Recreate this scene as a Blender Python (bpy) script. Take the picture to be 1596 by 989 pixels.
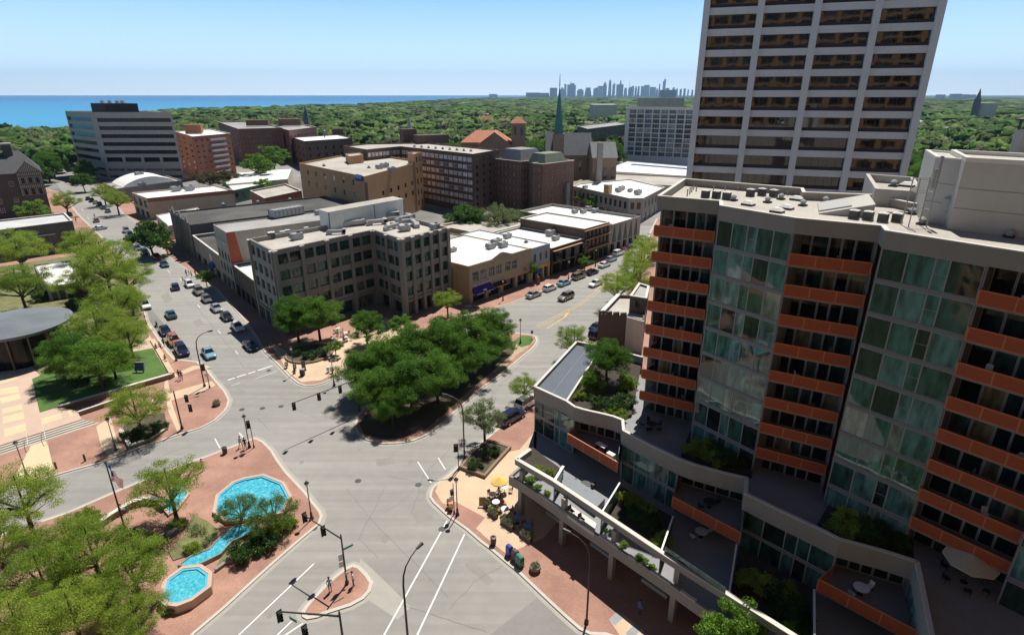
import bpy, bmesh, math, random
import numpy as np
from mathutils import Vector, Matrix
R=math.radians
for o in list(bpy.data.objects): bpy.data.objects.remove(o)
scene=bpy.context.scene
COL=scene.collection
# ---------------------------------------------------------------- camera
F=910.; P=math.atan(346.5/F); H=46.
cam=bpy.data.objects.new('camera',bpy.data.cameras.new('camera')); COL.objects.link(cam)
cam.data.sensor_width=36; cam.data.lens=36*F/1596.; cam.data.clip_start=.5; cam.data.clip_end=90000
cam.location=(0,0,H); cam.rotation_euler=(math.pi/2-P,0,0)
scene.camera=cam
scene.render.resolution_x=1024; scene.render.resolution_y=634
# ---------------------------------------------------------------- sky + sun
SUN_EL=R(62); SUN_AZ=R(71)            # azimuth of the sun measured from +X towards +Y
w=bpy.data.worlds.new('World'); scene.world=w; w.use_nodes=True
nt=w.node_tree; bg=nt.nodes['Background']; sky=nt.nodes.new('ShaderNodeTexSky')
sky.sky_type='NISHITA'; sky.sun_disc=False; sky.sun_elevation=SUN_EL; sky.sun_rotation=math.pi/2-SUN_AZ
sky.altitude=0; sky.air_density=1.0; sky.dust_density=0.35; sky.ozone_density=1.6
# a clear spring sky: the Nishita sky blended with a plain blue gradient over the elevation (it follows the direction, not the picture)
tcw=nt.nodes.new('ShaderNodeTexCoord'); sxw=nt.nodes.new('ShaderNodeSeparateXYZ'); nt.links.new(tcw.outputs['Generated'],sxw.inputs[0])
crw=nt.nodes.new('ShaderNodeValToRGB'); ew=crw.color_ramp.elements; ew[0].position=0; ew[0].color=(.88,1.02,1.15,1); ew[1].position=1; ew[1].color=(.007,.02,.06,1)
for p_,c_ in ((.05,(.64,.88,1.1)),(.15,(.25,.54,.95)),(.22,(.07,.18,.38)),(.36,(.016,.045,.13))): q_=ew.new(p_); q_.color=(*c_,1)
nt.links.new(sxw.outputs['Z'],crw.inputs[0])
vmw=nt.nodes.new('ShaderNodeVectorMath'); vmw.operation='SCALE'; vmw.inputs['Scale'].default_value=22.; nt.links.new(crw.outputs[0],vmw.inputs[0])
mxw=nt.nodes.new('ShaderNodeMix'); mxw.data_type='RGBA'; mxw.inputs[0].default_value=.9; nt.links.new(sky.outputs[0],mxw.inputs[6]); nt.links.new(vmw.outputs[0],mxw.inputs[7])
nt.links.new(mxw.outputs[2],bg.inputs[0]); bg.inputs[1].default_value=0.05
sl=bpy.data.lights.new('sun','SUN'); sl.energy=5.0; sl.angle=R(.5); sl.color=(1,.955,.88)
so=bpy.data.objects.new('sun',sl); COL.objects.link(so)
sd=Vector((math.cos(SUN_EL)*math.cos(SUN_AZ),math.cos(SUN_EL)*math.sin(SUN_AZ),math.sin(SUN_EL)))
so.rotation_euler=sd.to_track_quat('Z','Y').to_euler(); so.location=sd*200
scene.view_settings.view_transform='Standard'; scene.view_settings.look='None'
scene.view_settings.exposure=0.25; scene.view_settings.gamma=1; scene.view_settings.use_curve_mapping=False
# ---------------------------------------------------------------- pixel -> place
def ray(x,y):
    u=(x-798)/F; v=(494.5-y)/F
    return (u,math.cos(P)+v*math.sin(P),-math.sin(P)+v*math.cos(P))
def at(x,y,z=0.):
    r=ray(x,y); t=(z-H)/r[2]; return Vector((r[0]*t,r[1]*t,z))
def at2(x,y,z=0.):
    p=at(x,y,z); return (p.x,p.y)
def at_y(x,y,Y):
    r=ray(x,y); t=Y/r[1]; return Vector((r[0]*t,Y,H+r[2]*t))
def proj(X,Y,Z):
    d=(X,Y,Z-H); f=d[1]*math.cos(P)-d[2]*math.sin(P); u=d[1]*math.sin(P)+d[2]*math.cos(P)
    return (798+F*X/f,494.5-F*u/f)
def height(bx,by,ty):
    p=at(bx,by); lo,hi=0,300
    for _ in range(40):
        m=(lo+hi)/2
        if proj(p.x,p.y,m)[1]>ty: lo=m
        else: hi=m
    return m
# ---------------------------------------------------------------- materials
MATS={}
def mat(name,col,rough=.85,var=.12,scale=.6,metal=0.,spec=.5,bump=0.,fine=0.,rand=0.,coords='obj',alpha=None,ior=None,col2=None,streak=0.):
    if name in MATS: return MATS[name]
    m=bpy.data.materials.new(name); m.use_nodes=True; n=m.node_tree.nodes; l=m.node_tree.links
    b=n['Principled BSDF']; b.inputs['Roughness'].default_value=rough; b.inputs['Metallic'].default_value=metal
    b.inputs['Specular IOR Level'].default_value=spec
    if ior: b.inputs['IOR'].default_value=ior
    if coords=='obj':
        tc=n.new('ShaderNodeTexCoord'); src=tc.outputs['Object']
    else:
        tc=n.new('ShaderNodeNewGeometry'); src=tc.outputs['Position']
    out=None
    def mulfac(fac_socket,lo,hi,prev):
        mr=n.new('ShaderNodeMapRange'); mr.inputs['To Min'].default_value=lo; mr.inputs['To Max'].default_value=hi
        l.new(fac_socket,mr.inputs['Value'])
        if prev is None: return mr.outputs[0]
        mu=n.new('ShaderNodeMath'); mu.operation='MULTIPLY'; l.new(prev,mu.inputs[0]); l.new(mr.outputs[0],mu.inputs[1]); return mu.outputs[0]
    nz=n.new('ShaderNodeTexNoise'); nz.inputs['Scale'].default_value=scale; nz.inputs['Detail'].default_value=6; nz.inputs['Roughness'].default_value=.65
    l.new(src,nz.inputs['Vector'])
    mr=n.new('ShaderNodeMapRange'); mr.inputs['From Min'].default_value=.3; mr.inputs['From Max'].default_value=.7
    mr.inputs['To Min'].default_value=1-var; mr.inputs['To Max'].default_value=1+var; l.new(nz.outputs['Fac'],mr.inputs['Value']); out=mr.outputs[0]
    if fine:
        n2=n.new('ShaderNodeTexNoise'); n2.inputs['Scale'].default_value=scale*14; n2.inputs['Detail'].default_value=4
        l.new(src,n2.inputs['Vector']); out=mulfac(n2.outputs['Fac'],1-fine*1.6,1+fine*1.6,out)
    if streak:
        mp=n.new('ShaderNodeMapping'); mp.inputs['Scale'].default_value=(1.4,1.4,.08); l.new(src,mp.inputs[0])
        n3=n.new('ShaderNodeTexNoise'); n3.inputs['Scale'].default_value=1; n3.inputs['Detail'].default_value=5
        l.new(mp.outputs[0],n3.inputs['Vector']); out=mulfac(n3.outputs['Fac'],1-streak*1.8,1+streak*1.2,out)
    if rand:
        oi=n.new('ShaderNodeObjectInfo'); out=mulfac(oi.outputs['Random'],1-rand,1+rand,out)
    mx=n.new('ShaderNodeMix'); mx.data_type='RGBA'; mx.blend_type='MULTIPLY'; mx.inputs[0].default_value=1
    if col2:
        c=n.new('ShaderNodeMix'); c.data_type='RGBA'; c.inputs[6].default_value=(*col,1); c.inputs[7].default_value=(*col2,1)
        n4=n.new('ShaderNodeTexNoise'); n4.inputs['Scale'].default_value=scale*.37; n4.inputs['Detail'].default_value=3; l.new(src,n4.inputs['Vector'])
        m4=n.new('ShaderNodeMapRange'); m4.inputs['From Min'].default_value=.4; m4.inputs['From Max'].default_value=.6; l.new(n4.outputs['Fac'],m4.inputs['Value'])
        l.new(m4.outputs[0],c.inputs[0]); l.new(c.outputs[2],mx.inputs[6])
    else: mx.inputs[6].default_value=(*col,1)
    l.new(out,mx.inputs[7]); l.new(mx.outputs[2],b.inputs['Base Color'])
    if bump:
        bp=n.new('ShaderNodeBump'); bp.inputs['Strength'].default_value=bump; bp.inputs['Distance'].default_value=.1
        nb=n.new('ShaderNodeTexNoise'); nb.inputs['Scale'].default_value=scale*6; nb.inputs['Detail'].default_value=4
        l.new(src,nb.inputs['Vector']); l.new(nb.outputs['Fac'],bp.inputs['Height']); l.new(bp.outputs[0],b.inputs['Normal'])
    MATS[name]=m; return m
def glassmat(name,stops,rough=.04,metal=0.,ior=1.6,scale=.35,wob=.04):
    """window glass seen from outside: colour of what is behind it differs pane by pane"""
    if name in MATS: return MATS[name]
    m=bpy.data.materials.new(name); m.use_nodes=True; n=m.node_tree.nodes; l=m.node_tree.links
    b=n['Principled BSDF']; b.inputs['Roughness'].default_value=rough; b.inputs['Metallic'].default_value=metal; b.inputs['IOR'].default_value=ior
    oi=n.new('ShaderNodeObjectInfo'); tc=n.new('ShaderNodeNewGeometry')
    ad=n.new('ShaderNodeMath'); ad.operation='ADD'; l.new(oi.outputs['Random'],ad.inputs[0]); l.new(tc.outputs['Random Per Island'],ad.inputs[1])
    fr=n.new('ShaderNodeMath'); fr.operation='FRACT'; l.new(ad.outputs[0],fr.inputs[0])
    cr=n.new('ShaderNodeValToRGB'); cr.color_ramp.interpolation='CONSTANT'
    e=cr.color_ramp.elements
    while len(e)<len(stops): e.new(.5)
    for i,(p,c) in enumerate(stops): e[i].position=p; e[i].color=(*c,1)
    l.new(fr.outputs[0],cr.inputs[0])
    mp=n.new('ShaderNodeMapping'); mp.inputs['Scale'].default_value=(1.6,1.6,.45); l.new(tc.outputs['Position'],mp.inputs[0]); ni=n.new('ShaderNodeTexNoise'); ni.inputs['Scale'].default_value=1.; ni.inputs['Detail'].default_value=3; l.new(mp.outputs[0],ni.inputs['Vector'])
    mi=n.new('ShaderNodeMapRange'); mi.inputs['From Min'].default_value=.35; mi.inputs['From Max'].default_value=.65; mi.inputs['To Min'].default_value=.45; mi.inputs['To Max'].default_value=1.5; l.new(ni.outputs['Fac'],mi.inputs[0])
    mm=n.new('ShaderNodeMix'); mm.data_type='RGBA'; mm.blend_type='MULTIPLY'; mm.inputs[0].default_value=1; l.new(cr.outputs[0],mm.inputs[6]); l.new(mi.outputs[0],mm.inputs[7]); l.new(mm.outputs[2],b.inputs['Base Color'])
    if wob:
        nz=n.new('ShaderNodeTexNoise'); nz.inputs['Scale'].default_value=.35; nz.inputs['Detail'].default_value=1; l.new(tc.outputs['Position'],nz.inputs['Vector'])
        bp=n.new('ShaderNodeBump'); bp.inputs['Strength'].default_value=wob; bp.inputs['Distance'].default_value=.3
        l.new(nz.outputs['Fac'],bp.inputs['Height']); l.new(bp.outputs[0],b.inputs['Normal'])
    MATS[name]=m; return m
# ---------------------------------------------------------------- mesh builder
class MB:
    def __init__(s): s.v=[]; s.f=[]; s.m=[]; s.cur=0
    def mi(s,i): s.cur=i; return s
    def face(s,*pts):
        k=len(s.v); s.v+= [tuple(p) for p in pts]; s.f.append(tuple(range(k,k+len(pts)))); s.m.append(s.cur); return s
    def hexa(s,b,t):           # bottom quad, top quad (both ccw seen from above)
        k=len(s.v); s.v+=[tuple(p) for p in b]+[tuple(p) for p in t]; n=len(b)
        s.f.append(tuple(k+i for i in reversed(range(n)))); s.f.append(tuple(k+n+i for i in range(n)))
        for i in range(n):
            j=(i+1)%n; s.f.append((k+i,k+j,k+n+j,k+n+i))
        s.m+=[s.cur]*(n+2); return s
    def box(s,c,d,a=0.):       # centre, full dims, rotation about z
        ca,sa=math.cos(a),math.sin(a); x,y,z=[q/2 for q in d]
        q=[(c[0]+ca*u-sa*w_,c[1]+sa*u+ca*w_) for u,w_ in ((-x,-y),(x,-y),(x,y),(-x,y))]
        return s.hexa([(p[0],p[1],c[2]-z) for p in q],[(p[0],p[1],c[2]+z) for p in q])
    def bx(s,x0,x1,y0,y1,z0,z1): return s.box(((x0+x1)/2,(y0+y1)/2,(z0+z1)/2),(x1-x0,y1-y0,z1-z0))
    def bar(s,p,q,wd,z0,z1,off=0.):   # upright wall strip from p to q in plan
        p=Vector(p[:2]); q=Vector(q[:2]); d=(q-p); L=d.length
        if L<1e-4: return s
        d/=L; n=Vector((-d.y,d.x))
        a=p+n*(off-wd/2); b=q+n*(off-wd/2); c=q+n*(off+wd/2); e=p+n*(off+wd/2)
        return s.hexa([(t.x,t.y,z0) for t in (a,b,c,e)],[(t.x,t.y,z1) for t in (a,b,c,e)])
    def prism(s,poly,z0,z1):
        poly=ccw(poly); return s.hexa([(p[0],p[1],z0) for p in poly],[(p[0],p[1],z1) for p in poly])
    def tube(s,p,q,r0,r1=None,n=8,cap=True):
        p=Vector(p); q=Vector(q); r1=r0 if r1 is None else r1
        d=(q-p).normalized(); a=d.orthogonal().normalized(); b=d.cross(a); k=len(s.v)
        for c,r in ((p,r0),(q,r1)):
            for i in range(n):
                t=2*math.pi*i/n; s.v.append(tuple(c+(a*math.cos(t)+b*math.sin(t))*r))
        for i in range(n):
            j=(i+1)%n; s.f.append((k+i,k+j,k+n+j,k+n+i)); s.m.append(s.cur)
        if cap:
            s.f.append(tuple(k+i for i in reversed(range(n)))); s.f.append(tuple(k+n+i for i in range(n))); s.m+=[s.cur]*2
        return s
    def lathe(s,c,prof,n=14):  # prof [(r,z)]
        k=len(s.v)
        for r,z in prof:
            for i in range(n):
                t=2*math.pi*i/n; s.v.append((c[0]+r*math.cos(t),c[1]+r*math.sin(t),c[2]+z))
        for a in range(len(prof)-1):
            for i in range(n):
                j=(i+1)%n; s.f.append((k+a*n+i,k+a*n+j,k+(a+1)*n+j,k+(a+1)*n+i)); s.m.append(s.cur)
        s.f.append(tuple(k+i for i in reversed(range(n)))); s.f.append(tuple(k+(len(prof)-1)*n+i for i in range(n))); s.m+=[s.cur]*2
        return s
    def build(s,name,mats,parent=None,smooth=False,bevel=0.):
        if not isinstance(mats,(list,tuple)): mats=[mats]
        me=bpy.data.meshes.new(name); off=OFF.get(parent.name,Vector((0,0,0))) if parent else Vector((0,0,0))
        vs=[(v[0]-off.x,v[1]-off.y,v[2]-off.z) for v in s.v] if off.length else s.v
        me.from_pydata(vs,[],s.f)
        for m_ in mats: me.materials.append(m_)
        me.polygons.foreach_set('material_index',s.m)
        if smooth: me.polygons.foreach_set('use_smooth',[True]*len(s.f))
        me.update()
        o=bpy.data.objects.new(name,me); COL.objects.link(o)
        if bevel:
            b=o.modifiers.new('bevel','BEVEL'); b.width=bevel; b.segments=2; b.limit_method='ANGLE'
        if parent: o.parent=parent; OFF[o.name]=off
        return o
OFF={}
def area(poly): return sum(poly[i][0]*poly[(i+1)%len(poly)][1]-poly[(i+1)%len(poly)][0]*poly[i][1] for i in range(len(poly)))/2
def ccw(poly): return list(poly) if area(poly)>0 else list(reversed(poly))
def inset(poly,d):
    poly=ccw(poly); n=len(poly); out=[]
    for i in range(n):
        p0=Vector(poly[i-1][:2]); p=Vector(poly[i][:2]); p1=Vector(poly[(i+1)%n][:2])
        a=(p-p0).normalized(); b=(p1-p).normalized(); na=Vector((-a.y,a.x)); nb=Vector((-b.y,b.x))
        k=na+nb
        if k.length<1e-4: k=na.copy()
        k.normalize(); c=max(.35,k.dot(na)); out.append(tuple(p+k*(d/c)))
    return out
def tag(o,label=None,cat=None,group=None,kind=None):
    if label: o['label']=label
    if cat: o['category']=cat
    if group: o['group']=group
    if kind: o['kind']=kind
    return o
def thing(name,label,cat,loc=(0,0,0),rz=0.,group=None):
    o=bpy.data.objects.new(name,None); COL.objects.link(o); o.location=loc; o.rotation_euler=(0,0,rz); o.empty_display_size=.3
    tag(o,label,cat,group); OFF[o.name]=Vector(loc); return o
KIDS={}
def kids(o):
    if o.name not in KIDS: KIDS[o.name]=[c for c in bpy.data.objects if c.parent==o]
    return KIDS[o.name]
def override(o,mats):
    if o.type!='MESH': return
    for i,sl_ in enumerate(o.material_slots):
        nm=o.data.materials[i].name if o.data.materials[i] else None
        if nm in mats: sl_.link='OBJECT'; sl_.material=mats[nm]
def dup(root,loc,rz=0.,label=None,group=None,sc=1.,mats=None,parent=None):
    def rec(o,par):
        c=o.copy(); COL.objects.link(c); c.parent=par
        if mats:
            override(c,mats)
        for ch in kids(o): rec(ch,c)
        return c
    r=rec(root,parent); r.location=loc; r.rotation_euler=(0,0,rz)
    r.scale=(sc,sc,sc) if not isinstance(sc,(tuple,list)) else sc
    if label: r['label']=label
    if group: r['group']=group
    return r
def struct(name,mb,m,parent=None):
    o=mb.build(name,m,parent)
    if not parent: o['kind']='structure'
    return o
class Kit:   # a prototype parked nowhere: its first use moves it, later uses copy it
    def __init__(s,root): s.root=root; s.used=False; kids(root); [kids(k) for k in kids(root)]
    def put(s,loc,rz=0.,label=None,group=None,sc=1.,mats=None):
        if mats is not None or s.used:
            return dup(s.root,loc,rz,label,group,sc,mats) if s.used else s._first(loc,rz,label,group,sc,mats)
        return s._first(loc,rz,label,group,sc,None)
    def _first(s,loc,rz,label,group,sc,mats):
        s.used=True; r=s.root; r.location=loc; r.rotation_euler=(0,0,rz); r.scale=(sc,)*3 if not isinstance(sc,(tuple,list)) else sc
        if label: r['label']=label
        if group: r['group']=group
        if mats:
            def rec(o):
                override(o,mats)
                for c in kids(o): rec(c)
            rec(r)
        return r
# ================================================================ the setting: land, lake, road, pavements
m_land=mat('land_green',(.03,.05,.018),.95,.3,.02,coords='pos',fine=.15)
m_asph=mat('asphalt',(.272,.262,.243),.9,.08,.05,coords='pos',fine=.07,streak=0,col2=(.31,.298,.275))
m_asph2=mat('old_asphalt',(.235,.226,.212),.9,.09,.09,coords='pos',fine=.07)
_n=m_asph.node_tree.nodes; _l=m_asph.node_tree.links; _b=_n['Principled BSDF']; _src=_b.inputs['Base Color'].links[0].from_socket; _g=_n.new('ShaderNodeNewGeometry')
for _a in (2.28,.86):      # tyre wear along the two streets
    _m=_n.new('ShaderNodeMapping'); _m.inputs['Rotation'].default_value=(0,0,-_a); _m.inputs['Scale'].default_value=(.02,.75,1); _l.new(_g.outputs['Position'],_m.inputs[0])
    _z=_n.new('ShaderNodeTexNoise'); _z.inputs['Scale'].default_value=1.; _z.inputs['Detail'].default_value=4; _l.new(_m.outputs[0],_z.inputs['Vector'])
    _r=_n.new('ShaderNodeMapRange'); _r.inputs['From Min'].default_value=.35; _r.inputs['From Max'].default_value=.65; _r.inputs['To Min'].default_value=.93; _r.inputs['To Max'].default_value=1.06; _l.new(_z.outputs['Fac'],_r.inputs[0])
    _x=_n.new('ShaderNodeMix'); _x.data_type='RGBA'; _x.blend_type='MULTIPLY'; _x.inputs[0].default_value=1; _l.new(_src,_x.inputs[6]); _l.new(_r.outputs[0],_x.inputs[7]); _src=_x.outputs[2]
_l.new(_src,_b.inputs['Base Color'])
m_lot=mat('town_ground',(.17,.165,.155),.9,.25,.05,coords='pos',fine=.08,col2=(.26,.25,.23))
m_kerb=mat('kerb_concrete',(.52,.49,.43),.9,.08,.8,coords='pos',fine=.05)
m_brick=mat('red_brick_paving',(.40,.225,.165),.9,.15,.35,coords='pos',fine=.16,col2=(.33,.18,.135))
m_tan=mat('tan_paving',(.62,.46,.31),.9,.08,.35,coords='pos',fine=.08,col2=(.56,.42,.29))
m_cream=mat('cream_paving',(.66,.52,.33),.9,.07,.4,coords='pos',fine=.07)
m_pink=mat('pink_paving',(.55,.40,.31),.9,.07,.4,coords='pos',fine=.07)
m_pave=mat('light_paving',(.5,.47,.41),.9,.1,.3,coords='pos',fine=.07)
m_grass=mat('lawn_grass',(.075,.15,.028),.95,.2,.4,coords='pos',fine=.2)
m_soil=mat('soil',(.09,.07,.045),.95,.25,.6,coords='pos',fine=.2)
m_drygrass=mat('dry_grass',(.17,.17,.07),.95,.3,.8,coords='pos',fine=.2)
m_paint=mat('road_paint_white',(.78,.77,.73),.8,.12,2.5,coords='pos',fine=.1)
m_ypaint=mat('road_paint_yellow',(.62,.42,.12),.8,.2,1.2,coords='pos',fine=.15)
m_iron=mat('cast_iron',(.06,.055,.05),.6,.15,3)
def px(pts,z=0.): return [at2(x,y,z) for x,y in pts]
# water of the lake (to the horizon) and the land in front of it
mb=MB(); mb.face((-60000,-300,-3.2),(60000,-300,-3.2),(60000,60000,-3.2),(-60000,60000,-3.2))
m_lake=bpy.data.materials.new('lake_water'); m_lake.use_nodes=True
n=m_lake.node_tree.nodes; l=m_lake.node_tree.links; b=n['Principled BSDF']
b.inputs['Roughness'].default_value=.35; b.inputs['Specular IOR Level'].default_value=.12
g=n.new('ShaderNodeNewGeometry'); sx=n.new('ShaderNodeSeparateXYZ'); l.new(g.outputs['Position'],sx.inputs[0])
mr=n.new('ShaderNodeMapRange'); mr.inputs['From Min'].default_value=350; mr.inputs['From Max'].default_value=7000; l.new(sx.outputs['Y'],mr.inputs['Value'])
mp=n.new('ShaderNodeMapping'); mp.inputs['Scale'].default_value=(.0002,.0012,1); l.new(g.outputs['Position'],mp.inputs[0])
nz=n.new('ShaderNodeTexNoise'); nz.inputs['Scale'].default_value=3; nz.inputs['Detail'].default_value=4; l.new(mp.outputs[0],nz.inputs['Vector'])
ad=n.new('ShaderNodeMath'); ad.operation='MULTIPLY_ADD'; ad.inputs[1].default_value=.5; ad.inputs[2].default_value=-.25; l.new(nz.outputs['Fac'],ad.inputs[0])
a2=n.new('ShaderNodeMath'); a2.operation='ADD'; a2.use_clamp=True; l.new(mr.outputs[0],a2.inputs[0]); l.new(ad.outputs[0],a2.inputs[1])
cm=n.new('ShaderNodeMix'); cm.data_type='RGBA'; cm.inputs[6].default_value=(.06,.33,.55,1); cm.inputs[7].default_value=(.03,.18,.44,1)   # shallow and deep water
l.new(a2.outputs[0],cm.inputs[0]); l.new(cm.outputs[2],b.inputs['Base Color'])
struct('lake',mb,m_lake)
shore=[(-620,400),(-517,575),(-551,661),(-500,650),(-492,675),(-640,998),(-884,1603),(-815,1888),(-706,2295),(-597,2925),(-541,5371),(-199,10755),(600,18000),(1900,26000)]
land=[(26000,26000),(26000,-250),(-420,-250),(-700,60)]+shore
mb=MB(); mb.prism(land,-6,-.02); struct('land',mb,m_land)
# town floor (lots between the buildings)
town=px([(-60,1100),(-60,400),(20,262),(110,250),(300,236),(560,236),(800,240),(1000,250),(1440,262),(2300,420),(2300,1100)])
mb=MB(); mb.face(*[(p[0],p[1],.0) for p in ccw(town)]); struct('town_ground',mb,m_lot)
# road sheet: the avenue to the left, the avenue to the right, the junction, the side street
roadA=px([(86,283),(135,275),(185,318),(215,352),(262,400),(345,455),(411,540),(560,575),(700,505),(752,480),(905,428),(968,385),(978,352),(1022,352),(1024,395),(965,500),(905,560),(850,620),(790,680),(720,760),(760,840),(905,978),(960,1040),(1000,1200),(250,1200),(-150,1000),(-150,780),(0,735),(150,700),(330,640),(300,560),(215,455),(150,380),(110,320)])
mb=MB(); mb.face(*[(p[0],p[1],.006) for p in ccw(roadA)]); struct('road',mb,m_asph)
mb=MB(); mb.face(*[(x,y,.011) for x,y in ccw(px([(763,989),(838,930),(905,985),(985,1100),(830,1200),(700,1045)]))]); struct('road_patch',mb,m_asph2)
mb=MB()
for pts in ([(561,868),(600,905),(640,945),(620,965),(575,935),(560,900)],):
    mb.face(*[(x,y,.011) for x,y in ccw(px(pts))])
m_worn=mat('worn_concrete_edge',(.37,.35,.31),.9,.07,.5,coords='pos',fine=.06)
struct('road_worn_edge',mb,m_worn)
def pavement(name,pts,m,kz=.13,kw=.32,km=None,smooth=0):
    poly=ccw(px(pts,kz))
    r=MB(); r.prism(poly,-.1,kz); k=struct(name+'_kerb',r,km or m_kerb)
    g_=MB(); g_.prism(poly,-.09,.018) if False else None
    p=MB(); p.prism(inset(poly,kw),.02,kz+.006); struct(name,p,m)
    # concrete gutter
    gt=MB(); gt.prism(inset(poly,-.45),-.09,.016); struct(name+'_gutter',gt,m_worn)
    return poly
# 1 plaza block at left (north side of the side street)
SW1=[(122,334),(170,380),(206,430),(224,478),(229,500),(246,524),(262,548),(273,559),(308,563),(322,573),(335,590),(351,608),(358,622),(356,632),(351,640),(336,654),(314,666),(278,677),(210,700),(162,719),(110,733),(63,747),(0,764),(-160,805),(-400,640),(-300,480),(-60,330),(60,290),(95,300)]
pavement('pavement_plaza_block',SW1,m_brick)
# 2 fountain plaza
SW2=[(398,681),(411,687),(424,700),(433,715),(446,733),(461,749),(477,766),(491,784),(500,795),(503,803),(499,815),(486,826),(469,840),(430,874),(400,901),(351,946),(305,985),(240,1050),(150,1160),(-400,1250),(-600,900),(-160,880),(0,832),(106,797),(177,766),(260,732),(324,709)]
pavement('pavement_fountain_plaza',SW2,m_brick)
# 3 small traffic island
SW3=[(469,953),(471,960),(478,964),(495,961),(512,954),(547,943),(567,932),(578,920),(582,906),(573,893),(561,881),(550,878),(537,884),(520,897),(502,914),(485,932),(476,942)]
pavement('traffic_island',SW3,m_brick,kw=.38)
# 4 corner in front of the grey office
SW4=[(118,268),(150,290),(178,316),(192,333),(218,350),(262,400),(306,431),(337,450),(360,475),(385,504),(399,525),(411,547),(433,568),(451,587),(464,597),(476,601),(490,600),(502,597),(519,590),(560,570),(620,537),(668,514),(715,498),(749,487),(770,480),(792,474),(822,462),(860,447),(893,434),(916,422),(938,411),(955,400),(966,392),(985,375),(994,362),(975,354),(960,352),(900,330),(700,290),(400,280),(240,270),(120,270)]
pavement('pavement_shops_block',SW4,m_brick)
q_=MB(); q_.prism(px([(180,296),(300,370),(430,470),(560,440),(720,420),(870,390),(935,352),(900,322),(600,285),(300,277)],.15),.1,.15); struct('back_lot',q_,mat('lot_asphalt',(.15,.145,.14),.9,.2,.08,coords='pos',fine=.08,col2=(.21,.2,.185)))
# 5 tree island
SW5=[(552,664),(557,674),(570,685),(596,691),(623,690),(645,686),(666,677),(684,664),(701,649),(733,621),(752,604),(776,587),(802,566),(815,555),(827,545.5),(834,538),(838,531),(836,524),(828,521),(812,519),(795,517),(770,524),(735,538),(690,556),(650,576),(600,604),(572,628),(556,648)]
pavement('tree_island',SW5,m_brick)
# 6 condo side
SW6=[(670,766),(669,774),(675,783),(699,805),(726,824),(749,844),(764,855),(785,873),(807,891),(852,934),(880,960),(903,980),(920,988),(945,989),(975,1000),(1060,1100),(1300,1200),(1700,900),(1500,500),(1280,300),(1024,340),(1012,365),(1000,400),(986,440),(962,478),(931,515),(902,543),(868,575),(850,596),(832,614),(790,655),(760,680),(746,691),(720,720),(700,738),(683,750),(673,759)]
pavement('pavement_condominium_block',SW6,m_brick)
# far side: block at the end of the left avenue and right avenue crossings are part of the town ground
# tan / cream paved areas (own sheets just above the brick)
def sheet(name,pts,m,z=.145,add=0):
    s_=MB(); s_.prism(px(pts,z),z-.02,z); return struct(name,s_,m)
# plaza squares by the steps (raised terrace)
sheet('tan_path_north',[(278,677),(283,672),(266,622),(262,592),(305,575),(330,573),(322,569),(300,570),(258,588),(256,600),(262,640)],m_tan,.147)
sheet('paving_band_corner',[(268,657),(330,596),(326,586),(258,612),(262,624)],m_tan,.147) if False else None
sheet('paving_band_lower',[(240,632),(320,608),(336,600),(330,593),(236,620)],m_tan,.149)
sheet('paving_band_upper',[(262,596),(330,577),(324,570),(258,588)],m_tan,.149) if False else None
sheet('kerb_path_upper',[(224,501),(236,506),(252,540),(262,562),(268,573),(262,576),(250,552),(228,520)],m_pink,.147) if False else None
sheet('tan_walk_to_kerb',[(22,745),(57,745),(85,736),(73,686),(48,694)],m_cream,.147)
sheet('tan_walk_by_planter',[(150,664),(172,650),(184,690),(195,702),(170,712),(157,694)],m_tan,.147)
sheet('pavement_band_shops',[(447,577),(453,583),(470,595),(500,592),(545,572),(610,540),(640,518),(640,505),(600,495),(560,505),(520,545),(470,560),(420,532),(438,560)],m_tan,.147)
sheet('cafe_terrace',[(678,765),(684,752),(716,732),(740,715),(810,700),(835,670),(836,640),(900,700),(880,800),(846,838),(790,863),(768,846),(742,823),(756,806),(700,776),(700,787),(689,783)],m_tan,.147)
for k,pts in enumerate([[(949,964),(963,951),(973,960),(958,974)],[(975,986),(990,970),(1000,978),(986,996)]]):
    sheet('slate_paving_panel',pts,mat('slate_paving',(.3,.31,.33),.9,.08,1,coords='pos',fine=.08),.149)
sheet('tan_paving_panel',[(949,964),(963,951),(1000,978),(1010,1000),(980,1010)],m_tan,.147)
sheet('island_dry_verge',[(768,582),(786,572),(806,552),(822,542),(834,530),(820,527),(790,530),(770,545)],mat('dry_verge',(.42,.33,.22),.95,.15,.7,coords='pos',fine=.1),.147)
sheet('island_grass_tip',[(800,532),(812,523),(826,523),(832,529),(826,537),(812,541)],m_grass,.151)
sheet('planted_verge_right',[(867,578),(940,505),(990,440),(1000,400),(1008,400),(1000,450),(950,520),(880,585)],m_drygrass,.147) if False else None
# painted lines
def line(mb_,a,b,wd=.14,z=.014):
    p=at(*a); q=at(*b); d=(q-p); d.normalize(); n_=Vector((-d.y,d.x,0))*wd/2
    mb_.face(*[(t.x,t.y,z) for t in (p-n_,q-n_,q+n_,p+n_)])
wl=MB()
line(wl,(698,809),(598,990),.16); line(wl,(724,832),(645,1000),.16)
line(wl,(489,878),(372,989),.14); line(wl,(455,967),(432,989),.14)
for a,b in [((562,941),(530,948)),((530,948),(500,958)),((500,958),(470,972)),((470,972),(440,992))]: line(wl,a,b,.16)
line(wl,(651,719),(672,752),.14); line(wl,(683,713),(694,731),.14)
line(wl,(355,590),(425,569),.2) if False else None
for a,b in [((355,592),(366,588.5)),((369,587.5),(383,583)),((387,582),(398,578.5)),((402,577),(425,569.5))]: line(wl,a,b,.3)
for a,b in [((360,601),(374,596.5)),((398,590),(432,578))]: line(wl,a,b,.1)
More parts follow.
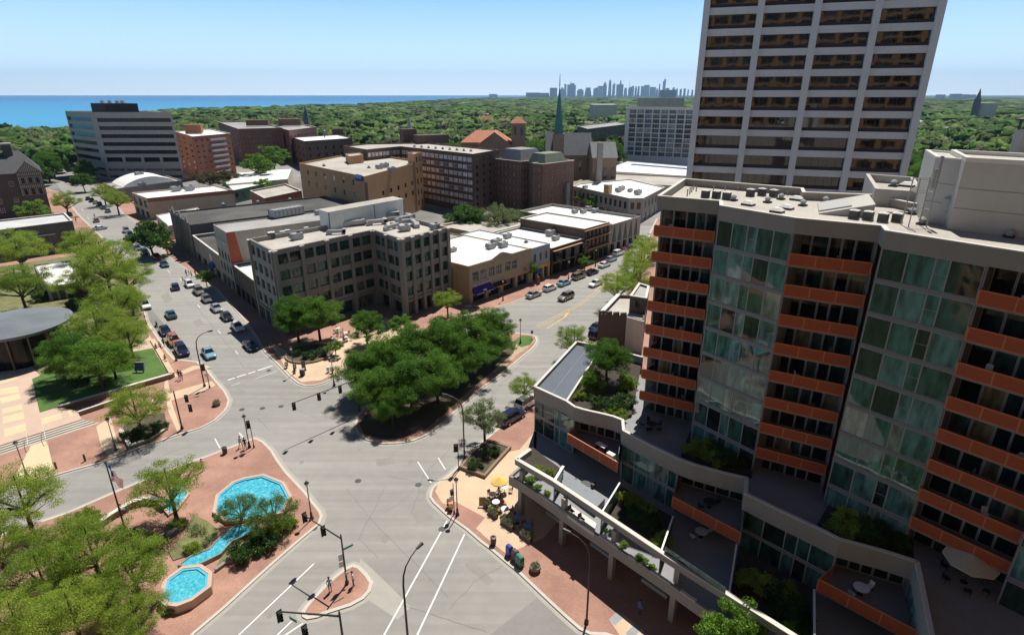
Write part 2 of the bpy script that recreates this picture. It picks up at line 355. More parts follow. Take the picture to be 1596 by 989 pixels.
line(wl,(373,674),(382,685),.14); line(wl,(335,683),(343,698),.14)
for (x0,y0) in [(282,436),(310,477),(342,517),(369,549),(228,383),(248,405),(263,423)]:
    line(wl,(x0-2.2,y0-2.6),(x0+2.2,y0+2.6),.12)
for i in range(5): line(wl,(118+i*9,312+i*13),(121+i*9,316+i*13),.12)
struct('road_markings_white',wl,m_paint)
yl=MB()
for a,b in [((838,510),(870,494)),((870,494),(900,478)),((900,478),(928,459)),((928,459),(960,425))]:
    line(yl,a,b,.14); line(yl,(a[0]-3,a[1]-2),(b[0]-3,b[1]-2),.14)
line(yl,(852,512),(880,494),.25); line(yl,(880,494),(888,483),.45)
struct('road_markings_yellow',yl,m_ypaint)
st=MB(); rs_=random.Random(3)
for (x,y) in [(300,470),(330,520),(262,470),(352,545),(470,720),(600,840),(690,880),(560,700),(840,520),(880,500),(905,470),(640,720),(420,960),(380,590),(530,650),(760,690)]:
    c_=at(x,y); n_=9; r_=rs_.uniform(.2,.5); st.face(*[(c_.x+r_*rs_.uniform(.6,1.1)*math.cos(k*6.283/n_),c_.y+r_*rs_.uniform(.8,1.8)*math.sin(k*6.283/n_),.0122) for k in range(n_)])
struct('road_stains',st,mat('oil_stained_asphalt',(.243,.232,.212),.8,.12,1.5,coords='pos',fine=.1))
# cracks, tar and manholes
cr=MB(); rng=random.Random(5)
for pts in [[(360,588),(368,600),(380,612)],[(448,628),(470,640),(492,651)],[(540,760),(570,800),(640,870),(700,930)],[(640,770),(600,800)],[(480,950),(560,905)],[(700,950),(740,905),(800,870)],[(400,650),(418,668)],[(600,740),(640,748),(668,758)]]:
    for a,b in zip(pts,pts[1:]):
        n_=6; pr=a
        for i in range(1,n_+1):
            t=i/n_; c=(a[0]+(b[0]-a[0])*t+rng.uniform(-1.6,1.6),a[1]+(b[1]-a[1])*t+rng.uniform(-1.2,1.2)); line(cr,pr,c,.045,.013); pr=c
pt=MB()
for P_ in [[(500,640),(520,634),(528,646),(507,652)],[(585,715),(612,712),(616,722),(588,726)],[(430,612),(446,608),(452,616),(436,621)],[(640,800),(662,792),(676,806),(652,816)],[(250,460),(262,456),(270,468),(257,472)],[(300,500),(312,497),(318,505),(306,509)],[(860,520),(878,512),(884,520),(864,529)],[(735,870),(770,905),(760,912),(724,880)]]:
    pt.face(*[(x,y,.0115) for x,y in ccw(px(P_))])
struct('road_repairs',pt,mat('repair_asphalt',(.262,.247,.222),.9,.08,.6,coords='pos',fine=.1))
for pts in [[(300,470),(340,520),(380,572)],[(260,430),(300,480)],[(600,760),(560,840),(590,870)],[(700,700),(660,740),(640,800)],[(820,560),(780,600),(740,650)],[(620,940),(700,965),(760,985)],[(330,760-80),(280,700),(200,730)],[(880,470),(910,450),(940,436)]]:
    for a,b in zip(pts,pts[1:]):
        n_=7; pr=a
        for i in range(1,n_+1):
            t=i/n_; c=(a[0]+(b[0]-a[0])*t+rng.uniform(-1.8,1.8),a[1]+(b[1]-a[1])*t+rng.uniform(-1.3,1.3)); line(cr,pr,c,.05,.013); pr=c
struct('road_cracks',cr,mat('tar',(.17,.165,.155),.9,.1,1,coords='pos'))
k0=None
for i,(x,y,t) in enumerate([(558,749,'in the middle of the crossing, left of the two large ones'),(652,755,'by the right hand kerb of the crossing'),(409,636,'left one in the row near the signal post'),(438,633,'right one in the row near the signal post'),(377,638,'nearest the brick corner with the kiosk'),(419,577,'beside the white stop line'),(489,823,'near the tip of the fountain plaza'),(689,824,'at the top end of a white lane line')]):
    if k0 is None:
        q=MB(); q.lathe((0,0,.008),[(.42,0),(.42,.012),(.36,.014),(.34,.01)],20); o=q.build('manhole_cover',m_iron); tag(o,None,'manhole cover','manhole covers in the road'); k0=Kit(o)
    p=at(x,y); k0.put((p.x,p.y,0),0,'round iron manhole cover '+t)
# ================================================================ buildings
def wallm(name,col,**k): return mat(name,col,k.pop('rough',.88),k.pop('var',.10),k.pop('scale',.25),coords='pos',fine=k.pop('fine',.08),streak=k.pop('streak',.08),**k)
m_wroof=mat('white_roof_membrane',(.80,.78,.75),.8,.07,.12,coords='pos',fine=.04,col2=(.72,.70,.66))
m_groof=mat('gravel_roof',(.47,.44,.385),.95,.10,.25,coords='pos',fine=.16,col2=(.40,.37,.325))
m_droof=mat('dark_roof_felt',(.06,.058,.055),.9,.25,.2,coords='pos',fine=.1,col2=(.10,.095,.088))
m_mroof=mat('grey_roof_felt',(.36,.35,.33),.9,.15,.15,coords='pos',fine=.08,col2=(.28,.27,.26))
g_dark=glassmat('window_glass_dark',[(0,(.012,.016,.018)),(.35,(.02,.026,.028)),(.6,(.035,.042,.042)),(.8,(.014,.015,.015)),(.93,(.16,.15,.13))],.05,0,1.55)
g_teal=glassmat('window_glass_teal',[(0,(.015,.05,.042)),(.3,(.04,.10,.085)),(.5,(.015,.025,.025)),(.7,(.07,.15,.13)),(.85,(.11,.12,.10))],.05,0,1.6)
m_fr_w=mat('window_frame_pale',(.62,.61,.58),.6,.05,2); m_fr_d=mat('window_frame_dark',(.07,.07,.07),.5,.05,2)
m_fr_g=mat('window_frame_green',(.04,.085,.075),.5,.05,2); m_fr_b=mat('window_frame_brown',(.12,.075,.05),.6,.05,2)
WM={}
def window(parent,pos,rz,w,h,nx=2,nz=1,frame=None,glass=None,fw=.09,arch=False,name='window'):
    W0_,H0_=w,h; w=max(.2,round(w,1)); h=max(.2,round(h,1)); frame=frame or m_fr_d; glass=glass or g_dark
    key=(w,h,nx,nz,frame.name,glass.name,fw)
    if key not in WM:
        f=MB(); t=.07
        f.bx(0,w,-t,0,0,fw); f.bx(0,w,-t,0,h-fw,h); f.bx(0,fw,-t,0,fw,h-fw); f.bx(w-fw,w,-t,0,fw,h-fw)
        for i in range(1,nx): f.bx(w*i/nx-fw/3,w*i/nx+fw/3,-t*.8,0,fw,h-fw)
        for j in range(1,nz): f.bx(fw,w-fw,-t*.7,0,h*j/nz-fw/3,h*j/nz+fw/3)
        me=f.build('tmp',frame).data
        g_=MB(); g_.bx(fw*.6,w-fw*.6,-.035,-.015,fw*.6,h-fw*.6); mg=g_.build('tmp',glass).data
        for o in list(COL.objects):
            if o.data in (me,mg): bpy.data.objects.remove(o)
        me.name='window_frame'; mg.name='pane'; WM[key]=(me,mg)
    me,mg=WM[key]
    off=OFF.get(parent.name,Vector((0,0,0)))
    a=bpy.data.objects.new(name,me); COL.objects.link(a); a.parent=parent; a.location=Vector(pos)-off; a.rotation_euler=(0,0,rz); a.scale=(W0_/w,1,H0_/h)
    g_=bpy.data.objects.new('pane',mg); COL.objects.link(g_); g_.parent=a
    return a
def merge(objs,name,parent):      # the surplus past a hundred of one part: one object
    mats=[]; mb=MB()
    for o in objs:
        M_=o.matrix_basis
        for q in [o]+[c for c in bpy.data.objects if c.parent==o]:
            mt=q.data.materials[0]
            if mt not in mats: mats.append(mt)
            k=len(mb.v); mb.v+=[tuple(M_@v.co) for v in q.data.vertices]
            for p_ in q.data.polygons: mb.f.append(tuple(k+i for i in p_.vertices)); mb.m.append(mats.index(mt))
    for o in objs:
        for q in [c for c in bpy.data.objects if c.parent==o]: bpy.data.objects.remove(q)
        bpy.data.objects.remove(o)
    r=mb.build(name,mats); r.parent=parent; r['kind']='stuff'; return r
def spans(L,n,frac,m0=0.,m1=None,groups=None):
    m1=m0 if m1 is None else m1; W=(L-m0-m1)/n; out=[]
    for i in range(n):
        c=m0+W*(i+.5); out.append((c-W*frac/2,c+W*frac/2))
    return out
def facade(mb,p,q,z0,z1,cols,rows,depth=.2):
    """upright wall with real openings and reveals; local x from p to q, outside on the right"""
    p=Vector((p[0],p[1])); q=Vector((q[0],q[1])); d=(q-p); L=d.length; d/=L; inn=Vector((-d.y,d.x))
    P3=lambda s,z,k=0.: (p.x+d.x*s+inn.x*k,p.y+d.y*s+inn.y*k,z)
    cols=[c for c in cols if c[0]>.05 and c[1]<L-.05]; rows=[r for r in rows if r[0]>z0 and r[1]<z1]
    xs=[0]+[v for c in cols for v in c]+[L]; zs=[z0]+[v for r in rows for v in r]+[z1]; res=[]
    if not cols or not rows: mb.face(P3(0,z0),P3(L,z0),P3(L,z1),P3(0,z1)); return res
    for i in range(len(xs)-1):
        for j in range(len(zs)-1):
            if i%2 and j%2:
                a,b,c,e=xs[i],xs[i+1],zs[j],zs[j+1]
                mb.face(P3(a,c),P3(a,c,depth),P3(a,e,depth),P3(a,e)); mb.face(P3(b,c,depth),P3(b,c),P3(b,e),P3(b,e,depth))
                mb.face(P3(a,c),P3(b,c),P3(b,c,depth),P3(a,c,depth)); mb.face(P3(a,e,depth),P3(b,e,depth),P3(b,e),P3(a,e))
                res.append((a,b,c,e))
            else: mb.face(P3(xs[i],zs[j]),P3(xs[i+1],zs[j]),P3(xs[i+1],zs[j+1]),P3(xs[i],zs[j+1]))
    ang=math.atan2(d.y,d.x)
    return [(P3(a,c,depth-.002),ang,b-a,e-c) for a,b,c,e in res]
def building(name,label,cat,poly,z,wall,roof=None,par=.8,win=None,z0=0.,group=None,coping=None,pw=.35,root=None,cop_h=.12,wallname='wall',maxw=100):
    """poly: plan corners counter-clockwise; win: {edge:[dict(n=,f=,rows=,...)]}"""
    poly=[Vector((p[0],p[1])) for p in poly]
    if area(poly)<0: poly=list(reversed(poly)); 
    if root is None: root=thing(name,label,cat,(poly[1 if len(poly)>1 else 0].x,poly[1].y,z0),0,group)
    mb=MB(); n=len(poly); wins=[]; win=win or {}
    for i in range(n):
        p,q=poly[i],poly[(i+1)%n]; sp=win.get(i)
        if sp:
            sp=sp if isinstance(sp,list) else [sp]
            # stack of storeys bands with their own column rhythm
            zlo=z0
            for s in sp:
                top=s.get('top',z if s is sp[-1] else None)
                L=(q-p).length; cols=s['cols'] if 'cols' in s else spans(L,s['n'],s.get('f',.5),s.get('m0',.4),s.get('m1',None))
                for (pos,ang,w_,h_) in facade(mb,p,q,zlo,top,cols,s['rows'],s.get('depth',.2)): wins.append((pos,ang,w_,h_,s))
                zlo=top
        else: mb.face((p.x,p.y,z0),(q.x,q.y,z0),(q.x,q.y,z),(p.x,p.y,z))
    ins=inset(poly,pw); rz=z-par
    for i in range(n):
        j=(i+1)%n; p,q=poly[i],poly[j]; a,b=ins[i],ins[j]
        mb.face((p.x,p.y,z),(q.x,q.y,z),(b[0],b[1],z),(a[0],a[1],z)); mb.face((a[0],a[1],z),(b[0],b[1],z),(b[0],b[1],rz-.1),(a[0],a[1],rz-.1))
    mb.build(wallname,wall,root)
    if roof:
        r=MB(); r.hexa([(a[0],a[1],rz-.3) for a in ins],[(a[0],a[1],rz) for a in ins]); r.build('roof',roof,root)
    if coping:
        c=MB(); o_=inset(poly,-.08); i_=inset(poly,pw+.05)
        for i in range(n):
            j=(i+1)%n
            c.hexa([(t[0],t[1],z-.03) for t in (o_[i],o_[j],i_[j],i_[i])],[(t[0],t[1],z+cop_h) for t in (o_[i],o_[j],i_[j],i_[i])])
        c.build('coping',coping,root)
    ws=[window(root,pos,ang,w_,h_,s.get('nx',2),s.get('nz',1),s.get('frame'),s.get('glass'),s.get('fw',.09),name=s.get('name','window')) for pos,ang,w_,h_,s in wins]
    if len(ws)>maxw:
        key={id(o):(o.matrix_basis.translation+OFF.get(root.name,Vector((0,0,0)))).length for o in ws}
        ws.sort(key=lambda o:key[id(o)]); merge(ws[maxw:],'windows',root)
    return root
def para(A,B,C,z):
    a,b,c=[Vector(at2(x,y,z)) for x,y in (A,B,C)]; return [a,b,c,a+c-b]
def rows(z0,n,fh,lo,hi): return [(z0+i*fh+lo,z0+i*fh+hi) for i in range(n)]
m_cop=mat('pale_coping',(.62,.59,.53),.8,.08,.5,coords='pos')
# ---- grey concrete office, zigzag front
m_grey=wallm('grey_concrete_wall',(.255,.24,.215),var=.07,streak=.12)
ZG=17.7
gp=[Vector(at2(x,y,ZG)) for x,y in [(387,372),(424,391),(581,358),(624,372),(699.5,354),(628,336),(502,352)]]
G=dict(rows=rows(3.9,4,3.35,.75,2.75),nx=2,nz=2,depth=.35,frame=m_fr_g,glass=g_teal)
gr=dict(rows=[(.15,3.2)],depth=.9,nx=3,nz=1,frame=m_fr_d,glass=g_dark,top=3.9)
def gb(n,ng,f=.74,**k): return [dict(gr,n=ng,f=.8,**k),dict(G,n=n,f=f,**k)]
gb0=building('grey_office_building','five storey grey concrete office building with zigzag front and tan gravel roof','office building',gp,ZG,m_grey,m_groof,.9,
  {0:gb(4,4,.62),1:gb(8,4,.84),2:gb(4,2,.84),3:gb(5,5,.8),4:[dict(G,n=4,f=.5)]},pw=.45,maxw=100)
# piers and the shelf line above the ground floor
for i,n_ in ((0,1),(1,4),(2,2),(3,5)):
    p,q=gp[i],gp[i+1]; d=(q-p); L=d.length; d.normalize(); o_=Vector((d.y,-d.x)); a=math.atan2(d.y,d.x)
    for k in range(n_+1):
        s=.4+(L-.8)*k/n_; t=p+d*s+o_*.16; c=MB(); c.box((t.x,t.y,(ZG-.35)/2),(.6 if i==0 else .8,.34,ZG-.35),a); c.build('pier',m_grey,gb0)
c=MB()
for i in range(4):
    p,q=gp[i],gp[i+1]; c.bar(p,q,.3,3.62,3.86,-.12)
    d=(q-p); L=d.length; d.normalize(); o_=Vector((d.y,-d.x)); a=math.atan2(d.y,d.x)
    for k in range({0:1,1:4,2:2,3:5}[i]+1):
        s=.4+(L-.8)*k/{0:1,1:4,2:2,3:5}[i]; t=p+d*s+o_*.2; c2=MB(); c2.box((t.x,t.y,ZG-.2),(1.0,.5,.28),a); c2.build('pier_cap',m_cop,gb0)
c.build('string_course',m_grey,gb0)
# penthouse of the grey office
m_whm=mat('white_metal_cladding',(.58,.60,.58),.6,.05,.4,coords='pos',streak=.06)
pb=[Vector(at2(x,y,ZG-.9)) for x,y in [(500,354),(515,359),(630,335)]]; pb.append(pb[0]+pb[2]-pb[1])
pr=MB(); pr.prism(pb,ZG-.92,ZG+3.2); h=pr.build('penthouse',m_whm,gb0)
pr=MB(); pr.prism(inset(pb,-.12),ZG+3.2,ZG+3.32); pr.build('penthouse_roof',m_groof,h)
pr=MB()
for t in (.0,.58,1.): 
    a=pb[1]+(pb[2]-pb[1])*t; pr.box((a.x,a.y,ZG+1.1),(.14,.14,4.1),.88)
pr.build('downpipe',m_fr_d,h)
# ---- row along the avenue at left, next to the grey office
DV=Vector((at2(215,352)[0]-at2(411,547)[0],at2(215,352)[1]-at2(411,547)[1])).normalized()   # along the avenue, away
NV=Vector((DV.y,-DV.x))                                                                       # into the block
A0=Vector(at2(438,517))
def strip(s0,s1,dep,off=0.): # frontage strip between distances along the avenue
    a=A0+DV*s1+NV*off; b=A0+DV*s0+NV*off; return [a,b,b+NV*dep,a+NV*dep]
S=lambda x,y,z:(Vector(at2(x,y,z))-A0).dot(DV)
m_white_w=wallm('cream_rendered_wall',(.52,.48,.41)); m_redw=wallm('red_panel_wall',(.36,.09,.05)); m_blk=wallm('black_sign_wall',(.035,.033,.03),streak=.03)
m_darkbrick=wallm('dark_brick_wall',(.10,.075,.06)); m_dgrey=wallm('dark_grey_render',(.075,.08,.09)); m_slat=wallm('beige_siding',(.40,.36,.30),streak=.15)
m_stone=wallm('grey_stone_wall',(.27,.25,.22)); m_blue=wallm('blue_awning',(.04,.07,.25),streak=.0)
s0=(gp[0]-A0).dot(DV)+.1; s1=S(352,362,15.4)-.3; s2=S(331.6,350.6,15.2); s3=S(300,368,7.1)
bl=building('low_shop_building','low dark brick shop building with a white terrace roof beside the grey office','building',strip(s0,s1,20),7.6,m_darkbrick,m_wroof,.5,
   {0:[dict(n=5,f=.7,rows=[(.2,2.9)],nx=2,depth=.6,top=3.6),dict(n=9,f=.5,rows=[(4.4,6.2)],nx=1,nz=2,glass=g_dark,frame=m_fr_w)]},coping=m_cop)
bb=building('tall_shop_building','narrow shop building with black sign front, red corner wall and white roof','building',strip(s1+.05,s2-.05,44),15.4,m_slat,m_mroof,.25,
   {0:[dict(n=3,f=.75,rows=[(.2,2.9)],nx=2,depth=.5,top=3.6),dict(n=4,f=.5,rows=[(4.4,6.4),(7.6,9.6)],nx=2,glass=g_dark)]},pw=.2)
a,b,_,_=strip(s1,s2,1); q=MB(); q.bar(b,a,.3,10.4,15.3,-.17); h=q.build('sign_panel',m_blk,bb)
q=MB()
for k in range(5):
    t=b+(a-b)*((k+.5)/5); q.box((t.x-NV.x*.5,t.y-NV.y*.5,12.6),(.9,.5,.3),math.atan2(DV.y,DV.x))
q.build('sign_lamp',m_fr_w,h)
q=MB(); t=strip(s1,s2,44)[1]; q.hexa([(t.x-.2*DV.x*-1,t.y,7.6)]*0 or [(t.x-DV.x*.06-NV.x*.1,t.y-DV.y*.06-NV.y*.1,6.8),(t.x-DV.x*.06+NV.x*2.8,t.y-DV.y*.06+NV.y*2.8,6.8),(t.x+NV.x*2.8+DV.x*.02,t.y+NV.y*2.8+DV.y*.02,6.8),(t.x-NV.x*.1+DV.x*.02,t.y-NV.y*.1+DV.y*.02,6.8)],
   [(t.x-DV.x*.06-NV.x*.1,t.y-DV.y*.06-NV.y*.1,15.42),(t.x-DV.x*.06+NV.x*1.8,t.y-DV.y*.06+NV.y*1.8,15.42),(t.x+NV.x*1.8+DV.x*.02,t.y+NV.y*1.8+DV.y*.02,15.42),(t.x-NV.x*.1+DV.x*.02,t.y-NV.y*.1+DV.y*.02,15.42)]); q.build('red_wall_panel',m_redw,bb)
bs=building('grey_shop_building','small grey rendered shop building with dark roof and blue corner awning','building',strip(s2,s3,16),7.3,m_stone,m_droof,.8,
   {0:[dict(n=4,f=.6,rows=[(.3,2.6)],nx=2,depth=.4,top=7.3)]},coping=m_cop)
t=A0+DV*(s2+6); q=MB(); u=NV*-1.4
q.hexa([(t.x,t.y,2.7),(t.x+DV.x*4,t.y+DV.y*4,2.7),(t.x+DV.x*4+u.x,t.y+DV.y*4+u.y,2.5),(t.x+u.x,t.y+u.y,2.5)],[(t.x,t.y,3.7),(t.x+DV.x*4,t.y+DV.y*4,3.7),(t.x+DV.x*4+u.x,t.y+DV.y*4+u.y,2.6),(t.x+u.x,t.y+u.y,2.6)]); q.build('awning',m_blue,bs)
q=MB(); t=A0+DV*(s2+9)-NV*.06; q.tube((t.x,t.y,4.9),(t.x-NV.x*.12,t.y-NV.y*.12,4.9),1.1,1.1,16); q.build('round_sign',m_fr_w,bs)
s4=s3+1.5; s5=S(267,331,10.1)
bd=building('victorian_building','old stone fronted building with ornate gable front and long dark felt roof','building',strip(s4,s5,52),10.2,m_dgrey,m_droof,.5,
   {0:[dict(n=6,f=.6,rows=[(.3,2.9)],nx=2,depth=.5,top=3.6),dict(n=8,f=.42,rows=[(4.4,6.4),(7.3,9.2)],nx=1,nz=2,depth=.35,frame=m_fr_b)]})
q=MB(); a,b,_,_=strip(s4,s5,52); q.bar(b,a,.36,.0,3.5,.2) if False else None
q.mi(0)
for k in range(9):
    t=b+(a-b)*(k/8); q.box((t.x-NV.x*.22,t.y-NV.y*.22,5.5),(.7,.42,11.),math.atan2(DV.y,DV.x))
for k in (1,4,7):
    c_=b+(a-b)*(k/8); w_=DV*1.9; o_=NV*-.2
    pts=[c_-w_+o_,c_+w_+o_]
    q.hexa([(pts[0].x,pts[0].y,9.9),(pts[1].x,pts[1].y,9.9),(pts[1].x-o_.x*2,pts[1].y-o_.y*2,9.9),(pts[0].x-o_.x*2,pts[0].y-o_.y*2,9.9)],
      [((c_-DV*.2+o_).x,(c_-DV*.2+o_).y,12.4),((c_+DV*.2+o_).x,(c_+DV*.2+o_).y,12.4),((c_+DV*.2-o_).x,(c_+DV*.2-o_).y,12.4),((c_-DV*.2-o_).x,(c_-DV*.2-o_).y,12.4)])
q.build('gable_front',m_stone,bd)
q=MB(); f_=b+NV*24+DV*.4; q.box((f_.x,f_.y,10.7),(1.8,.9,2.6),math.atan2(NV.y,NV.x)); q.build('chimney',m_dgrey,bd)
# white low annexe behind the round tree
q_=[Vector(at2(x,y,5)) for x,y in [(243,335),(262,352),(330,338)]]; 
building('white_annexe','low white roofed shed tucked between the round tree and the brick parapet building','building',[q_[0],q_[1],q_[2],q_[0]+q_[2]-q_[1]],5,m_white_w,m_wroof,.3,{0:dict(n=3,f=.5,rows=[(1,3.4)])})
b205=building('brick_parapet_building','long low building with bright white roof and red brick parapet','building',para((205,300),(229,309),(364,296),8.5),8.5,wallm('buff_block_wall',(.46,.38,.28)),m_wroof,.55,
   {0:[dict(n=3,f=.6,rows=[(.3,2.9)],depth=.5,nx=2,top=3.6),dict(n=3,f=.6,rows=[(4.4,7.2)],nx=2,depth=.3)]},pw=.4)
pp=para((205,300),(229,309),(364,296),8.5); q=MB(); q.bar(pp[1],pp[2],.12,6.9,8.55,-.07); q.build('brick_band',wallm('red_brick_wall',(.30,.125,.075)),b205)
bq=para((160,282),(180,291),(283,278),7.5)
bw=building('curved_roof_building','low grey building with a wide arched white roof','building',bq,6.6,m_stone,m_mroof,.5,{0:dict(n=3,f=.5,rows=[(1,3.4)]),1:dict(n=6,f=.35,rows=[(1.2,3.)],nx=1)})
q=MB(); a,b,c_,d_=[bq[i] for i in range(4)]; N=12; off=.12
for i in range(N):
    f=lambda t:6.3+3.4*math.sin(math.pi*t)**.8
    t0,t1=i/N,(i+1)/N; m0,m1=.12+.8*t0,.12+.8*t1
    P0=b+(c_-b)*m0; P1=b+(c_-b)*m1; Q0=a+(d_-a)*m0; Q1=a+(d_-a)*m1; e0=(Q0-P0)*.15
    P0=P0+e0; P1=P1+e0
    q.hexa([(P0.x,P0.y,6.),(P1.x,P1.y,6.),(Q1.x,Q1.y,6.),(Q0.x,Q0.y,6.)],[(P0.x,P0.y,f(t0)),(P1.x,P1.y,f(t1)),(Q1.x,Q1.y,f(t1)),(Q0.x,Q0.y,f(t0))])
q.build('arched_roof',m_wroof,bw)
building('green_trim_building','low building with pale roof and green shopfront trim behind the brick parapet building','building',para((350,283),(362,297),(424,284),6),6,wallm('green_trim_wall',(.05,.17,.10)),m_wroof,.3,{1:dict(n=6,f=.5,rows=[(1.,4.8)],nx=1,frame=m_fr_w)})
building('flat_white_roof_store','low store with pale ribbed roof beyond the green trees','building',para((352,287),(372,268),(455,262),6.5)[::1],6.5,m_white_w,m_wroof,.3)
building('tan_roof_store','low brick store with tan gravel roof beside the tan storage building','building',para((390,297),(412,309),(470,297),6.5),6.5,wallm('red_brick_wall',(.30,.125,.075)),m_groof,.6,{1:dict(n=4,f=.3,rows=[(1.2,3.4)],nx=1)},coping=m_cop)
building('back_lot_store','single storey store with tan roof behind the white metal roof','building',para((468,322),(482,330),(560,318),5.5),5.5,m_stone,m_groof,.5)
# ---- tan storage building
m_tanb=wallm('tan_brick_wall',(.42,.245,.12),var=.06,streak=.06)
T=para((466,254),(568,275),(657,251),20); tz=20
tb=building('tan_storage_building','tall tan brick storage building with few windows and gravel roof','building',T,tz,m_tanb,m_groof,.7,
  {0:dict(n=6,f=.22,m0=4,m1=5,rows=[(5.5,7.6),(11.6,13.7),(16,18)][1:],nx=1,nz=2,glass=g_dark,frame=m_fr_w),1:dict(n=6,f=.28,m0=10,m1=1,rows=[(7.5,9.3),(11.5,13.2)],nx=2,frame=m_fr_b)})
a,b,c_,d_=T; e=(c_-b).normalized(); f=(a-b).normalized()
st=c_-e*7.5+f*.0; q=[st-f*.25,c_+e*.3-f*.25,c_+e*.3+f*5,st+f*5]
building('x','','',[Vector(v) for v in q],tz+3.6,m_tanb,m_groof,.4,{0:dict(n=2,f=.38,rows=rows(1.5,5,4.4,.9,3.1),nx=2,nz=2,frame=m_fr_b)},root=tb,wallname='stair_tower')
p_=[Vector(at2(x,y,tz+2.6)) for x,y in [(538,239.5),(544,243.5),(566,241),(560,237.5)]]; building('x','','',p_,tz+2.6,m_tanb,m_groof,.3,root=tb,wallname='lift_house')
q=MB(); t=b+f*5.; o_=Vector((f.y,-f.x))
t=b+f*6-e*.12; q.hexa([(t.x,t.y,18.6),((t-f*4.5).x,(t-f*4.5).y,18.6),((t-f*4.5-e*1.2).x,(t-f*4.5-e*1.2).y,18.3),((t-e*1.2).x,(t-e*1.2).y,18.3)],[(t.x,t.y,20.3),((t-f*4.5).x,(t-f*4.5).y,20.3),((t-f*4.5-e*1.2).x,(t-f*4.5-e*1.2).y,19.2),((t-e*1.2).x,(t-e*1.2).y,19.2)]); q.build('blue_awning',m_blue,tb)
q=MB(); t=b+e*.5-f*.15; q.box((t.x,t.y,9),(1.5,.35,18),math.atan2(e.y,e.x)); q.build('corner_recess_panel',m_darkbrick,tb)
# ---- concrete office with black penthouse, far left
g_rib=glassmat('ribbon_glass',[(0,(.008,.009,.01)),(.5,(.014,.014,.016)),(.85,(.03,.03,.03))],.12,0,1.3)
m_conc=wallm('warm_concrete_wall',(.42,.375,.32),var=.05,streak=.06)
o4=para((101,173),(145,175),(267,175),37); band=rows(13.5,6,4.0,.0,1.7)
of=building('concrete_office_building','eight storey concrete office building with ribbon windows and black penthouse','office building',o4,37,m_conc,m_mroof,.8,
  {0:[dict(n=3,f=.75,rows=[(1.5,2.8),(5.2,6.4)],nx=3,top=8),dict(cols=[(1.5,40)],rows=rows(10.2,6,4.3,.2,2.3),nx=12,depth=.8,glass=g_rib)],
   1:[dict(n=4,f=.9,rows=[(1.5,2.8),(5.2,6.4)],nx=3,top=8),dict(n=4,f=.86,rows=[(10.2,12.7)],nx=6,depth=.7,glass=g_rib,top=13.8),dict(cols=[(1.2,42.4)],rows=rows(14.4,5,4.3,.2,2.3),nx=14,depth=.8,glass=g_rib)]},maxw=100)
a,b,c_,d_=o4; u=(c_-b); v=(a-b)
pq=[b+u*.28+v*.3,b+u*.72+v*.3,b+u*.72+v*.75,b+u*.28+v*.75]
q=MB(); q.prism(pq,36,41.5); k=q.build('penthouse',wallm('black_louvre_wall',(.02,.018,.02),streak=.02),of)
q=MB()
for t in (.35,.45,.55,.62): w_=b+u*t+v*.5; q.box((w_.x,w_.y,42.2),(2,1.5,1.6))
q.build('roof_fan',m_fr_w,k)
# beige block to the left behind
bg_=para((78,196),(86,200),(112,198),27)
building('beige_block','plain beige block mostly hidden behind the concrete office','building',[p+Vector((0,20)) for p in bg_],27,wallm('beige_plain_wall',(.42,.37,.29)),m_mroof,.5)
# ---- apartment block with white balconies
m_redb=wallm('red_brick_wall',(.30,.125,.075)); m_redb2=wallm('orange_brick_wall',(.40,.15,.08)); m_bal=mat('white_balcony',(.6,.62,.64),.7,.08,1)
bz=24; bw_=para((273,205),(300,213),(359,208),bz)
ba=building('balcony_apartment_building','red brick apartment building with a stack of white balconies and pale roof','apartment building',bw_,bz,m_redb2,m_wroof,.4,
  {0:dict(n=3,f=.35,rows=rows(1.5,7,3.1,.8,2.3),nx=2,frame=m_fr_w),1:dict(n=7,f=.32,rows=rows(1.5,7,3.1,.8,2.3),nx=2,frame=m_fr_w)},coping=m_fr_w)
a,b,c_,d_=bw_; u=(c_-b); L=u.length; u.normalize(); o_=Vector((u.y,-u.x))
for k in range(7):
    q=MB(); z_=2.4+k*3.1; s0_=L*.42; s1_=L*.82
    p0=b+u*s0_+o_*.9; p1=b+u*s1_+o_*.9; q.bar(p0,p1,.12,z_,z_+1.1); q.bar(b+u*s0_,p0,.12,z_,z_+1.1); q.bar(b+u*s1_,p1,.12,z_,z_+1.1); q.bar(b+u*s0_+o_*.45,b+u*s1_+o_*.45,.9,z_-.15,z_)
    q.build('balcony',m_bal,ba)
q=MB(); t=b+(c_-b)*.3+(a-b)*.5; q.box((t.x,t.y,26.5),(9,7,5),.3); q.build('lift_house',m_redb,ba)
# ---- brown brick blocks behind
m_brown=wallm('brown_brick_wall',(.20,.105,.075)); m_brown2=wallm('dark_brown_brick_wall',(.135,.08,.06))
def brown(name,label,A,B,C,z,wm,rf,n0,n1,nr,fh=3.2,**k):
    return building(name,label,'apartment building',para(A,B,C,z),z,wm,rf,.7,{0:dict(n=n0,f=.34,rows=rows(1.2,nr,fh,.8,2.3),nx=1,nz=2,frame=k.get('fr',m_fr_w)),1:dict(n=n1,f=.34,rows=rows(1.2,nr,fh,.8,2.3),nx=1,nz=2,frame=k.get('fr',m_fr_w))},coping=k.get('cop'),maxw=k.get('maxw',100))
X=brown('brown_apartment_building','brown brick apartment building with a chimney block standing behind the green round tree',(340,190),(372,201),(440,199),24,m_brown,m_mroof,6,12,6,cop=m_cop)
t=at(398,196,24); q=MB(); q.box((t.x,t.y+6,26),(16,9,4),.2); q.build('roof_house',m_brown2,X)
X=brown('brown_wing_building','taller brown brick wing with a roof house, right of the chimney block',(424,196),(450,203),(493,198),23,m_brown,m_mroof,4,8,6,cop=m_cop)
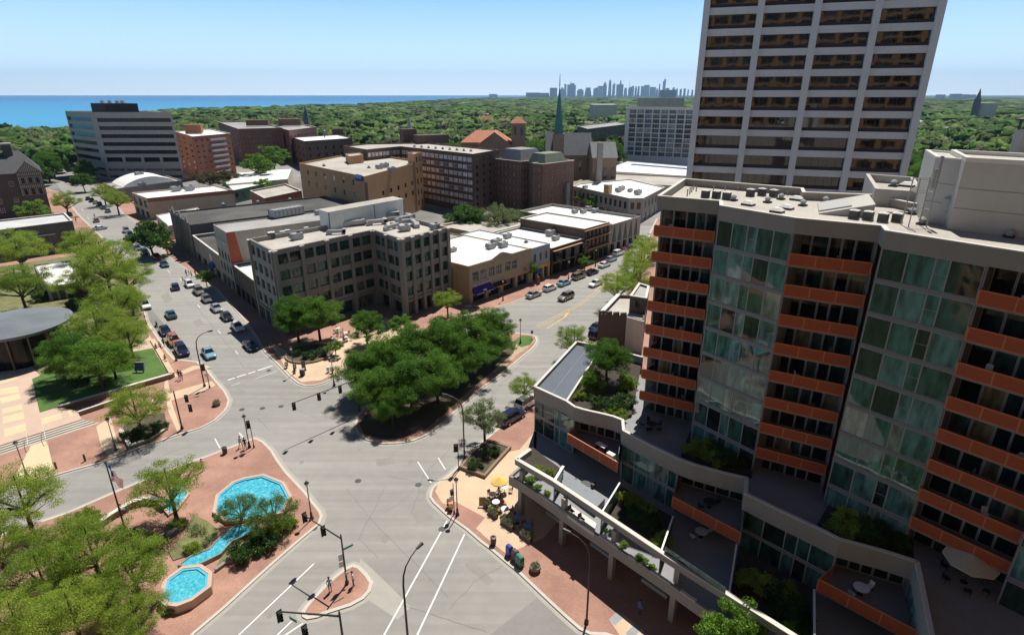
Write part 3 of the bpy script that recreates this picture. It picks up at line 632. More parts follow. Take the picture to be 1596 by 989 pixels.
t=at(446,194,24); q=MB(); q.box((t.x,t.y+10,25.5),(17,9,5),.2); q.build('roof_house',m_brown,X)
X=brown('dark_brick_hall','dark brick building with a flat white roof and two chimneys','building',(456,214),(480,219),(549,214),19,m_brown2,m_wroof,4,7,3) if False else building('dark_brick_hall','dark brick building with a flat white roof and black roof tank','building',para((456,214),(474,220),(549,215),18),18,m_brown2,m_wroof,.5,{0:dict(n=3,f=.3,rows=rows(2,3,4.5,1,3)),1:dict(n=6,f=.25,rows=rows(2,3,4.5,1,3))})
t=at(506,213,18); q=MB(); q.tube((t.x,t.y,17.6),(t.x,t.y,20.2),.35,.35,8); q.lathe((t.x,t.y,20),[(.3,0),(1.6,.5),(1.6,2),(.4,2.6)],10); q.build('roof_tank',m_fr_d,X)
t=at(527,209,18); q=MB(); q.box((t.x,t.y,19.8),(8,5,4.5),.3); q.build('roof_house',m_brown2,X)
g_cur=glassmat('curtained_glass',[(0,(.62,.61,.6)),(.5,(.70,.69,.66)),(.78,(.10,.11,.12)),(.86,(.5,.52,.54))],.25,0,1.3)
# ---- long brown apartment block with white window bands (L shape)
lz=24
lp=[Vector(at2(x,y,lz)) for x,y in [(535,227),(571,233),(624,228),(737,240),(779,233)]]
# edges: 0 left face, 1 short facade, 2 long facade, 3 right end
lp=lp+[lp[4]+(lp[2]-lp[3]).normalized()*70,lp[2]+Vector((2,22)),lp[0]+Vector((8,14))]
m_wband=mat('white_window_band',(.55,.54,.52),.8,.08,.6,coords='pos')
lb=building('long_apartment_block','long dark brown seven storey apartment block with white window bands','apartment building',lp,lz,m_brown2,m_groof,.6,
  {1:dict(n=9,f=.86,m0=.6,rows=rows(1.9,7,3.,.8,2.55),nx=3,frame=m_fr_w,glass=g_cur,fw=.16,depth=.15),2:dict(n=16,f=.86,m0=.6,rows=rows(1.9,7,3.,.8,2.55),nx=3,frame=m_fr_w,glass=g_cur,fw=.16,depth=.15),3:dict(n=4,f=.3,rows=rows(1.9,7,3.,.9,2.4),nx=1)},maxw=100)
q=MB(); t=at(642,222,24); q.box((t.x-3,t.y+8,26.5),(7,6,7),.5); q.box((t.x+9,t.y+4,25.5),(16,8,4),.5); q.build('roof_house',m_brown2,lb)
# ---- six storey brick apartment block with grey mansard
bz=20.5; bp=para((768,247),(846,256),(895,250),bz)
a,b,c_,d_=bp; u=(b-a); s=u.length; u.normalize(); inn=Vector((-u.y,u.x))
# light court in the left facade
m0,m1=s*.58,s*.80
poly=[a,a+u*m0,a+u*m0+inn*4.5,a+u*m1+inn*4.5,a+u*m1,b,c_,d_]
W=dict(rows=rows(1.,6,3.1,.9,2.4),nx=2,nz=2,frame=m_fr_w)
bk=building('brick_apartment_block','six storey brown brick apartment block with a light court and grey mansard roofs','apartment building',poly,bz,m_brown,m_mroof,.5,
  {0:dict(W,n=7,f=.34),1:dict(W,n=2,f=.3),2:dict(W,n=3,f=.4),4:dict(W,n=2,f=.36),5:dict(W,n=5,f=.22,nx=1)},maxw=100,coping=m_cop)
m_mans=mat('grey_mansard_slate',(.23,.235,.235),.8,.12,.5,coords='pos',fine=.08)
def mansard(q,pts,z0,z1,ins): i_=inset(pts,ins); pts=ccw(pts); q.hexa([(p[0],p[1],z0) for p in pts],[(p[0],p[1],z1) for p in i_])
v=(c_-b); w_=(d_-a)
q=MB(); mansard(q,[a+u*2+w_*.12,a+u*(s*.5)+w_*.12,a+u*(s*.5)+w_*.8,a+u*2+w_*.8],bz-.6,bz+4.2,1.6); q.build('mansard_roof',m_mans,bk)
q=MB(); mansard(q,[a+u*(s*.62)+w_*.15,b-u*1.5+w_*.15,b-u*1.5+w_*.85,a+u*(s*.62)+w_*.85],bz-.6,bz+3.4,1.6); q.build('mansard_roof',mat('green_grey_mansard',(.20,.21,.15),.8,.12,.5,coords='pos',fine=.08),bk)
q=MB(); t=b+(c_-b)*.7-Vector((u.x,u.y))*-1.2; t=b+v*.72+Vector((v.y,-v.x)).normalized()*1.2; q.box((t.x,t.y,6),(1.6,1.6,12),.6); q.build('chimney',m_stone,bk)
# ---- shops row along the right avenue
S1=Vector(at2(733,475)); S2=Vector(at2(858,430)); DS=(S2-S1).normalized(); NS=Vector((-DS.y,DS.x))
def sstrip(s0,s1,dep,off=0.): return [S1+DS*s0+NS*off,S1+DS*s1+NS*off,S1+DS*s1+NS*(dep+off),S1+DS*s0+NS*(dep+off)]
SS=lambda x,y,z:(Vector(at2(x,y,z))-S1).dot(DS)
m_yb=wallm('yellow_brick_wall',(.44,.29,.14)); m_yel=wallm('yellow_shopfront',(.62,.42,.08)); m_bluegrey=wallm('blue_grey_render',(.33,.36,.42))
y0,y1,y2=0,SS(827,387,9.3),SS(858,379,9.2)
YF=wallm('buff_front_wall',(.36,.29,.20))
yb=building('yellow_brick_shop','two storey buff shop with yellow brick side wall, gabled parapet and white roof','shop building',sstrip(y0,y1,24),9.3,YF,m_wroof,.25,
  {0:[dict(n=4,f=.8,rows=[(.2,3.2)],nx=3,depth=.8,top=4.2),dict(cols=[(1.0,3.1),(3.6,5.7),(6.6,8.7),(9.1,11.2),(12.4,14.5),(14.9,17.)],rows=[(5.4,7.6)],nx=3,nz=2,depth=.3,frame=m_fr_w)],3:dict(n=3,f=.22,rows=[(5,6.8)],nx=1)},pw=.25)
a,b,c_,d_=sstrip(y0,y1,24); q=MB(); q.bar(a,d_,.06,0,9.25,-.035) if False else q.bar(d_,a,.06,0.02,9.24,-.035); q.build('side_wall',m_yb,yb)
q=MB(); m_=(a+b)/2
o=Vector((0,0))-NS*.12
q.hexa([((m_-DS*4.5+o).x,(m_-DS*4.5+o).y,9.2),((m_+DS*4.5+o).x,(m_+DS*4.5+o).y,9.2),((m_+DS*4.5-o).x,(m_+DS*4.5-o).y,9.2),((m_-DS*4.5-o).x,(m_-DS*4.5-o).y,9.2)],[((m_-DS*.5+o).x,(m_-DS*.5+o).y,10.5),((m_+DS*.5+o).x,(m_+DS*.5+o).y,10.5),((m_+DS*.5-o).x,(m_+DS*.5-o).y,10.5),((m_-DS*.5-o).x,(m_-DS*.5-o).y,10.5)])
q.bar(a,b,.35,9.15,9.45,-.02); q.build('gable_parapet',YF,yb)
def awning(root,s0,s1,z0,z1,out,m,name='awning',stripe=None):
    a=S1+DS*s0-NS*.05; b=S1+DS*s1-NS*.05; q=MB(); c=b-NS*out; d=a-NS*out
    N=max(1,int((s1-s0)/.5)) if stripe else 1
    for i in range(N):
        f0,f1=i/N,(i+1)/N; q.mi(i%2 if stripe else 0)
        A_=a+(b-a)*f0;B_=a+(b-a)*f1;C_=d+(c-d)*f1;D_=d+(c-d)*f0
        q.hexa([(D_.x,D_.y,z0-.3),(C_.x,C_.y,z0-.3),(B_.x,B_.y,z0),(A_.x,A_.y,z0)],[(D_.x,D_.y,z0),(C_.x,C_.y,z0),(B_.x,B_.y,z1),(A_.x,A_.y,z1)])
    return q.build(name,[m]+([stripe] if stripe else []),root)
m_purple=mat('purple_awning',(.06,.02,.24),.8,.08,1); m_orange=mat('orange_canvas',(.75,.32,.06),.8,.08,1); m_cblack=mat('black_canvas',(.03,.03,.03),.8,.08,1)
aw=awning(yb,.8,7.0,2.7,4.0,1.3,m_purple)
def text(body,size,parent,pos,rx,rz,m,name='lettering',ex=.02,align='CENTER'):
    cu=bpy.data.curves.new(name,'FONT'); cu.body=body; cu.size=size; cu.extrude=ex; cu.align_x=align; cu.align_y='CENTER'
    o=bpy.data.objects.new(name,cu); COL.objects.link(o); cu.materials.append(m); o.parent=parent
    o.location=Vector(pos)-OFF.get(parent.name,Vector((0,0,0))); o.rotation_euler=(rx,0,rz); return o
q=MB()
for k in range(9):
    t=S1+DS*(1.2+k*.65)-NS*1.37
    if k not in (4,): q.box((t.x,t.y,2.56),(.34,.03,.16),math.atan2(DS.y,DS.x))
t=S1+DS*3.9-NS*1.0; q.box((t.x,t.y,3.05),(.9,.5,.3),math.atan2(DS.y,DS.x))
q.build('awning_lettering',m_fr_w,aw)
q=MB()
for k in range(5):
    t=S1+DS*(1.3+k*1.25)-NS*.45; q.box((t.x,t.y,4.65),(.4,.5,.16),math.atan2(DS.y,DS.x))
q.build('wall_lamp',m_fr_w,yb)
awning(yb,7.9,12.,2.8,3.5,1.2,m_cblack,stripe=None)
q=MB()
for k in range(9):
    t=S1+DS*(8.2+k*.45)-NS*1.27; q.box((t.x,t.y,2.68),(.3,.05,.22),math.atan2(DS.y,DS.x))
q.build('awning_trim',m_orange,yb)
bb2=building('blue_grey_shop','small shop with blue grey upper wall, yellow ground floor and white roof','shop building',sstrip(y1+.05,y2,26),9.2,m_bluegrey,m_wroof,.3,
  {0:[dict(n=3,f=.75,rows=[(.2,3.2)],nx=2,depth=.7,top=4.1),dict(n=3,f=.4,rows=[(5.4,7.4)],nx=1,nz=2,frame=m_fr_d)]},pw=.3)
q=MB(); q.bar(S1+DS*(y1+.1),S1+DS*y2,.1,3.25,4.1,-.06)
for k in range(4): t=S1+DS*(y1+.35+(y2-y1-.7)*k/3)-NS*.06; q.box((t.x,t.y,1.62),(.55,.12,3.24),math.atan2(DS.y,DS.x))
q.build('yellow_shopfront',m_yel,bb2)
awning(bb2,y1+1.6,y1+3.6,2.6,3.3,.9,mat('royal_blue_canvas',(.03,.09,.5),.8,.05,1))
y3=SS(911,374,7.2); y4=SS(947,347,10)
dk=building('dark_corner_restaurant','dark two storey restaurant building with copper lined bays and pale flat roof','restaurant building',sstrip(y2+.8,y3,24),7.6,wallm('dark_metal_front',(.065,.05,.035)),m_wroof,.4,
  {0:[dict(n=4,f=.82,rows=[(.2,3.0)],nx=3,depth=1.,top=3.8),dict(n=5,f=.7,rows=[(4.5,6.4)],nx=2,depth=.3,frame=m_fr_b)]},coping=m_cop)
m_cop2=mat('copper_band',(.34,.2,.11),.5,.15,1,metal=.3)
q=MB()
for z_,o_,t_ in ((3.7,-.7,.22),(6.7,-.5,.22)): q.bar(S1+DS*(y2+.9),S1+DS*(y3-.2),1.0,z_,z_+t_,o_)
q.build('cornice_band',m_cop2,dk)
q=MB()
for k in range(4):
    t=S1+DS*(y2+2.5+k*(y3-y2-4)/3)-NS*.9; q.lathe((t.x,t.y,3.9),[(1.2,0),(1.2,2.7)],10)
q.build('bay_window',glassmat('bay_glass',[(0,(.02,.03,.03)),(.5,(.05,.06,.05))],.06,0,1.5),dk)
d2=building('bronze_corner_building','dark three storey corner building with bronze cornices and white roof','shop building',sstrip(y3+.1,y4,24),10.3,wallm('bronze_front',(.09,.065,.045)),m_wroof,.3,
  {0:[dict(n=5,f=.8,rows=[(.2,3.0)],nx=2,depth=.8,top=3.8),dict(n=6,f=.66,rows=[(4.6,6.6),(7.5,9.3)],nx=2,depth=.3,frame=m_fr_b)]},coping=m_cop)
q=MB()
for z_ in (3.9,7.0,9.6): q.bar(S1+DS*(y3-.2),S1+DS*(y4+.2),.7,z_,z_+.3,-.3)
q.build('cornice_band',m_cop2,d2)
y5=SS(983,355,3)
d3=building('triangle_wall_store','grey store with tall green pointed wall panels and white roof','shop building',sstrip(y4+.1,y4+19,36),9.3,m_stone,m_wroof,.9,{0:dict(n=5,f=.6,rows=[(.2,3.2)],nx=2,depth=.6)},coping=None)
q=MB()
for k in range(5):
    c_=S1+DS*(y4+3+k*3.3)-NS*.12; u_=DS*1.1; q.hexa([((c_-u_).x,(c_-u_).y,3.6),((c_+u_).x,(c_+u_).y,3.6),((c_+u_+NS*.1).x,(c_+u_+NS*.1).y,3.6),((c_-u_+NS*.1).x,(c_-u_+NS*.1).y,3.6)],[((c_-u_*.05).x,(c_-u_*.05).y,8.6),((c_+u_*.05).x,(c_+u_*.05).y,8.6),((c_+u_*.05+NS*.1).x,(c_+u_*.05+NS*.1).y,8.6),((c_-u_*.05+NS*.1).x,(c_-u_*.05+NS*.1).y,8.6)])
q.build('pointed_panel',mat('dark_green_panel',(.03,.06,.05),.6,.1,1),d3)
building('sunken_lot_store','single storey store with tan roof and a rusty roof box behind the white roofs','building',sstrip(y2+3,y3+10,20,27),7.,m_yb,m_groof,.5,coping=m_cop)
building('rear_grey_store','low grey store with a flat grey roof behind the blue grey shop','building',sstrip(y1-2,y2+1,18,29),6,m_stone,m_mroof,.3)
# arched white roof building at the end of the right avenue
az=9.; ap=[Vector(at2(x,y,az)) for x,y in [(893,290),(980,309),(1003,309),(1036,292)]]
ab=building('arched_window_building','two storey stone building with arched windows, rounded corner and white roof','building',ap+[ap[3]+Vector((-10,26)),ap[0]+Vector((4,8))],az,m_stone,m_wroof,.35,
  {0:[dict(n=8,f=.6,rows=[(.3,3.)],nx=2,top=4.),dict(n=12,f=.5,rows=[(4.8,7.4)],nx=2,nz=2)],1:dict(n=2,f=.6,rows=[(.3,3.),(4.8,7.4)]),2:[dict(n=5,f=.6,rows=[(.3,3.)],nx=2,top=4.),dict(n=6,f=.5,rows=[(4.8,7.4)],nx=2,nz=2)]},coping=m_cop)
tp=[Vector(at2(x,y,7)) for x,y in [(893,288),(938,269),(1080,276),(1036,294)]]
lot=building('rooftop_car_park','low parking structure with tan deck behind the arched window building','car park',[tp[1]*1.0,tp[0]+Vector((3,10)),tp[3]+Vector((6,8)),tp[2]],7.2,m_white_w,m_groof,.7,coping=m_cop)
# white hotel tower with podium
wz=38; wp=para((976,167.5),(1080,168.5),(1110,165),wz)
u=(wp[1]-wp[0]); wp=[wp[0],wp[0]+u*1.15,wp[0]+u*1.15+Vector((8,22)),wp[0]+Vector((8,22))]
m_gridw=mat('white_concrete_grid',(.60,.58,.54),.85,.06,.2,coords='pos'); wt_g=glassmat('tower_glass_mixed',[(0,(.02,.025,.03)),(.3,(.08,.12,.14)),(.5,(.03,.05,.05)),(.7,(.25,.27,.28)),(.85,(.05,.09,.10))],.08,0,1.5,scale=.5)
ht=building('white_grid_tower','tall pale hotel tower with a grid of balconies','apartment building',wp,wz,m_gridw,m_mroof,.6,
   {0:dict(n=9,f=.88,m0=2.2,m1=.5,rows=rows(6.5,10,3.05,.25,2.75),nx=3,nz=2,depth=1.1,glass=wt_g,frame=m_fr_w,fw=.07)},maxw=100)
t=at(1032,158,41); q=MB(); q.box((t.x+4,t.y+22,40),(38,10,7.5),math.atan2(u.y,u.x)); q.build('roof_house',wallm('buff_panel_wall',(.45,.40,.33)),ht)
pz=7.5; pq=[Vector(at2(x,y,pz)) for x,y in [(978,251),(937,266),(1069,274),(1110,262)]]
pd=building('hotel_podium','low white slab podium with blue strip at the foot of the white tower','building',pq,pz,wallm('podium_wall',(.5,.48,.44)),m_wroof,.3,{1:dict(n=8,f=.85,rows=[(.5,5.2)],nx=2,depth=1.5)})
q=MB(); a_=Vector(at2(985,256,pz)); b_=Vector(at2(1085,264,pz)); q.bar(a_,b_,3.,pz-.2,pz+.25); q.build('blue_strip',mat('blue_sheet',(.08,.2,.55),.6,.05,1),pd)
# churches
m_cst=wallm('brown_church_stone',(.26,.19,.13)); m_rt=mat('red_tile_roof',(.48,.18,.10),.85,.15,.5,coords='pos',fine=.1); m_slate=mat('grey_slate_roof',(.145,.15,.155),.85,.12,.4,coords='pos',fine=.08)
def gable(root,A,B,dep,zw,zr,wm,rm,rn='roof',wn='nave',hip=0.):
    """long house from A to B (front ridge line ends), depth to the back"""
    A=Vector(A);B=Vector(B); d=(B-A).normalized(); n_=Vector((-d.y,d.x)); C=B+n_*dep; D=A+n_*dep
    q=MB(); q.prism([A,B,C,D],0,zw)
    E=(A+D)/2+d*hip; G_=(B+C)/2-d*hip
    if hip==0: q.face((A.x,A.y,zw),(E.x,E.y,zr-.15),(D.x,D.y,zw)); q.face((B.x,B.y,zw),(C.x,C.y,zw),(G_.x,G_.y,zr-.15))
    w_=q.build(wn,wm,root)
    r=MB(); e=.4; A_=A-d*e*(1 if not hip else 1)-n_*e; B_=B+d*e-n_*e; C_=C+d*e+n_*e; D_=D-d*e+n_*e; E_=E-d*e; G2=G_+d*e
    r.face((A_.x,A_.y,zw),(B_.x,B_.y,zw),(G2.x,G2.y,zr),(E_.x,E_.y,zr)); r.face((C_.x,C_.y,zw),(D_.x,D_.y,zw),(E_.x,E_.y,zr),(G2.x,G2.y,zr))
    if hip: r.face((D_.x,D_.y,zw),(A_.x,A_.y,zw),(E_.x,E_.y,zr)); r.face((B_.x,B_.y,zw),(C_.x,C_.y,zw),(G2.x,G2.y,zr))
    r.build(rn,rm,root); return w_
def spire(q,c,r,z0,z1,n=8):
    for i in range(n):
        a=2*math.pi*i/n+.4; b=2*math.pi*(i+1)/n+.4; q.face((c.x+r*math.cos(a),c.y+r*math.sin(a),z0),(c.x+r*math.cos(b),c.y+r*math.sin(b),z0),(c.x,c.y,z1))
c1=Vector(at2(720,233,0)); ch=thing('red_roof_church','stone church with orange red tiled roofs and a square tower','church',(at2(760,240)[0],at2(760,240)[1],0))
Y0=330.
def py(x,y,Y): p=at_y(x,y,Y); return p
a_=py(719,222,Y0); b_=py(797,228,Y0); gable(ch,(a_.x,a_.y),(b_.x,b_.y),20,a_.z,py(745,203,Y0+10).z,m_cst,m_rt,hip=8)
a_=py(768,226,Y0-4); b_=py(797,228,Y0-4); gable(ch,(b_.x,b_.y-0),(b_.x-.01,b_.y+24),18,a_.z,py(780,205,Y0).z,m_cst,m_rt,'transept_roof','transept')
t0=py(797,192,Y0); t1=py(819,192,Y0); w_=t1.x-t0.x; q=MB(); q.bx(t0.x,t1.x,Y0-2,Y0-2+w_,0,t0.z); tw=q.build('tower',m_cst,ch)
q=MB(); cx=(t0.x+t1.x)/2; tz_=py(808,181,Y0).z
for i in range(4):
    k=[(t0.x-.5,Y0-2.5),(t1.x+.5,Y0-2.5),(t1.x+.5,Y0-1.5+w_),(t0.x-.5,Y0-1.5+w_)]; q.face((*k[i],t0.z),(*k[(i+1)%4],t0.z),(cx,Y0-2+w_/2,tz_))
q.build('tower_roof',m_rt,tw)
for k in (-1,1):
    q=MB(); q.bx(cx+k*1.7-.6,cx+k*1.7+.6,Y0-2.08,Y0-1.98,t0.z-6,t0.z-2); q.build('belfry_window',m_fr_d,tw)
gc=thing('green_spire_church','grey stone church with a slender green copper spire','church',(at2(870,270)[0],at2(870,270)[1],0)); Y1=300.
m_cop3=mat('green_copper',(.035,.15,.145),.6,.2,.3,coords='pos',fine=.1)
c0=py(870.5,207,Y1); sp=MB(); top=py(873,120,Y1)
sp.face; spire(sp,Vector((c0.x,Y1)),2.5,c0.z-.5,top.z-3,8); sp.tube((c0.x,Y1,top.z-4),(c0.x,Y1,top.z+1.5),.25,.08,6); sq=sp.build('spire',m_cop3,gc)
q=MB(); q.bx(c0.x-2.6,c0.x+2.6,Y1-2.6,Y1+2.6,0,c0.z-.4); q.build('tower',m_cst,gc)
a_=py(852,237,Y1-3); b_=py(922,237,Y1-3); gable(gc,(a_.x,a_.y),(b_.x,b_.y),16,a_.z-1.5,py(885,207,Y1+5).z,m_cst,m_slate)
a_=py(924,246,Y1-18); b_=py(962,244,Y1-18); gable(gc,(a_.x,a_.y),(b_.x,b_.y),20,a_.z,py(940,221,Y1-8).z,m_cst,m_slate,'hall_roof','hall')
a_=py(893,262,Y1-34); b_=py(936,252,Y1-26); gable(gc,(a_.x,a_.y),(b_.x,b_.y),10,6.4,9.,m_stone,mat('tan_slate_roof',(.30,.28,.21),.85,.1,.5,coords='pos',fine=.06),'aisle_roof','aisle')
for xx_ in range(5): window(gc,(py(856,237,Y1-3).x+2+xx_*4.2,Y1-3.07,11),0,1.4,6.,2,3,m_fr_b,g_dark)
for xx_ in range(3): window(gc,(py(926,246,Y1-18).x+1.2+xx_*3.6,Y1-18.07,9),0,1.4,5.,2,3,m_fr_b,g_dark)
for xx_ in range(4): window(gc,(py(926,246,Y1-18).x+1+xx_*2.8,Y1-18.07,3),0,1.1,2.2,2,2,m_fr_b,g_dark)
q=MB(); t=py(936,222,Y1-28); q.bx(t.x-1.2,t.x+1.2,Y1-29,Y1-26.6,0,t.z); q.build('chimney',m_stone,gc)
# stone apartments behind the church
brown('stone_apartment_building','dark stone apartment building with white roof patches behind the green spire',(900,196),(916,201),(980,193),22,wallm('brown_stone_wall',(.14,.115,.09)),m_mroof,3,8,6,cop=m_cop)
X=[Vector(at2(x,y,21)) for x,y in [(806,214),(818,217),(838,214)]]
# ---- castle brick building beside the condominium
cz=height(935,540,490); cp=[Vector(at2(x,y,cz)) for x,y in [(933,489),(978,493),(1005,500),(1010,460),(962,459)]]
cb=building('castle_brick_building','small dark brick building with notched parapet and tan roof beside the glass condominium','building',cp,cz,m_darkbrick,m_groof,.6,pw=.5)
q=MB(); 
for k in range(4): t=cp[0]+(cp[1]-cp[0])*(.12+.25*k); q.box((t.x,t.y+.25,cz+.3),(1.1,.5,.6),.2)
q.build('merlon',m_darkbrick,cb)
q=MB(); q.bar(cp[4],cp[0],.8,cz,cz+.25,.3); q.build('coping',m_fr_w,cb)
q=MB(); q.bar(cp[1],cp[2],.3,0,cz-.02,-.17); q.build('side_wall',m_white_w,cb)
tp_=[Vector(at2(x,y,cz+2.8)) for x,y in [(982,461),(1008,465),(1012,446),(996,441)]]; building('x','','',tp_,cz+2.8,m_darkbrick,m_mroof,.35,{0:dict(n=1,f=.4,rows=[(cz+.6,cz+2.)],nx=2)},z0=cz-3,root=cb,wallname='upper_storey',coping=m_cop)
# ---- tudor house, far left: front faces the viewer, side runs along the avenue
b1=V2_(at2(82,335)) if False else Vector(at2(82,335)); td=thing('tudor_building','dark brick tudor building with timbered gable and slate roof','building',(b1.x,b1.y,0))
UU=NV; DD=DV
def TP(s,d,z): v=b1-UU*s+DD*d; return (v.x,v.y,z)
zt=15.
for k in range(300):
    if proj(b1.x,b1.y,k*.1)[1]<267: zt=k*.1; break
gw=12.
for k in range(10,300):
    v=b1-UU*(k*.1)
    if proj(v.x,v.y,zt)[0]<25: gw=k*.1; break
m_tud=mat('timbered_plaster',(.46,.40,.29),.85,.1,.6,coords='pos')
FL=70.; DP=26.; q=MB(); q.hexa([TP(FL,0,0),TP(0,0,0),TP(0,DP,0),TP(FL,DP,0)],[TP(FL,0,zt),TP(0,0,zt),TP(0,DP,zt),TP(FL,DP,zt)]); q.build('wall',m_darkbrick,td)
zr=zt+7.5; r=MB()
r.face(TP(FL,-.5,zt-.2),TP(-.5,-.5,zt-.2),TP(5,DP/2,zr),TP(FL,DP/2,zr)); r.face(TP(-.5,DP+.5,zt-.2),TP(FL,DP+.5,zt-.2),TP(FL,DP/2,zr),TP(5,DP/2,zr)); r.face(TP(-.5,-.5,zt-.2),TP(-.5,DP+.5,zt-.2),TP(5,DP/2,zr)); m_dsl=mat('dark_slate_roof',(.065,.065,.07),.85,.12,.4,coords='pos',fine=.08); r.build('roof',m_dsl,td)
gh=gw*.5; f0=-.9
q=MB(); q.hexa([TP(gw,f0,zt-9),TP(0,f0,zt-9),TP(0,0,zt-9),TP(gw,0,zt-9)],[TP(gw,f0,zt),TP(0,f0,zt),TP(0,0,zt),TP(gw,0,zt)]); q.face(TP(gw,f0,zt),TP(0,f0,zt),TP(gw/2,f0,zt+gh)); gf=q.build('timbered_gable',m_tud,td)
q=MB(); n_=13
def TB(q,s0,s1,d0,d1,z0,z1): q.hexa([TP(s1,d0,z0),TP(s0,d0,z0),TP(s0,d1,z0),TP(s1,d1,z0)],[TP(s1,d0,z1),TP(s0,d0,z1),TP(s0,d1,z1),TP(s1,d1,z1)])
for k in range(n_+1):
    s_=gw*k/n_; TB(q,s_-.13,s_+.13,f0-.1,f0-.004,zt-9,zt+gh*(1-abs(2*k/n_-1))*.97)
for z_ in (-9,-6.2,-4.6,-1.4,0): TB(q,0,gw,f0-.13,f0-.005,zt+z_-.16,zt+z_+.16)
q.build('timber',m_fr_d,gf)
an=math.atan2(UU.y,UU.x)
for xx in (.12,.42,.72):
    for zz in (-8.6,-4.2): window(td,TP(gw*(1-xx),f0-.12,zt+zz),an,gw*.15,2.2,2,2,m_fr_d,g_dark)
r=MB(); r.face(TP(gw+.5,f0-.5,zt-.4),TP(gw/2,f0-.5,zt+gh+.3),TP(gw/2,9,zt+gh+.3),TP(gw+.5,1.5,zt-.4)); r.face(TP(gw/2,f0-.5,zt+gh+.3),TP(-.6,f0-.5,zt-.4),TP(-.6,1.5,zt-.4),TP(gw/2,9,zt+gh+.3)); r.build('gable_roof',m_dsl,td)
for s_,d_ in ((7,10),(12,18)):
    q=MB(); TB(q,s_,s_+3,d_,d_+2.2,zt,zr+2.6); c_=q.build('chimney',m_darkbrick,td); q=MB(); TB(q,s_-.3,s_+3.3,d_-.3,d_+2.5,zr+2.6,zr+3.1); q.build('chimney_cap',m_cop,c_)
for k in range(7):
    for zz in (2.6,6.2,zt-5): window(td,TP(gw+3+k*5,-.006,zz),an,1.4,1.8,2,2,m_fr_w,g_dark)
for k in range(3): window(td,TP(2.5+k*4.5,-.006,2.4),an,1.4,1.8,2,2,m_fr_w,g_dark)
# ---- low grey building with pale roof at left
lz=9.3; l2=[Vector(at2(x,y,lz)) for x,y in [(-60,352),(-60,380),(112,344),(100,332)]]
l2=[Vector(at2(x,y,lz)) for x,y in [(-60,366),(113,344),(101,332),(-60,350)]]
lb2=building('grey_low_building','low dark grey building with pale metal roof behind the plaza trees','building',l2,lz,wallm('grey_green_render',(.10,.105,.095)),mat('pale_metal_roof',(.45,.5,.53),.5,.15,.1,coords='pos',col2=(.62,.62,.6)),.4,{0:dict(n=9,f=.22,rows=[(4.4,6.6)],nx=2,glass=g_teal)},coping=m_cop)
q=MB(); t=(l2[0]+(l2[1]-l2[0])*.8); d=(l2[1]-l2[0]).normalized(); 
q.bar(l2[0],t,.3,6.,6.25,-.2) ; q.build('ledge',m_cop,lb2)
# white roofed kiosk hall among trees
building('white_canopy_building','low building with mottled white roof seen through the plaza trees','building',[Vector(at2(x,y,4.2)) for x,y in [(52,413),(72,447),(126,439),(110,405)]],4.2,m_stone,m_wroof,.25,{1:dict(n=4,f=.7,rows=[(.4,3.)],nx=2)})
# ---- round pavilion at left
rc=Vector(at2(22,503,7.2)); rr=(Vector(at2(113,488,7.2))-rc).length
rp=thing('round_pavilion','round pavilion with slate grey disc roof over dark glass walls','pavilion',(rc.x,rc.y,0))
q=MB(); q.lathe((rc.x,rc.y,0),[(rr,6.7),(rr+.05,7.2),(rr*.97,7.28),(0.3,7.9)],56); q.build('disc_roof',mat('slate_grey_disc',(.125,.14,.155),.7,.15,.15,coords='pos',fine=.1,col2=(.18,.20,.22)),rp)
q=MB(); q.lathe((rc.x,rc.y,0),[(rr*.8,.1),(rr*.8,6.75)],40); q.build('glass_wall',glassmat('pavilion_glass',[(0,(.008,.008,.009)),(.5,(.012,.013,.014)),(.8,(.02,.017,.012))],.15,0,1.3),rp)
for k in range(16):
    a_=k/16*2*math.pi+.1; q=MB(); q.tube((rc.x+rr*.86*math.cos(a_),rc.y+rr*.86*math.sin(a_),.1),(rc.x+rr*.86*math.cos(a_),rc.y+rr*.86*math.sin(a_),6.72),.16,.16,8); q.build('column',m_fr_b,rp)
# ---- office tower, right
m_tw=wallm('pale_concrete_tower',(.66,.69,.71),var=.04,streak=.03,fine=.03)
tg=glassmat('bronze_glass',[(0,(.015,.012,.01)),(.5,(.02,.017,.012)),(.8,(.035,.03,.02))],.03,.0,2.1,wob=.035)
TL=at_y(1072,275,133.6); TR=at_y(1412,270,120.); u=Vector((TR.x-TL.x,TR.y-TL.y)); L=u.length; u.normalize(); inn=Vector((-u.y,u.x))
TLv=Vector((TL.x,TL.y)); TRv=Vector((TR.x,TR.y)); TLv-=u*.3
fh=3.9; zb=at_y(1412,270,120.).z   # bottom of a dark band
kb=int(zb//fh); zb0=zb-kb*fh
bands=[(zb0+i*fh,zb0+i*fh+2.6) for i in range(0,22)]
Lb=L+.3; pier=1.25; bw4=(Lb-pier*.9*5)/4
cols=[(pier*.9*(k+1)+bw4*k,pier*.9*(k+1)+bw4*(k+1)) for k in range(4)]
poly=[TLv,TRv,TRv+inn*30,TLv+inn*30]
tw=building('office_tower','tall pale concrete office tower with rows of bronze windows','office tower',poly,zb0+22*fh+2,m_tw,m_mroof,1,
  {0:dict(cols=cols,rows=bands,nx=6,nz=1,glass=tg,frame=m_fr_d,fw=.1,depth=.75),3:dict(n=4,f=.85,rows=bands,nx=6,glass=tg,frame=m_fr_d,depth=.75)},maxw=88)
for k in range(5):
    s=pier*.45+(pier*.9+bw4)*k if k<4 else Lb-pier*.45; p_=TLv+u*s-inn*.3; q=MB(); q.box((p_.x,p_.y,(zb0+22*fh+2)/2),(pier,.6,zb0+22*fh+2),math.atan2(u.y,u.x)); q.build('pier',m_tw,tw)
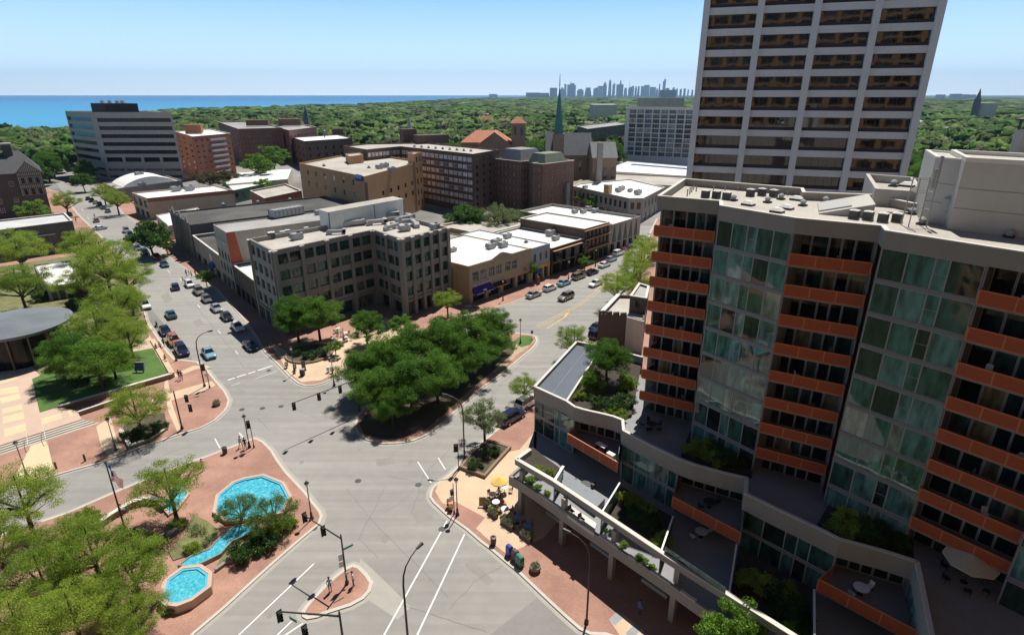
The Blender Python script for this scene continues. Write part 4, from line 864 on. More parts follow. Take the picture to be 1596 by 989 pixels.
for (lo,hi) in bands:
    q=MB(); q.bar(TLv+u*1,TRv-u*1,.06,lo+.02,lo+.62,.42); q.build('sill_panel',wallm('dark_sill',(.06,.045,.045),streak=.0),tw)
# ---- the photographer's own building behind the camera: seen only in the reflections
m_ref=wallm('warm_tan_brick_wall',(.33,.20,.10))
pb_=[Vector((-60,-34)),Vector((150,-34)),Vector((150,-4)),Vector((-60,-4))]
building('tan_high_rise','warm tan brick high rise with window bays, behind the viewpoint','building',pb_,96,m_ref,m_groof,.5,{2:dict(n=30,f=.78,rows=rows(3,23,3.9,.5,3.4),nx=1,depth=1.2)},maxw=100)
# ================================================================ the glass condominium at right
m_ctan=wallm('taupe_concrete',(.32,.292,.26),var=.04,streak=.05,fine=.03)
m_mull=mat('grey_mullion',(.42,.41,.40),.5,.05,1); m_span=mat('grey_spandrel',(.23,.22,.22),.6,.05,1)
m_or=mat('orange_perforated_panel',(.42,.08,.024),.65,.06,1.2,fine=.06); m_or2=mat('orange_rail',(.60,.19,.08),.5,.05,1)
m_white_m=mat('white_painted_metal',(.74,.73,.70),.5,.04,1)
gc_=glassmat('condominium_glass',[(0,(.055,.14,.12)),(.2,(.075,.185,.165)),(.36,(.02,.04,.034)),(.48,(.10,.20,.185)),(.64,(.04,.09,.078)),(.76,(.13,.26,.25)),(.88,(.015,.022,.02)),(.95,(.20,.24,.2))],.03,0,1.75,wob=.1)
gc2=glassmat('balcony_door_glass',[(0,(.01,.014,.015)),(.4,(.02,.045,.04)),(.65,(.012,.012,.012)),(.85,(.06,.09,.08)),(.94,(.2,.16,.09))],.05,0,1.55,scale=.6)
ZR=36.; ZK=[32.0-2.85*k for k in range(9)]
V2=lambda p:Vector((p[0],p[1]))
rf=lambda x,y,z=ZR:V2(at2(x,y,z))
a0,a1=rf(1025,305),rf(1122,313); b0,b1,c1=rf(1122,320),rf(1240.7,339.5),rf(1373.7,351.6); d0,d1=rf(1380,359),rf(1548,385); _e=V2(at2(1592,852,13.1)); _d=(d1-d0).normalized(); e1=d0+_d*((_e-d0).dot(_d)); f0=e1+Vector((_d.y,-_d.x))*1.; f1=f0+_d*9
bk0,bk1,bk2,bk3,bk4=rf(1066,278),rf(1252,293),rf(1255,299),rf(1361,303),rf(1424,316); bk5=bk4+(f1-d0)*1.25
cd=thing('glass_condominium','stepped glass condominium with orange balconies and taupe parapets','apartment building',(a0.x,a0.y,0))
TZ=9.5
inw=lambda p,q:Vector((-(q-p).normalized().y,(q-p).normalized().x))
wl_=MB(); WN=[]
def seg(p,q,rows_,cols,depth,s,z0=TZ-.6,z1=34.6):
    for (pos,ang,w_,h_) in facade(wl_,p,q,z0,z1,cols,rows_,depth): WN.append((pos,ang,w_,h_,dict(s,nz=2) if (s is sG and w_<1.05) else s))
R9=[(ZK[k]+.1,ZK[k]+2.58) for k in range(8,-1,-1)]
sG=dict(glass=gc_,frame=m_mull,nx=1,nz=1,fw=.035)
def split_cols(L,parts):
    t=sum(parts); out=[]; s=.08
    for p in parts:
        w_=(L-.16)*p/t; out.append((s+.012,s+w_-.012)); s+=w_
    return out
LB=(b1-b0).length; seg(b0,b1,R9,split_cols(LB,[1,1,.62,1,1.05]),.06,sG)
seg(f0,f1,R9,split_cols(9,[1,1,.5,1.12]),.06,sG); LD=(d1-d0).length; seg(d0,d1,R9,split_cols(LD,[1,1,.5,1.12]),.06,sG)
REC=1.7
sB=dict(glass=gc2,frame=m_mull,nx=1,nz=1,fw=.08)
for p,q in ((a0,a1),(b1,c1),(d1,e1)):
    i_=inw(p,q)*REC; L=(q-p).length; n_=5
    seg(p+i_,q+i_,[(r[0]-.15,r[1]) for r in R9],split_cols(L,[1.1,1.1,.8,.8,1.1] if L<9 else [1,1,.8,.8,1]),.1,sB)
wl_.face(*[(v.x,v.y,z) for v,z in ((a0,TZ),(a0,34.6))],*[(v.x,v.y,z) for v,z in ((a0+inw(a0,a1)*REC,34.6),(a0+inw(a0,a1)*REC,TZ))]) if False else None
q=a0+inw(a0,a1)*16; seg(q,a0+inw(a0,a1)*REC,R9,spans((q-a0).length-REC,6,.8,.5),.06,dict(sG),z0=0)
for p,dirp in ((a1,(a0,a1)),(b1,(b0,b1)),(c1,(b1,c1)),(d1,(d0,d1))):       # cheek walls beside the balconies
    i_=inw(*dirp); k=p+i_*REC; wl_.bar(p,k,.16,TZ-.3,34.6)
wl_.build('wall',m_span,cd)
ws=[window(cd,*t[:4],t[4].get('nx',1),t[4].get('nz',1),t[4]['frame'],t[4]['glass'],t[4]['fw']) for t in WN]
ws.sort(key=lambda o:-(o.dimensions.x*o.dimensions.z if False else 0)+(o.location+OFF[cd.name]-Vector((0,0,H))).length)
vis=[o for o in ws]; merge(vis[100:],'windows',cd)
# fascia + parapet ring and roof
chain=[a0,a1,b0,b1,c1,d0,d1,e1,f0,f1,bk5,bk4,bk3,bk2,bk1,bk0]
q=MB()
def ringwall(q,pts,z0,z1,t=.35,closed=True,inner=True):
    ins=inset(pts,t); n=len(pts)
    pts=ccw(pts)
    for i in range(n if closed else n-1):
        j=(i+1)%n; A_,B_=pts[i],pts[j]; C_,D_=ins[j],ins[i]
        q.hexa([(v[0],v[1],z0) for v in (A_,B_,C_,D_)],[(v[0],v[1],z1) for v in (A_,B_,C_,D_)])
ringwall(q,chain,34.6,ZR-.06,.3); f_=q.build('fascia',m_ctan,cd)
q=MB(); ins=inset(chain,.32); pts=ccw(chain); out=inset(chain,-.05)
for i in range(len(pts)): j=(i+1)%len(pts); q.hexa([(v[0],v[1],ZR-.06) for v in (out[i],out[j],ins[j],ins[i])],[(v[0],v[1],ZR+.03) for v in (out[i],out[j],ins[j],ins[i])])
q.build('coping',m_cop,cd)
q=MB(); ins=inset(chain,.25); q.hexa([(v[0],v[1],34.7) for v in ins],[(v[0],v[1],35.15) for v in ins]); q.build('roof',m_groof,cd)
ZRF=35.15
# back volume to close the slab
q=MB(); core=[a0+inw(a0,a1)*2.6,a1+inw(a0,a1)*2.2,b1+inw(b0,b1)*2.6,c1+inw(b1,c1)*2.4,d1+inw(d0,d1)*2.6,e1+inw(d0,e1)*2.6,f1+inw(d0,e1)*2.6,bk5,bk4,bk3,bk2,bk1,bk0]
q.prism(core,0,34.58); q.build('core',m_ctan,cd)
# floor edges and balconies
def balcony(p,q,z,proud=.35,side=REC,hh=.95,root=cd,np_=3):
    d=(q-p).normalized(); o_=-inw(p,q)*proud; A_=p+o_+d*.06; B_=q+o_-d*.06; i_=inw(p,q)*(side+proud-.05)
    m_=MB(); m_.bar(A_,B_,.06,z-.1,z+hh-.07)
    bo=m_.build('balcony',m_or,root)
    s_=MB(); s_.hexa([(v.x,v.y,z-.3) for v in (A_+d*.05,B_-d*.05,B_+i_-d*.05,A_+i_+d*.05)],[(v.x,v.y,z) for v in (A_+d*.05+inw(p,q)*.04,B_-d*.05+inw(p,q)*.04,B_+i_-d*.05,A_+i_+d*.05)]); s_.build('deck',m_span,bo)
    r_=MB(); r_.bar(A_,B_,.1,z+hh-.09,z+hh); r_.bar(A_,B_,.1,z-.16,z-.08,-.0)
    for k in range(np_+1): t=A_+(B_-A_)*(k/np_); r_.box((t.x,t.y,z+hh/2-.1),(.11,.11,hh+.1),math.atan2(d.y,d.x))
    r_.bar(A_,A_+inw(p,q)*(proud+.1),.05,z-.16,z+hh) ; r_.bar(B_,B_+inw(p,q)*(proud+.1),.05,z-.16,z+hh)
    r_.build('rail',m_or2,bo); return bo
for k in range(8):
    for p,q in ((a0,a1),(b1,c1),(d1,e1)): balcony(p,q,ZK[k])
for p,q2 in ((b0,b1),(d0,d1),(f0,f1)):
    for z in ZK: q=MB(); q.bar(p,q2,.1,z-.2,z+.09,-.02); q.build('floor_band',m_span,cd)
# ---------------- lower tiers with curved parapets
par=lambda L:[V2(at2(x,y,11.)) for x,y in L]
t1=par([(833.6,601.5),(883,624),(896,633),(909,637),(921.5,640),(940,644),(956,648),(970.5,653.6)])
t2=par([(972,669.8),(1015,693),(1059,714),(1080,722),(1101.5,728),(1130,736),(1164,744)])
t3=par([(1163,768),(1220,796),(1271.5,820),(1310,839),(1336,846),(1380,858),(1429.6,874)])
t4=[t3[-1],V2(at2(1453,989,11.)),V2(at2(1490,1150,11.))]
backL=[V2(at2(938,539,11.)),V2(at2(899,531.6,11.))]
ZC=4.5; ZP=11.; ZF=9.15
wl2=MB(); WN=[]
def seg2(p,q,cols,rws,s,depth=.06,z0=ZC-.2,z1=ZF):
    for (pos,ang,w_,h_) in facade(wl2,p,q,z0,z1,cols,rws,depth): WN.append((pos,ang,w_,h_,s))
RW=[(4.5,6.75),(7.05,9.1)]
gl=lambda p,q,parts:seg2(p,q,split_cols((q-p).length,parts),RW,sG)
gl(t1[0],t1[2],[.9,1,.5,1.2]); gl(t2[0],t2[2],[1,1,.5,1,.6]); gl(t3[0],t3[3],[1,1,.55,.55,1])
rec=1.5
for T_,i0 in ((t1,2),(t2,2),(t3,3)):
    p,q_=T_[i0],T_[-1]; i_=inw(p,q_)*rec; seg2(p+i_,q_+i_,split_cols((q_-p).length,[1,.8,.8,1,1]),RW,sB,.1)
    wl2.bar(p,p+i_,.14,ZC-.2,ZF); wl2.bar(q_,q_+i_,.14,ZC-.2,ZF)
gl(backL[1],t1[0],[1,1,1,1,1,1]); 
wl2.bar(t1[-1],t2[0],.2,ZC,ZF,.12); wl2.bar(t2[-1],t3[0],.2,ZC,ZF,.12); wl2.bar(t4[0],t4[1],.3,ZC,ZF,.2)
tw_=wl2.build('terrace_wall',m_span,cd)
ws2=[window(cd,*t[:4],1,1,t[4]['frame'],t[4]['glass'],t[4]['fw']) for t in WN]
merge(ws2,'lower_windows',cd) if False else None
for o in ws2: o.name='terrace_window'
def chainbar(q,pts,w_,z0,z1,off=0.):
    for p,r in zip(pts,pts[1:]): q.bar(p,r,w_,z0,z1,off)
    for p in pts[1:-1]: q.tube((p.x,p.y,z0),(p.x,p.y,z1-.002),w_/2,w_/2,8)
q=MB(); chainbar(q,[backL[1]]+t1+t2+t3+t4,.28,ZF,ZP-.06); chainbar(q,backL,.28,ZF,ZP-.06); pr=q.build('curved_parapet',m_ctan,cd)
q=MB(); chainbar(q,[backL[1]]+t1+t2+t3+t4,.34,ZP-.06,ZP+.02); chainbar(q,[backL[1],backL[0],V2(at2(1002,556,11.))],.34,ZP-.06,ZP+.02); q.build('coping',m_cop,pr)
q=MB(); q.bar(backL[0],V2(at2(1002,556,11.)),.28,8.2,ZP-.06); q.build('back_parapet',m_ctan,cd)
fl=[backL[1]]+t1+t2+t3+t4+[f1+Vector((2,6)),a1+inw(a0,a1)*4,a0+inw(a0,a1)*8,backL[0]]
q=MB(); q.hexa([(v.x,v.y,9.1) for v in fl],[(v.x,v.y,TZ) for v in fl]); m_terr=mat('grey_terrace_paving',(.26,.26,.27),.85,.1,.6,coords='pos',fine=.06); q.build('terrace_floor',m_terr,cd)
# blue-grey sheet roof at the corner and its edge
sp_=[t1[0]*1.0,t1[1]*1.0,backL[0]*1.0,backL[1]*1.0]; si=inset(sp_,.2)
q=MB(); q.prism(si,TZ+.02,10.55); so_=q.build('sheet_roof',mat('blue_grey_sheet_roof',(.065,.085,.115),.55,.12,.4,coords='pos',fine=.05),cd)
q=MB(); mA=(si[0][0]+si[1][0])/2,(si[0][1]+si[1][1])/2; s_=ccw(sp_); 
mid0=(sp_[0]+sp_[1])/2; mid1=(sp_[2]+sp_[3])/2; q.bar(mid0,mid1,.07,10.55,10.6)
q.build('seam',m_terr,so_)
q=MB(); q.bar(t1[1],backL[0],.25,TZ,ZP); q.build('side_parapet',m_cop,cd)
# mid-level wedge balconies of the tiers
def wedge(Lx,i0,T_,z=7.0):
    A_=V2(at2(*Lx[0],8.1)); B_=V2(at2(*Lx[1],8.1)); d=(B_-A_).normalized(); m_=MB(); m_.bar(A_,B_,.07,z-.15,8.03); bo=m_.build('balcony',m_or,cd)
    p,q_=T_[i0],T_[-1]; i_=inw(p,q_)*(rec-.05)
    s_=MB(); pl=[A_+inw(A_,B_)*.05,B_+inw(A_,B_)*.05,q_+i_,p+i_]; s_.prism(pl,z-.3,z); s_.build('deck',m_span,bo)
    r_=MB(); r_.bar(A_,B_,.1,8.03,8.12); r_.bar(A_,p,.06,z-.15,8.1); r_.bar(B_,q_,.06,z-.15,8.1) if False else None
    for k in range(4): t=A_+(B_-A_)*(k/3); r_.box((t.x,t.y,z+.45),(.1,.1,1.25),math.atan2(d.y,d.x))
    r_.build('rail',m_or2,bo)
    g_=MB(); g_.bar(B_,q_,.05,z-.1,9.2); g_.build('glass_screen',gc_,bo)
wedge([(885,675),(963,720)],2,t1); wedge([(1049,773),(1155,829)],2,t2); wedge([(1276.7,901.4),(1430,982)],3,t3)
# ---------------- podium: beam, columns, planters, shops
bm=[V2(at2(x,y,6.8)) for x,y in [(826.5,700),(805,715),(863,748.5),(937.7,798),(1040,866),(1136,926),(1236,989),(1340,1056)]]
fp=[V2(at2(x,y,4.7)) for x,y in [(812,726),(795,741),(810,748.5),(858,781),(875,794),(925.6,828.4),(1022.6,893),(1136,972),(1240,1044)]]
q=MB(); chainbar(q,bm,.38,6.12,6.8); bo=q.build('beam',m_ctan,cd)
q=MB(); chainbar(q,bm,.46,6.8,6.88); q.build('beam_coping',m_cop,bo)
q=MB(); chainbar(q,fp,.3,3.5,4.72); q.build('planter_fascia',m_ctan,cd)
dk_=[fp[0]]+fp[1:]+[V2((26,30)),V2((38,34)),V2((40,50)),b1,a1,a0+inw(a0,a1)*5,backL[0]-Vector((1,1)),backL[1],t1[0]]
q=MB(); q.hexa([(v.x,v.y,3.6) for v in dk_],[(v.x,v.y,4.4) for v in dk_]); q.build('podium_deck',m_terr,cd)
ld=(fp[6]-fp[3]).normalized(); li=Vector((-ld.y,ld.x)); c0=V2(at2(876,848)); c1_=V2(at2(952,901)); c2_=V2(at2(1046,967))
cols_=[c0-ld*6.6,c0,c1_,c2_,c2_+ld*7,c2_+ld*14]
for i,c_ in enumerate(cols_):
    q=MB(); q.box((c_.x,c_.y,1.75),(.55,.55,3.5),math.atan2(ld.y,ld.x)); q.box((c_.x+li.x*.15,c_.y+li.y*.15,5.4),(.5,.5,1.4),math.atan2(ld.y,ld.x)); q.build('column',m_ctan,cd)
sh=MB(); p=c0-ld*7.2+li*2.6; q2=c2_+ld*20+li*2.6; WN=[]
WNs=facade(sh,p,q2,0,3.6,spans((q2-p).length,18,.9),[(.35,2.5),(2.62,3.4)],.12)
p0_=p; sh.bar(p0_+Vector((0,0)),V2(at2(833,683))+Vector((.2,0)),.3,0,4.4); sh.build('shop_wall',m_fr_b,cd)
gs=glassmat('shop_glass',[(0,(.012,.012,.012)),(.4,(.03,.025,.02)),(.7,(.018,.02,.02)),(.9,(.09,.05,.03))],.06,0,1.5,scale=.6)
for (pos,ang,w_,h_) in WNs: 
    o=window(cd,pos,ang,w_,h_,1,1,m_mull,gs,.05,name='shop_window')
for k in range(6): q=MB(); t=c0-ld*3+ld*(k*6.8)+li*2.2; q.box((t.x,t.y,.5),(3.,.5,.45),math.atan2(ld.y,ld.x)); q.build('shopfront_ledge',m_kerb,cd)
for k in range(3):
    q=MB(); t=c0+ld*(2.5+k*6.6)+li*2.42; q.bar(t,t+ld*2,.05,2.5,2.72); q.build('shop_sign',mat('red_shop_sign',(.45,.06,.06),.6,.05,1),cd)
# ledges (pale caps) on the planter fascia, glass partitions of the courts
for s0_,s1_ in ((.12,.42),(.46,.55),(.60,.66),(.70,.78),(.82,.88),(.93,.99)):
    A_=fp[2]+(fp[7]-fp[2])*s0_; B_=fp[2]+(fp[7]-fp[2])*s1_; q=MB(); q.bar(A_,B_,.34,4.72,4.80,.02); q.build('planter_cap',m_cop,cd)
def partition(bx_,tx,w_=.16,cap=True):
    A_=V2(at2(*bx_,6.8)); B_=V2(at2(*tx,6.8)); q=MB(); q.bar(A_,B_,.1,4.4,6.74); o=q.build('glass_partition',gc_,cd)
    q=MB(); q.bar(A_,B_,w_,6.74,6.86); q.build('partition_cap',m_white_m,o)
partition((864,749),(878,726),.3); partition((938,798),(966,752)); partition((1031,857),(1049,804)); partition((1136,926),(1148,848)); partition((1270,1010),(1269,918))
# glass rails behind the beam in front of the two terraces
q=MB(); q.bar(V2(at2(1036,855,7.2)),V2(at2(1131,920,7.2)),.05,6.88,7.5); q.build('glass_rail',gc_,cd)
# court beds (soil) and raised beds on the terrace
m_bed=mat('planting_soil',(.05,.04,.03),.95,.2,.8,coords='pos')
beds=MB()
def poly2(mb_,pts,z,zt): mb_.prism([V2(at2(x,y,zt)) for x,y in pts],z,zt)
poly2(beds,[(812,716),(830,696),(850,712),(864,722),(872,728),(862,745)],4.4,5.0)
poly2(beds,[(942,797),(968,757),(1050,806),(1032,855)],4.4,5.0)
poly2(beds,[(1142,926),(1152,850),(1268,918),(1266,1010)],4.4,5.0)
beds.build('court_bed',m_bed,cd)
beds=MB()
poly2(beds,[(888,620),(935,545),(1000,565),(985,645),(970,650),(935,642),(900,633)],9.5,9.9)
poly2(beds,[(1062,708),(1075,672),(1165,700),(1172,740),(1110,726)],9.5,9.9)
poly2(beds,[(1275,815),(1300,770),(1420,800),(1425,868),(1340,845)],9.5,9.9)
beds.build('terrace_bed',m_bed,cd)
# skylight sheet in the second court, boxes
q=MB(); P_=[V2(at2(x,y,5.3)) for x,y in [(873,752),(885,738),(943,776),(928,792)]]; q.prism(P_,4.4,5.3); q.build('skylight_sheet',mat('blue_grey_metal',(.16,.18,.2),.5,.08,.5,coords='pos'),cd)
q=MB(); P_=[V2(at2(x,y,5.)) for x,y in [(882,797),(886,782),(930,812),(926,828)]]; q.prism(P_,4.4,4.78); q.build('planter_deck',m_cop,cd)
# bright strip terrace, bottom right corner
q=MB(); P_=[V2(at2(x,y,8.)) for x,y in [(1448,945),(1468,938),(1580,1000),(1470,1020)]]
q.prism(P_,4.4,8.); q.build('lower_roof',m_terr,cd)
# ---------------- roof structures of the condominium
pz=at_y(1459,245,V2(at2(1434,344,ZRF)).y).z
P1=V2(at2(1434,344,ZRF)); P2=V2(at2(1489.5,354.7,ZRF)); d_=(P2-P1).normalized(); inn_=inw(P1,P2)
P0=V2(at2(1442,233.7,pz)); dl=(P0-P1)
P3=P2-inn_*1.4+d_*.2; q=MB()
q.prism([P1,P2,P2+dl,P0],ZRF-.1,pz-.08); mph=wallm('pale_stucco',(.46,.44,.405),var=.04,streak=.04,fine=.03)
ph=q.build('penthouse',mph,cd)
q=MB(); Pe=V2(at2(1700,385,ZRF)); q.prism([P3,Pe,Pe+dl,P3+dl*1.02],ZRF-.1,pz-.0); q.build('penthouse_wing',mph,ph)
q=MB(); ringwall(q,[P1,P2,P2+dl,P0],pz-.08,pz+.06,.35); q.build('coping',m_cop,ph)
q=MB(); ringwall(q,[P3,Pe,Pe+dl,P3+dl*1.02],pz,pz+.35,.35); q.build('wing_parapet',m_cop,ph)
q=MB()
for z_ in (.33,.62): q.bar(P1,P2,.02,ZRF+(pz-ZRF)*z_-.03,ZRF+(pz-ZRF)*z_+.03,-.01); q.bar(P3,Pe,.02,ZRF+(pz-ZRF)*z_-.03,ZRF+(pz-ZRF)*z_+.03,-.01)
q.build('joint',m_span,ph)
bzz=36.9; B_=[V2(at2(x,y,bzz)) for x,y in [(1349.5,270.5),(1364,293.7),(1440,299),(1425,276)]]
building('x','','',B_,bzz,mph,m_groof,.9,z0=33.5,root=cd,wallname='rear_roof_block',pw=.4)
# stair bulkhead (wedge)
q=MB(); W0=[V2(at2(x,y,ZRF)) for x,y in [(1276,334),(1325,338),(1360,340),(1350,322),(1300,318)]]
A_,B_,C_=W0[0],W0[2],W0[3]; D_=A_+(C_-B_)
q.hexa([(v.x,v.y,ZRF-.05) for v in (A_,B_,C_,D_)],[(A_.x,A_.y,ZRF+.1),(B_.x,B_.y,ZRF+1.3),(C_.x,C_.y,ZRF+1.3),(D_.x,D_.y,ZRF+.1)])
sb=q.build('stair_bulkhead',mph,cd)
q=MB(); e_=(B_-A_)*.6; g_=(D_-A_)*.12
q.hexa([(v.x,v.y,z+.02) for v,z in ((A_+g_,ZRF+.1),(A_+e_+g_,ZRF+.82),(D_+e_-g_,ZRF+.82),(D_-g_,ZRF+.1))],[(v.x,v.y,z+.14) for v,z in ((A_+g_,ZRF+.1),(A_+e_+g_,ZRF+.82),(D_+e_-g_,ZRF+.82),(D_-g_,ZRF+.1))]); q.build('sloped_glass',m_mull,sb)
# ================================================================ vehicles
gl_car=mat('car_glass',(.015,.018,.022),.03,.05,1,ior=1.7); m_tyre=mat('tyre_rubber',(.02,.02,.02),.85,.1,3); m_rim=mat('wheel_rim',(.45,.45,.46),.35,.05,3,metal=.8)
m_head=mat('headlight_glass',(.75,.76,.78),.1,.03,1); m_tail=mat('tail_light_red',(.38,.02,.02),.25,.05,1); m_trim=mat('black_trim',(.025,.025,.025),.5,.05,1)
def paint(name,c,metal=.25,rough=.28):
    m=mat('car_paint_'+name,c,rough,.03,1,metal=metal); m.node_tree.nodes['Principled BSDF'].inputs['Coat Weight'].default_value=.8; return m
PB=paint('base',(.5,.5,.5))
def car(name,label,kind):
    t=thing(name,label,'car')
    if kind=='sedan': Lh,Wh=2.3,.9; prof=[(-2.3,.34,.72),(-2.2,.3,.92),(-1.5,.28,1.0),(.85,.28,.98),(1.6,.28,.88),(2.15,.3,.74),(2.3,.36,.6)]; cab=[(-1.65,.98),(-1.0,1.42),(.25,1.44),(1.05,.97)]
    elif kind=='hatch': Lh,Wh=2.1,.88; prof=[(-2.1,.34,.8),(-2.02,.3,1.),(-1.3,.28,1.02),(.85,.28,1.),(1.5,.28,.92),(1.95,.3,.78),(2.1,.36,.62)]; cab=[(-1.95,1.0),(-1.55,1.5),(.2,1.52),(1.1,.98)]
    else: Lh,Wh=2.4,.95; prof=[(-2.4,.42,.9),(-2.32,.38,1.12),(-1.5,.36,1.14),(.9,.36,1.12),(1.7,.36,1.04),(2.25,.38,.9),(2.4,.45,.74)]; cab=[(-2.28,1.12),(-1.95,1.74),(.3,1.76),(1.15,1.1)]
    # body: cross sections along x, rounded sides
    bm=MB(); secs=[]
    for i,(x,zl,zh) in enumerate(prof):
        wv=Wh*(1 if 0<i<len(prof)-1 else .82)*(.97 if i in (1,len(prof)-2) else 1)
        secs.append([(x,-wv*.93,zl),(x,-wv,(zl+zh)*.5),(x,-wv*.9,zh-.04),(x,-wv*.55,zh),(x,wv*.55,zh),(x,wv*.9,zh-.04),(x,wv,(zl+zh)*.5),(x,wv*.93,zl)])
    for s in secs: bm.v+=s
    for i in range(len(secs)-1):
        for j in range(8): k=(j+1)%8; bm.f.append((i*8+j,i*8+k,(i+1)*8+k,(i+1)*8+j)); bm.m.append(0)
    bm.f.append(tuple(range(8))); bm.f.append(tuple((len(secs)-1)*8+i for i in reversed(range(8)))); bm.m+=[0,0]
    # fix winding outward
    o=bm.build('body',PB,t,smooth=False,bevel=.04)
    b2=bmesh.new(); b2.from_mesh(o.data); bmesh.ops.recalc_face_normals(b2,faces=b2.faces); b2.to_mesh(o.data); b2.free()
    g=MB(); (xa,za),(xb,zb_),(xc,zc),(xd,zd)=cab; wb=Wh*.86; wt=Wh*.66
    g.hexa([(xa,-wb,za-.02),(xd,-wb,zd-.02),(xd,wb,zd-.02),(xa,wb,za-.02)],[(xb,-wt,zb_),(xc,-wt,zc),(xc,wt,zc),(xb,wt,zb_)]); g.build('window',gl_car,t)
    r=MB(); e=.02
    r.hexa([(xb-.06,-wt-.03,zb_-.05),(xc+.06,-wt-.03,zc-.05),(xc+.06,wt+.03,zc-.05),(xb-.06,wt+.03,zb_-.05)],[(xb+.05,-wt+.06,zb_+.035),(xc-.08,-wt+.06,zc+.035),(xc-.08,wt-.06,zc+.035),(xb+.05,wt-.06,zb_+.035)])
    for sx in (-1,1):
        for (x0,z0_,x1,z1_) in ((xa,za,xb,zb_),(xd,zd,xc,zc)):
            r.tube((x0,sx*wb*.985,z0_),(x1,sx*(wt+.02),z1_),.045,.04,5,False)
        xm=(xb+xc)/2-.1; r.tube((xm-.12,sx*(wb+.01),za),(xm,sx*(wt+.02),zb_),.04,.04,5,False)
    r.build('roof',PB,t)
    for x in (-Lh*.6,Lh*.6):
        for s in (-1,1):
            wv=MB(); rr=.33 if kind!='suv' else .37; wv.tube((x,s*(Wh-.2),rr),(x,s*(Wh+.015),rr),rr,rr,16); wo=wv.build('wheel',m_tyre,t)
            h=MB(); h.tube((x,s*(Wh+.015),rr),(x,s*(Wh+.03),rr),rr*.6,rr*.55,10); h.build('rim',m_rim,wo)
    zf=prof[-1][2]; zr=prof[0][2]
    for s in (-1,1):
        h=MB(); h.box((Lh-.09,s*Wh*.62,zf-.02+.02),(.16,.34,.14)); h.build('headlight',m_head,t)
        h=MB(); h.box((-Lh+.03,s*Wh*.66,zr-.05),(.1,.28,.15)); h.build('tail_light',m_tail,t)
        h=MB(); h.box((.85,s*(Wh+.06),1.0),(.12,.16,.1)); h.build('mirror',PB,t)
    h=MB(); h.box((Lh-.02,0,.48),(.06,Wh*1.1,.14)); h.build('grille',m_trim,t)
    h=MB(); h.box((-Lh+.02,0,.5),(.06,Wh*.7,.12)); h.build('number_plate',m_trim,t)
    return Kit(t)
PAL={'white':paint('white',(.80,.80,.79),.0),'silver':paint('silver',(.50,.51,.52),.6),'grey':paint('grey',(.20,.21,.22),.5),'black':paint('black',(.012,.013,.016),.2),'navy':paint('navy',(.012,.02,.075),.4),
 'dark_blue':paint('dark_blue',(.02,.04,.09),.4),'sky':paint('sky',(.26,.48,.58),.3),'teal':paint('teal',(.05,.14,.17),.4),'red':paint('red',(.42,.03,.03),.2),'gold':paint('gold',(.33,.29,.22),.6),'orange':paint('orange',(.55,.2,.09),.3),'green':paint('green',(.03,.07,.05),.4)}
KIT={'sedan':car('sedan','','sedan'),'hatch':car('hatchback','','hatch'),'suv':car('sport_utility_car','','suv')}
def putcar(kind,x,y,ang,colr,label,group=None):
    p=at(x,y,.7); KIT[kind].put((p.x,p.y,.012),ang,label,group,1.04,{'car_paint_base':PAL[colr]})
AD=math.atan2(DV.y,DV.x); AS=math.atan2(DS.y,DS.x)
LFT='cars parked along the left hand side of the avenue'; RGT='cars parked along the shaded right hand kerb of the avenue'; SHR='cars parked in front of the shop row'; MOV='cars driving on the avenue'
